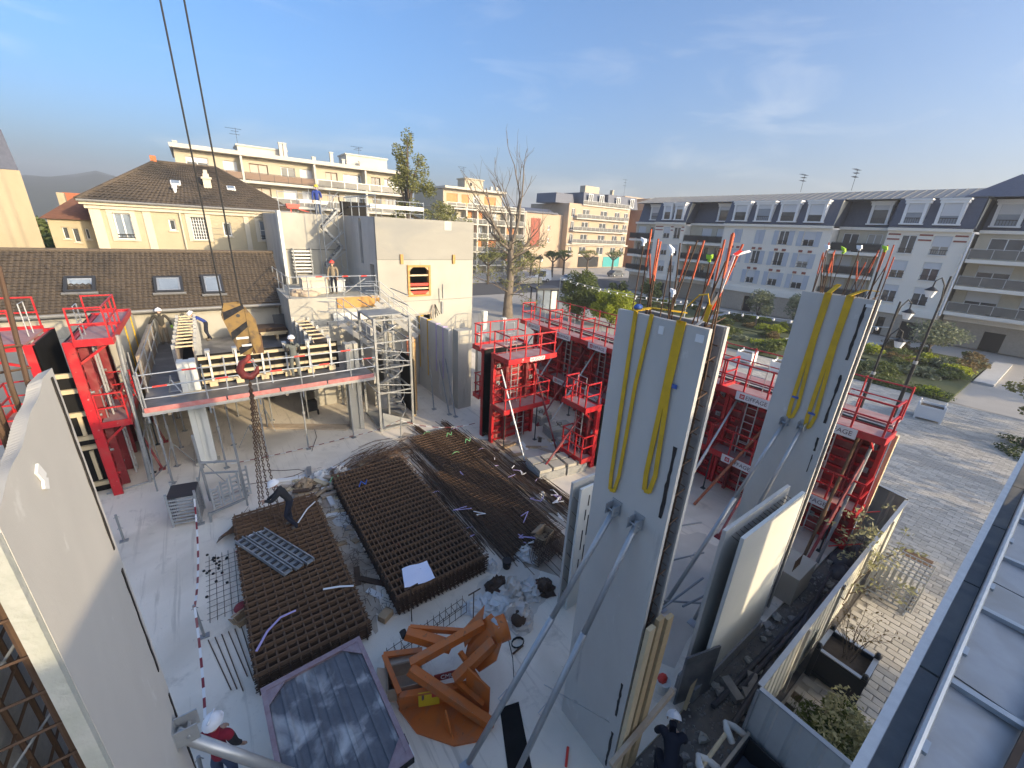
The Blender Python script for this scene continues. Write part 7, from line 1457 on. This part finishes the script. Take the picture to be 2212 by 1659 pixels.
person('person in blue jacket bending over the beam shutter on the deck', (-.35, 26.0, 3.06), R(95), dict(chest=(0, .26, 1.18), neck=(0, .44, 1.30), head=(0, .55, 1.38), ls=(-.17, .36, 1.26), rs=(.17, .36, 1.26), le=(-.2, .55, 1.05), re=(.2, .55, 1.05), lw=(-.14, .75, 1.05), rw=(.14, .75, 1.05), lk=(-.12, .1, .5), la=(-.12, -.1, .09)), ('cloth_blue', 'cloth_blue', 'cloth_navy', 'skin', 'boot', 'cloth_blue'))
person('person in grey overalls working at the timber shutter, back to the rail', (2.4, 18.15, 3.06), R(-5), dict(lw=(-.2, .35, 1.1), rw=(.2, .35, 1.1), chest=(0, .06, 1.26)), ('cloth_grey', 'cloth_black', 'cloth_grey', 'skin', 'boot', 'skin'))
person('person in blue with yellow helmet on the roof scaffold', (6.4, 29.55, 9.4), R(180), dict(lw=(-.2, .3, 1.05)), ('cloth_blue', 'cloth_blue', 'cloth_jean', 'skin', 'boot', 'skin'), 'helmet_yellow')
person('person in a red helmet and tan shirt on the terrace', (5.7, 24.4, 5.42), R(150), {}, ('cloth_tan', 'cloth_tan', 'cloth_navy', 'skin', 'boot', 'skin'), 'helmet_red')
person('person in dark clothes and white helmet stooping in the trench beside the edge boards', (5.2, 1.68, -.06), R(-55), dict(pel=(0, -.05, .62), chest=(0, .3, .82), neck=(0, .5, .92), head=(0, .6, .97), ls=(-.19, .4, .92), rs=(.19, .4, .92), le=(-.25, .5, .65), re=(.25, .5, .65), lw=(-.15, .68, .5), rw=(.15, .68, .5), lh=(-.11, -.05, .58), rh=(.11, -.05, .58), lk=(-.18, .3, .5), rk=(.18, .3, .5), la=(-.15, .0, .09), ra=(.15, .0, .09), lt=(-.15, .16, .05), rt=(.15, .16, .05)), ('cloth_navy', 'cloth_navy', 'cloth_navy', 'skin', 'boot', 'skin'))
# ------------------------------------------------------------------ metal hoarding round the trench
def hoarding(label, a, b_, z1=1.95, mm='hoard', step=.34, lean=0, top=True):
    a, b_ = Vector((a[0], a[1], 0)), Vector((b_[0], b_[1], 0)); L = (b_-a).length; d = (b_-a).normalized(); n_ = Vector((-d.y, d.x, 0)); k = int(L/step)
    T = thing('hoarding', label, 'hoarding', (a.x, a.y, 0))
    for i in range(k):
        p = a+d*(i*L/k); q = a+d*((i+1)*L/k); w = (q-p).length
        m = MB(); pr = [0, .62, .72, .9, 1.0]; of = [0, 0, .035, .035, 0]
        for j in range(4):
            u, v = p+d*(w*pr[j])+n_*of[j], p+d*(w*pr[j+1])+n_*of[j+1]
            m.add([u+Vector((0, 0, -.02)), v+Vector((0, 0, -.02)), v+Vector((0, 0, z1)), u+Vector((0, 0, z1)), u-n_*.01+Vector((0, 0, -.02)), v-n_*.01+Vector((0, 0, -.02)), v-n_*.01+Vector((0, 0, z1)), u-n_*.01+Vector((0, 0, z1))], [(0, 1, 2, 3), (5, 4, 7, 6), (3, 2, 6, 7)])
        m.build('sheet', mm, T)
    if top: MB().bar(a+Vector((0, 0, z1+.012)), b_+Vector((0, 0, z1+.012)), .09, .03).build('cap_rail', 'galv', T)
    for i in range(0, k, 6): MB().bar(a+d*(i*L/k)-n_*.06, a+d*(i*L/k)-n_*.06+Vector((0, 0, z1)), .05).build('post', 'galv_dull', T)
hoarding('corrugated grey hoarding run turning toward the camera side of the trench', (6.75, 1.2), (6.75, -1.6), 1.9)
hoarding('cream corrugated hoarding run along the trench beside the black planter', (6.80, 1.22), (16.75, 1.3), 1.9, 'hoard_cream')
hoarding('grey hoarding closing the corner beside the last red formwork unit', (16.78, 1.32), (17.0, 2.2), 1.95, 'hoard')
# trench: rubble, pipes, boards, kerb stones
for i in range(46):
    x, y = rnd.uniform(5.2, 15.5), rnd.uniform(1.35, 2.15); s = rnd.uniform(.05, .16)
    q = MB().ell((x, y, -.04+s*.4), s, s*rnd.uniform(.6, 1), s*rnd.uniform(.4, .8), 6, 4); q.v = [tuple(Vector(v)+Vector((rnd.gauss(0, .15), rnd.gauss(0, .15), rnd.gauss(0, .1)))*s) for v in q.v]
    one('rubble_stone', q, 'rubble' if i % 3 else 'conc_pale', 'lump of broken concrete in the trench', 'stone', 'rubble in the trench')
m = MB()
for i in range(900):
    x, y = rnd.uniform(4.6, 16), rnd.uniform(1.25, 2.2); s = rnd.uniform(.012, .04); m.add([(x-s, y, -.06), (x, y-s, -.06), (x+s, y, -.06), (x, y+s, -.06), (x+rnd.gauss(0, .01), y, -.06+s*1.3)], [(0, 1, 4), (1, 2, 4), (2, 3, 4), (3, 0, 4)])
tag(m.build('gravel', 'rubble'), 'grey gravel strewn over the trench bed', 'gravel', kind='stuff')
for i, (x0, y0, x1, y1, r_) in enumerate(((7.2, 1.9, 12.5, 1.75, .055), (8.0, 1.75, 13.5, 1.6, .05), (7.0, 1.45, 9.2, 1.6, .06), (9.3, 1.5, 13.8, 1.9, .04), (10.2, 1.4, 11.2, 1.65, .05))): one('pipe', MB().tube((x0, y0, .05+.03*i), (x1, y1, .08+.03*i), r_, n=9), 'pipe_dark', 'dark plastic pipe lying along the trench', 'pipe', 'pipes in the trench')
for i, (x, y, a) in enumerate(((8.4, 1.65, .5), (8.0, 1.5, .9), (9.6, 1.4, .1), (7.9, 1.85, 1.2), (10.6, 1.45, .2))): one('kerb_stone', MB().obox((x, y, .04), (.24*math.cos(a), .24*math.sin(a), .02), (-.1*math.sin(a), .1*math.cos(a), 0), (0, 0, .07)), 'rubble', 'loose kerb stone in the trench', 'kerb stone', 'kerb stones in the trench')
one('timber_beam', MB().bar((9.2, 1.4, .2), (12.0, 1.42, .4), .08, .08), 'timber', 'timber lying along the foot of the cream hoarding', 'timber')
one('crutch_board', MB().bar((6.6, 2.2, .1), (7.2, 2.35, 1.0), .07, .05), 'timber', 'timber strut leaning beside the dark shutter board', 'timber')
T = thing('paint_bucket', 'white bucket with red and blue rag near the edge boards', 'bucket', (6.6, 2.75, 0)); MB().tube((6.6, 2.75, 0), (6.6, 2.75, .3), .13, .16, n=12).build('pail', 'offwhite', T); MB().ell((6.6, 2.78, .33), .13, .1, .09, 8, 5).build('rag', 'red_plastic', T)
# open dark skip with pale tube handles
T = thing('spoil_skip', 'open dark steel skip with pale tubular handles at the end of the trench', 'skip', (5.9, .75, 0))
for (a, b_, c, d) in ((5.2, 5.24, .1, 1.1), (6.62, 6.66, .1, 1.1), (5.24, 6.62, .1, .14), (5.24, 6.62, 1.06, 1.1)): MB().box(a, b_, c, d, 0, .85).build('side', 'plank_black', T)
MB().box(5.24, 6.62, .14, 1.06, .3, .34).build('bottom', 'sheet', T)
MB().box(5.18, 6.68, 1.08, 1.13, .84, .9).build('rim', 'timber_old', T)
for x in (5.35, 6.25): MB().path([(x, 1.2, .9), (x+.02, 1.35, 1.05), (x+.1, 1.4, 1.05), (x+.25, 1.3, .95), (x+.35, 1.15, .85)], .06, 8).build('handle', 'offwhite', T, True)
MB().tube((5.4, 1.3, .98), (6.35, 1.33, .98), .035, n=8).build('cross_bar', 'timber_pale', T)
q = MB(); vs = []; fs = []
for i in range(9):
    for j in range(7): vs.append((5.3+i*.16, .2+j*.14, .42+.05*math.sin(i*1.3)*math.cos(j*1.1)+rnd.uniform(0, .05)))
for i in range(8):
    for j in range(6): fs.append((i*7+j, (i+1)*7+j, (i+1)*7+j+1, i*7+j+1))
q.add(vs, fs); q.build('liner', 'sheet', T)
for x, y, a in ((14.9, 1.9, .5), (14.2, 1.75, .4), (15.6, 1.75, .42)): one('sack', MB().ell((x, y, -.05), a, a*.7, .3, 12, 6, 0, 1), 'pipe_dark', 'black sack lying between the red formwork and the hoarding', 'sack', 'black sacks by the hoarding', smooth=True)
for i in range(3): one('red_batten', MB().tube((14.6+.3*i, 2.3, .4+.5*i), (15.5+.3*i, 1.7, .5+.5*i), .02, n=6), 'red_plastic', 'thin red bar sticking out beside the last red unit', 'bar', 'red bars by the corner')
# ------------------------------------------------------------------ planters
def planter(label, x, y, rz, s=.5, h=.8, mm='white', soil=True, group=None):
    T = thing('planter', label, 'planter', (x, y, 0), rz, group); w = lambda nm, mb, m_: mb.build(nm, m_, T, world=False)
    for sx in (-1, 1):
        for sy in (-1, 1):
            w('corner_post', MB().box(sx*s-.05, sx*s+.05, sy*s-.05, sy*s+.05, 0, h+.04), mm); w('finial', MB().ell((sx*s, sy*s, h+.10), .06, .06, .075, 8, 5), mm)
    for a in range(4):
        c, n_ = (0, -s) if a == 0 else (0, s) if a == 1 else (-s, 0) if a == 2 else (s, 0), 0
        if a < 2: w('side_panel', MB().box(-s+.05, s-.05, c[1]-.02, c[1]+.02, .1, h), mm); w('top_rail', MB().box(-s+.05, s-.05, c[1]-.035, c[1]+.035, h-.12, h-.03), mm); w('bottom_rail', MB().box(-s+.05, s-.05, c[1]-.035, c[1]+.035, .1, .2), mm)
        else: w('side_panel', MB().box(c[0]-.02, c[0]+.02, -s+.05, s-.05, .1, h), mm); w('top_rail', MB().box(c[0]-.035, c[0]+.035, -s+.05, s-.05, h-.12, h-.03), mm); w('bottom_rail', MB().box(c[0]-.035, c[0]+.035, -s+.05, s-.05, .1, .2), mm)
    w('soil', MB().box(-s+.03, s-.03, -s+.03, s-.03, h-.25, h-.12), 'soil')
    return T
planter('white wooden planter box alone on the paved square', 33.4, 3.3, R(8), .55, .85)
planter('white planter box with finials seen between the two tall walls', 35.0, 14.8, R(5), .55, .85)
planter('white planter box half hidden by the second tall wall', 34.6, 12.0, R(5), .55, .85)
T = planter('black planter box with grey rim holding a leggy shrub, on the sunlit setts', 10.2, .62, R(0), .42, .82, 'planter_black')
q = MB(); 
for (a, b_, c, d) in ((-.47, .47, -.47, -.38), (-.47, .47, .38, .47), (-.47, -.38, -.38, .38), (.38, .47, -.38, .38)): MB().box(a, b_, c, d, .825, .85).build('rim', 'galv', T, world=False)
m = MB(); tips = []
for k in range(7): branches(m, (10.2+rnd.gauss(0, .08), .62+rnd.gauss(0, .08), .68), (rnd.gauss(0, .35), rnd.gauss(0, .35), 1), rnd.uniform(.6, .95), .012, 2, .5, .3, 3, (1, 3), tips)
T = thing('leggy_shrub', 'thin bare-stemmed shrub growing from the black planter', 'shrub', (10.2, .62, .68)); m.build('stems', 'bark_dark', T); leaves(MB(), [(p.x, p.y, p.z, .1, .1, .08) for p in tips], 5, .035, .1).build('foliage', 'leaf_brown', T)
# stacked crowd barriers against the hoarding
for k in range(6):
    T = thing('crowd_barrier', 'galvanised crowd barrier leaning in a row against the cream hoarding', 'barrier', (14.0+.22*k, .9, 0), 0, 'barriers against the hoarding'); x = 14.0+.22*k; y0, y1 = 1.12, .1
    fr = MB().path([(x, y0, .08), (x+.05, y0, 1.08), (x+.05, y1, 1.08), (x, y1, .08), (x, y0, .08)], .027, 6).build('frame', 'galv', T)
    for j in range(7): MB().tube((x, y0+(y1-y0)*(j+1)/8, .08), (x+.05, y0+(y1-y0)*(j+1)/8, 1.08), .015, n=5).build('bar', 'galv', T)
    for yy in (y0-.1, y1+.1): MB().bar((x-.2, yy, .02), (x+.2, yy, .02), .04).build('foot', 'galv', T)
one('drain_cover', B(16.9, 17.4, .2, .9, -.005, .012), 'rust', 'brown rusty cover plate lying on the setts beside the barriers', 'cover')
# ------------------------------------------------------------------ street lamps, string lights, kiosk, vehicles
def lamp(label, x, y, h, heads):
    T = thing('street_lamp', label, 'lamp', (x, y, 0)); MB().path([(x, y, 0), (x, y, h*.45), (x, y, h*.46), (x, y, h)], [.09, .08, .055, .045], 8).build('post', 'iron', T); MB().tube((x, y, h*.45), (x, y, h*.47), .1, n=10).build('collar', 'galv', T)
    for (dx, dy, z) in heads:
        MB().path([(x, y, z-.4), (x+dx*.2, y+dy*.2, z+.35), (x+dx*.6, y+dy*.6, z+.7), (x+dx*.95, y+dy*.95, z+.55), (x+dx, y+dy, z+.2)], .03, 6).build('arm', 'iron', T)
        la = MB().tube((x+dx, y+dy, z-.25), (x+dx, y+dy, z+.08), .13, .24, n=8).build('lantern', 'bulb', T); MB().tube((x+dx, y+dy, z+.08), (x+dx, y+dy, z+.26), .28, .05, n=8).build('cap', 'iron', la)
lamp('tall double-armed street lamp with lanterns beside the second tall wall', 27.6, 5.3, 6.9, ((.5, -.35, 6.3), (.25, -.5, 4.9)))
lamp('tall curved-arm lamp post next to the double-armed one', 29.6, 4.2, 8.2, ((-.6, .4, 7.4),))
lamp('slim lamp post with a ring arm near the kiosk', 36.5, 44, 6.2, ((.4, .2, 5.6),))
one('light_pole', MB().tube((31.2, 33.9, 0), (31.2, 33.9, 4.7), .05, n=6), 'galv', 'slim pole that carries the string lights beside the kiosk', 'pole')
one('light_pole', MB().tube((30, 18.0, 0), (30, 18.0, 4.8), .05, n=6), 'galv', 'slim pole that carries the string lights behind the first tall wall', 'pole')
def lights(label, a, b_, sag, n):
    T = thing('string_lights', label, 'string lights', tuple(a)); a, b_ = Vector(a), Vector(b_); P_ = [a.lerp(b_, i/24)-Vector((0, 0, sag*4*(i/24)*(1-i/24))) for i in range(25)]
    MB().path(P_, .018, 4).build('cable', 'offwhite', T); me = MB().ell((0, 0, 0), .075, .075, .09, 7, 5).mesh('bulb', 'bulb', smooth=True)
    for i in range(n): f_ = (i+.5)/n; place('bulb', me, T, a.lerp(b_, f_)-Vector((0, 0, sag*4*f_*(1-f_)+.1))-ROOT[T.name])
lights('string of white bulbs from the kiosk pole past the bright tree', (31.2, 33.9, 4.6), (30, 18, 4.7), .35, 14); lights('string of white bulbs from the pole toward the double-armed lamp', (30, 18, 4.6), (27.6, 5.3, 5.6), .3, 12); lights('second lower string of bulbs sloping from the kiosk pole', (31.2, 33.9, 4.4), (36, 22, 3.4), .3, 10)
T = thing('kiosk', 'black glazed kiosk shelter beside the garden tree', 'kiosk', (33.8, 39.6, 0))
for (x, y) in ((32.5, 39.3), (33.4, 39.1), (34.4, 38.9), (35.3, 38.6), (33.2, 41.3), (35.9, 40.6)): MB().box(x-.06, x+.06, y-.06, y+.06, 0, 2.5).build('post', 'dark_metal', T)
MB().prism([(32.2, 39.0, 2.5), (35.6, 38.2, 2.5), (36.3, 40.9, 2.5), (33.0, 41.7, 2.5)], (0, 0, .18)).build('roof', 'dark_metal', T)
for a, b_ in (((32.55, 39.25), (33.35, 39.1)), ((33.45, 39.06), (34.35, 38.9))): MB().prism([(a[0], a[1], .1), (b_[0], b_[1], .1), (b_[0], b_[1], 2.4), (a[0], a[1], 2.4)], (.01, .03, 0)).build('pane', 'glass_sky', T)
MB().prism([(34.5, 38.85, .1), (35.2, 38.65, .1), (35.2, 38.65, 2.3), (34.5, 38.85, 2.3)], (.01, .05, 0)).build('poster', 'offwhite', T)
one('planter_wall', B(46, 51, 60.5, 61.2, 0, 1.0), 'cream_white', 'low cream wall beside the street behind the bare tree', 'wall')
def car(label, x, y, rz, mm, van=False):
    T = thing('van' if van else 'car', label, 'van' if van else 'car', (x, y, 0), rz); w = lambda nm, mb, m_, s=False: mb.build(nm, m_, T, s, False); H_ = 2.2 if van else 1.45
    pr = [(-2.2, 0, .35), (2.2, 0, .35), (2.25, 0, .8), (1.5, 0, 1.0), (.8, 0, H_), (-2.0, 0, H_), (-2.2, 0, 1.0)] if van else [(-2.1, 0, .35), (2.1, 0, .35), (2.1, 0, .75), (1.3, 0, .9), (.6, 0, H_), (-1.1, 0, H_), (-1.9, 0, .95), (-2.1, 0, .9)]
    w('body', MB().prism([(a, -.85, c) for a, b_, c in pr], (0, 1.7, 0)), mm)
    w('window', MB().box(-.9, .6, -.86, -.852, 1.0, H_-.15), 'glass'); w('window', MB().box(-.9, .6, .852, .86, 1.0, H_-.15), 'glass'); w('windscreen', MB().prism([(1.42, -.7, 1.06), (1.42, .7, 1.06), (.9, .7, H_-.1), (.9, -.7, H_-.1)], (.03, 0, .02)), 'glass')
    for a in (-1.35, 1.35):
        for s in (-.87, .72): wh = w('wheel', MB().tube((a, s, .33), (a, s+.15, .33), .33, n=14), 'rubber'); MB().tube((a, s-.006, .33), (a, s+.156, .33), .18, n=10).build('rim', 'alu', wh, world=False)
    for s in (-.6, .6): w('headlight', MB().box(2.08, 2.14 if not van else 2.27, s-.15, s+.15, .62, .74), 'bulb')
car('white van parked on the street behind the bare tree', 52, 62.5, R(170), 'van', True); car('white car parked beside the van on the street', 58, 60.2, R(175), 'van'); car('grey car parked on the street near the shops', 44.5, 61.5, R(5), 'car_grey'); car('dark car parked in front of the teal shopfront', 78, 66, R(0), 'car_grey')
# ------------------------------------------------------------------ galvanised parapet of the structure the view is taken from
T = thing('steel_parapet', 'galvanised steel parapet coping and gutter sheets along the viewing platform', 'parapet', (3.0, -.1, 6.0), R(-.95))
def pp_(nm, mb, m_='galv'): return mb.build(nm, m_, T, world=False)
pp_('outer_lip', MB().box(0, 9, -.035, .03, -.30, -.06), 'parapet'); pp_('outer_flange', MB().box(0, 9, -.03, .035, -.058, -.03), 'alu')
for i in range(5): pp_('gutter_sheet', MB().box(-.1+i*1.85, 1.72+i*1.85, -.17, -.037, -.30, -.27), 'galv_dull')
pp_('inner_ridge', MB().box(-.2, 9, -.21, -.172, -.22, .02), 'galv'); pp_('ridge_roll', MB().tube((-.2, -.19, .03), (9, -.19, .03), .028, n=8), 'alu')
for i in range(5): pp_('coping_sheet', MB().prism([(-.3+i*1.85, -.215, -.03), (1.53+i*1.85, -.215, -.03), (1.53+i*1.85, -.62, -.06), (-.3+i*1.85, -.62, -.06)], (0, 0, .008)), 'parapet')
for i in range(7): pp_('cross_member', MB().box(.1+i*1.3, .16+i*1.3, -.62, -.22, -.03, .015), 'galv')
for i in range(6): pp_('clip', MB().box(.5+i*1.3, .62+i*1.3, -.24, -.20, .02, .05), 'galv')
pp_('edge_angle', MB().prism([(-.3, -.46, -.02), (9, -1.3, -.02), (9, -1.34, -.02), (-.3, -.50, -.02)], (0, 0, .06)), 'rust_dark')
for i in range(3): pp_('floor_sheet', MB().prism([(-.4+i*3, -.63, -.16), (2.55+i*3, -.63, -.16), (2.55+i*3, -2.4, -.16), (-.4+i*3, -2.4, -.16)], (0, 0, .01)), 'parapet')
pp_('box_rib', MB().box(.4, 6, -.98, -.72, -.15, -.03), 'galv'); pp_('box_rib', MB().box(.9, 7, -1.5, -1.3, -.15, -.05), 'galv_dull'); pp_('joist', MB().box(-.4, 9, -2.3, -.1, -.42, -.31), 'dark_metal')
pp_('bracket', MB().prism([(5.2, -.35, .0), (5.9, -.75, .0), (5.9, -.75, .35), (5.3, -.4, .1)], (.03, .03, 0)), 'dark_metal')
# ------------------------------------------------------------------ thin morning haze
hz = B(-1500, 1500, -300, 1500, -1.2, 95).build('haze', 'white'); hz.data.materials.clear()
hm = bpy.data.materials.new('haze'); hm.use_nodes = True; hm.node_tree.nodes.clear()
ho_ = hm.node_tree.nodes.new('ShaderNodeOutputMaterial'); hv = hm.node_tree.nodes.new('ShaderNodeVolumePrincipled')
hv.inputs['Color'].default_value = (.90, .93, .97, 1); hv.inputs['Density'].default_value = .0008; hv.inputs['Anisotropy'].default_value = .2
hm.node_tree.links.new(hv.outputs[0], ho_.inputs['Volume']); hz.data.materials.append(hm)
tag(hz, 'thin pale morning haze over the whole site', 'haze', kind='stuff')
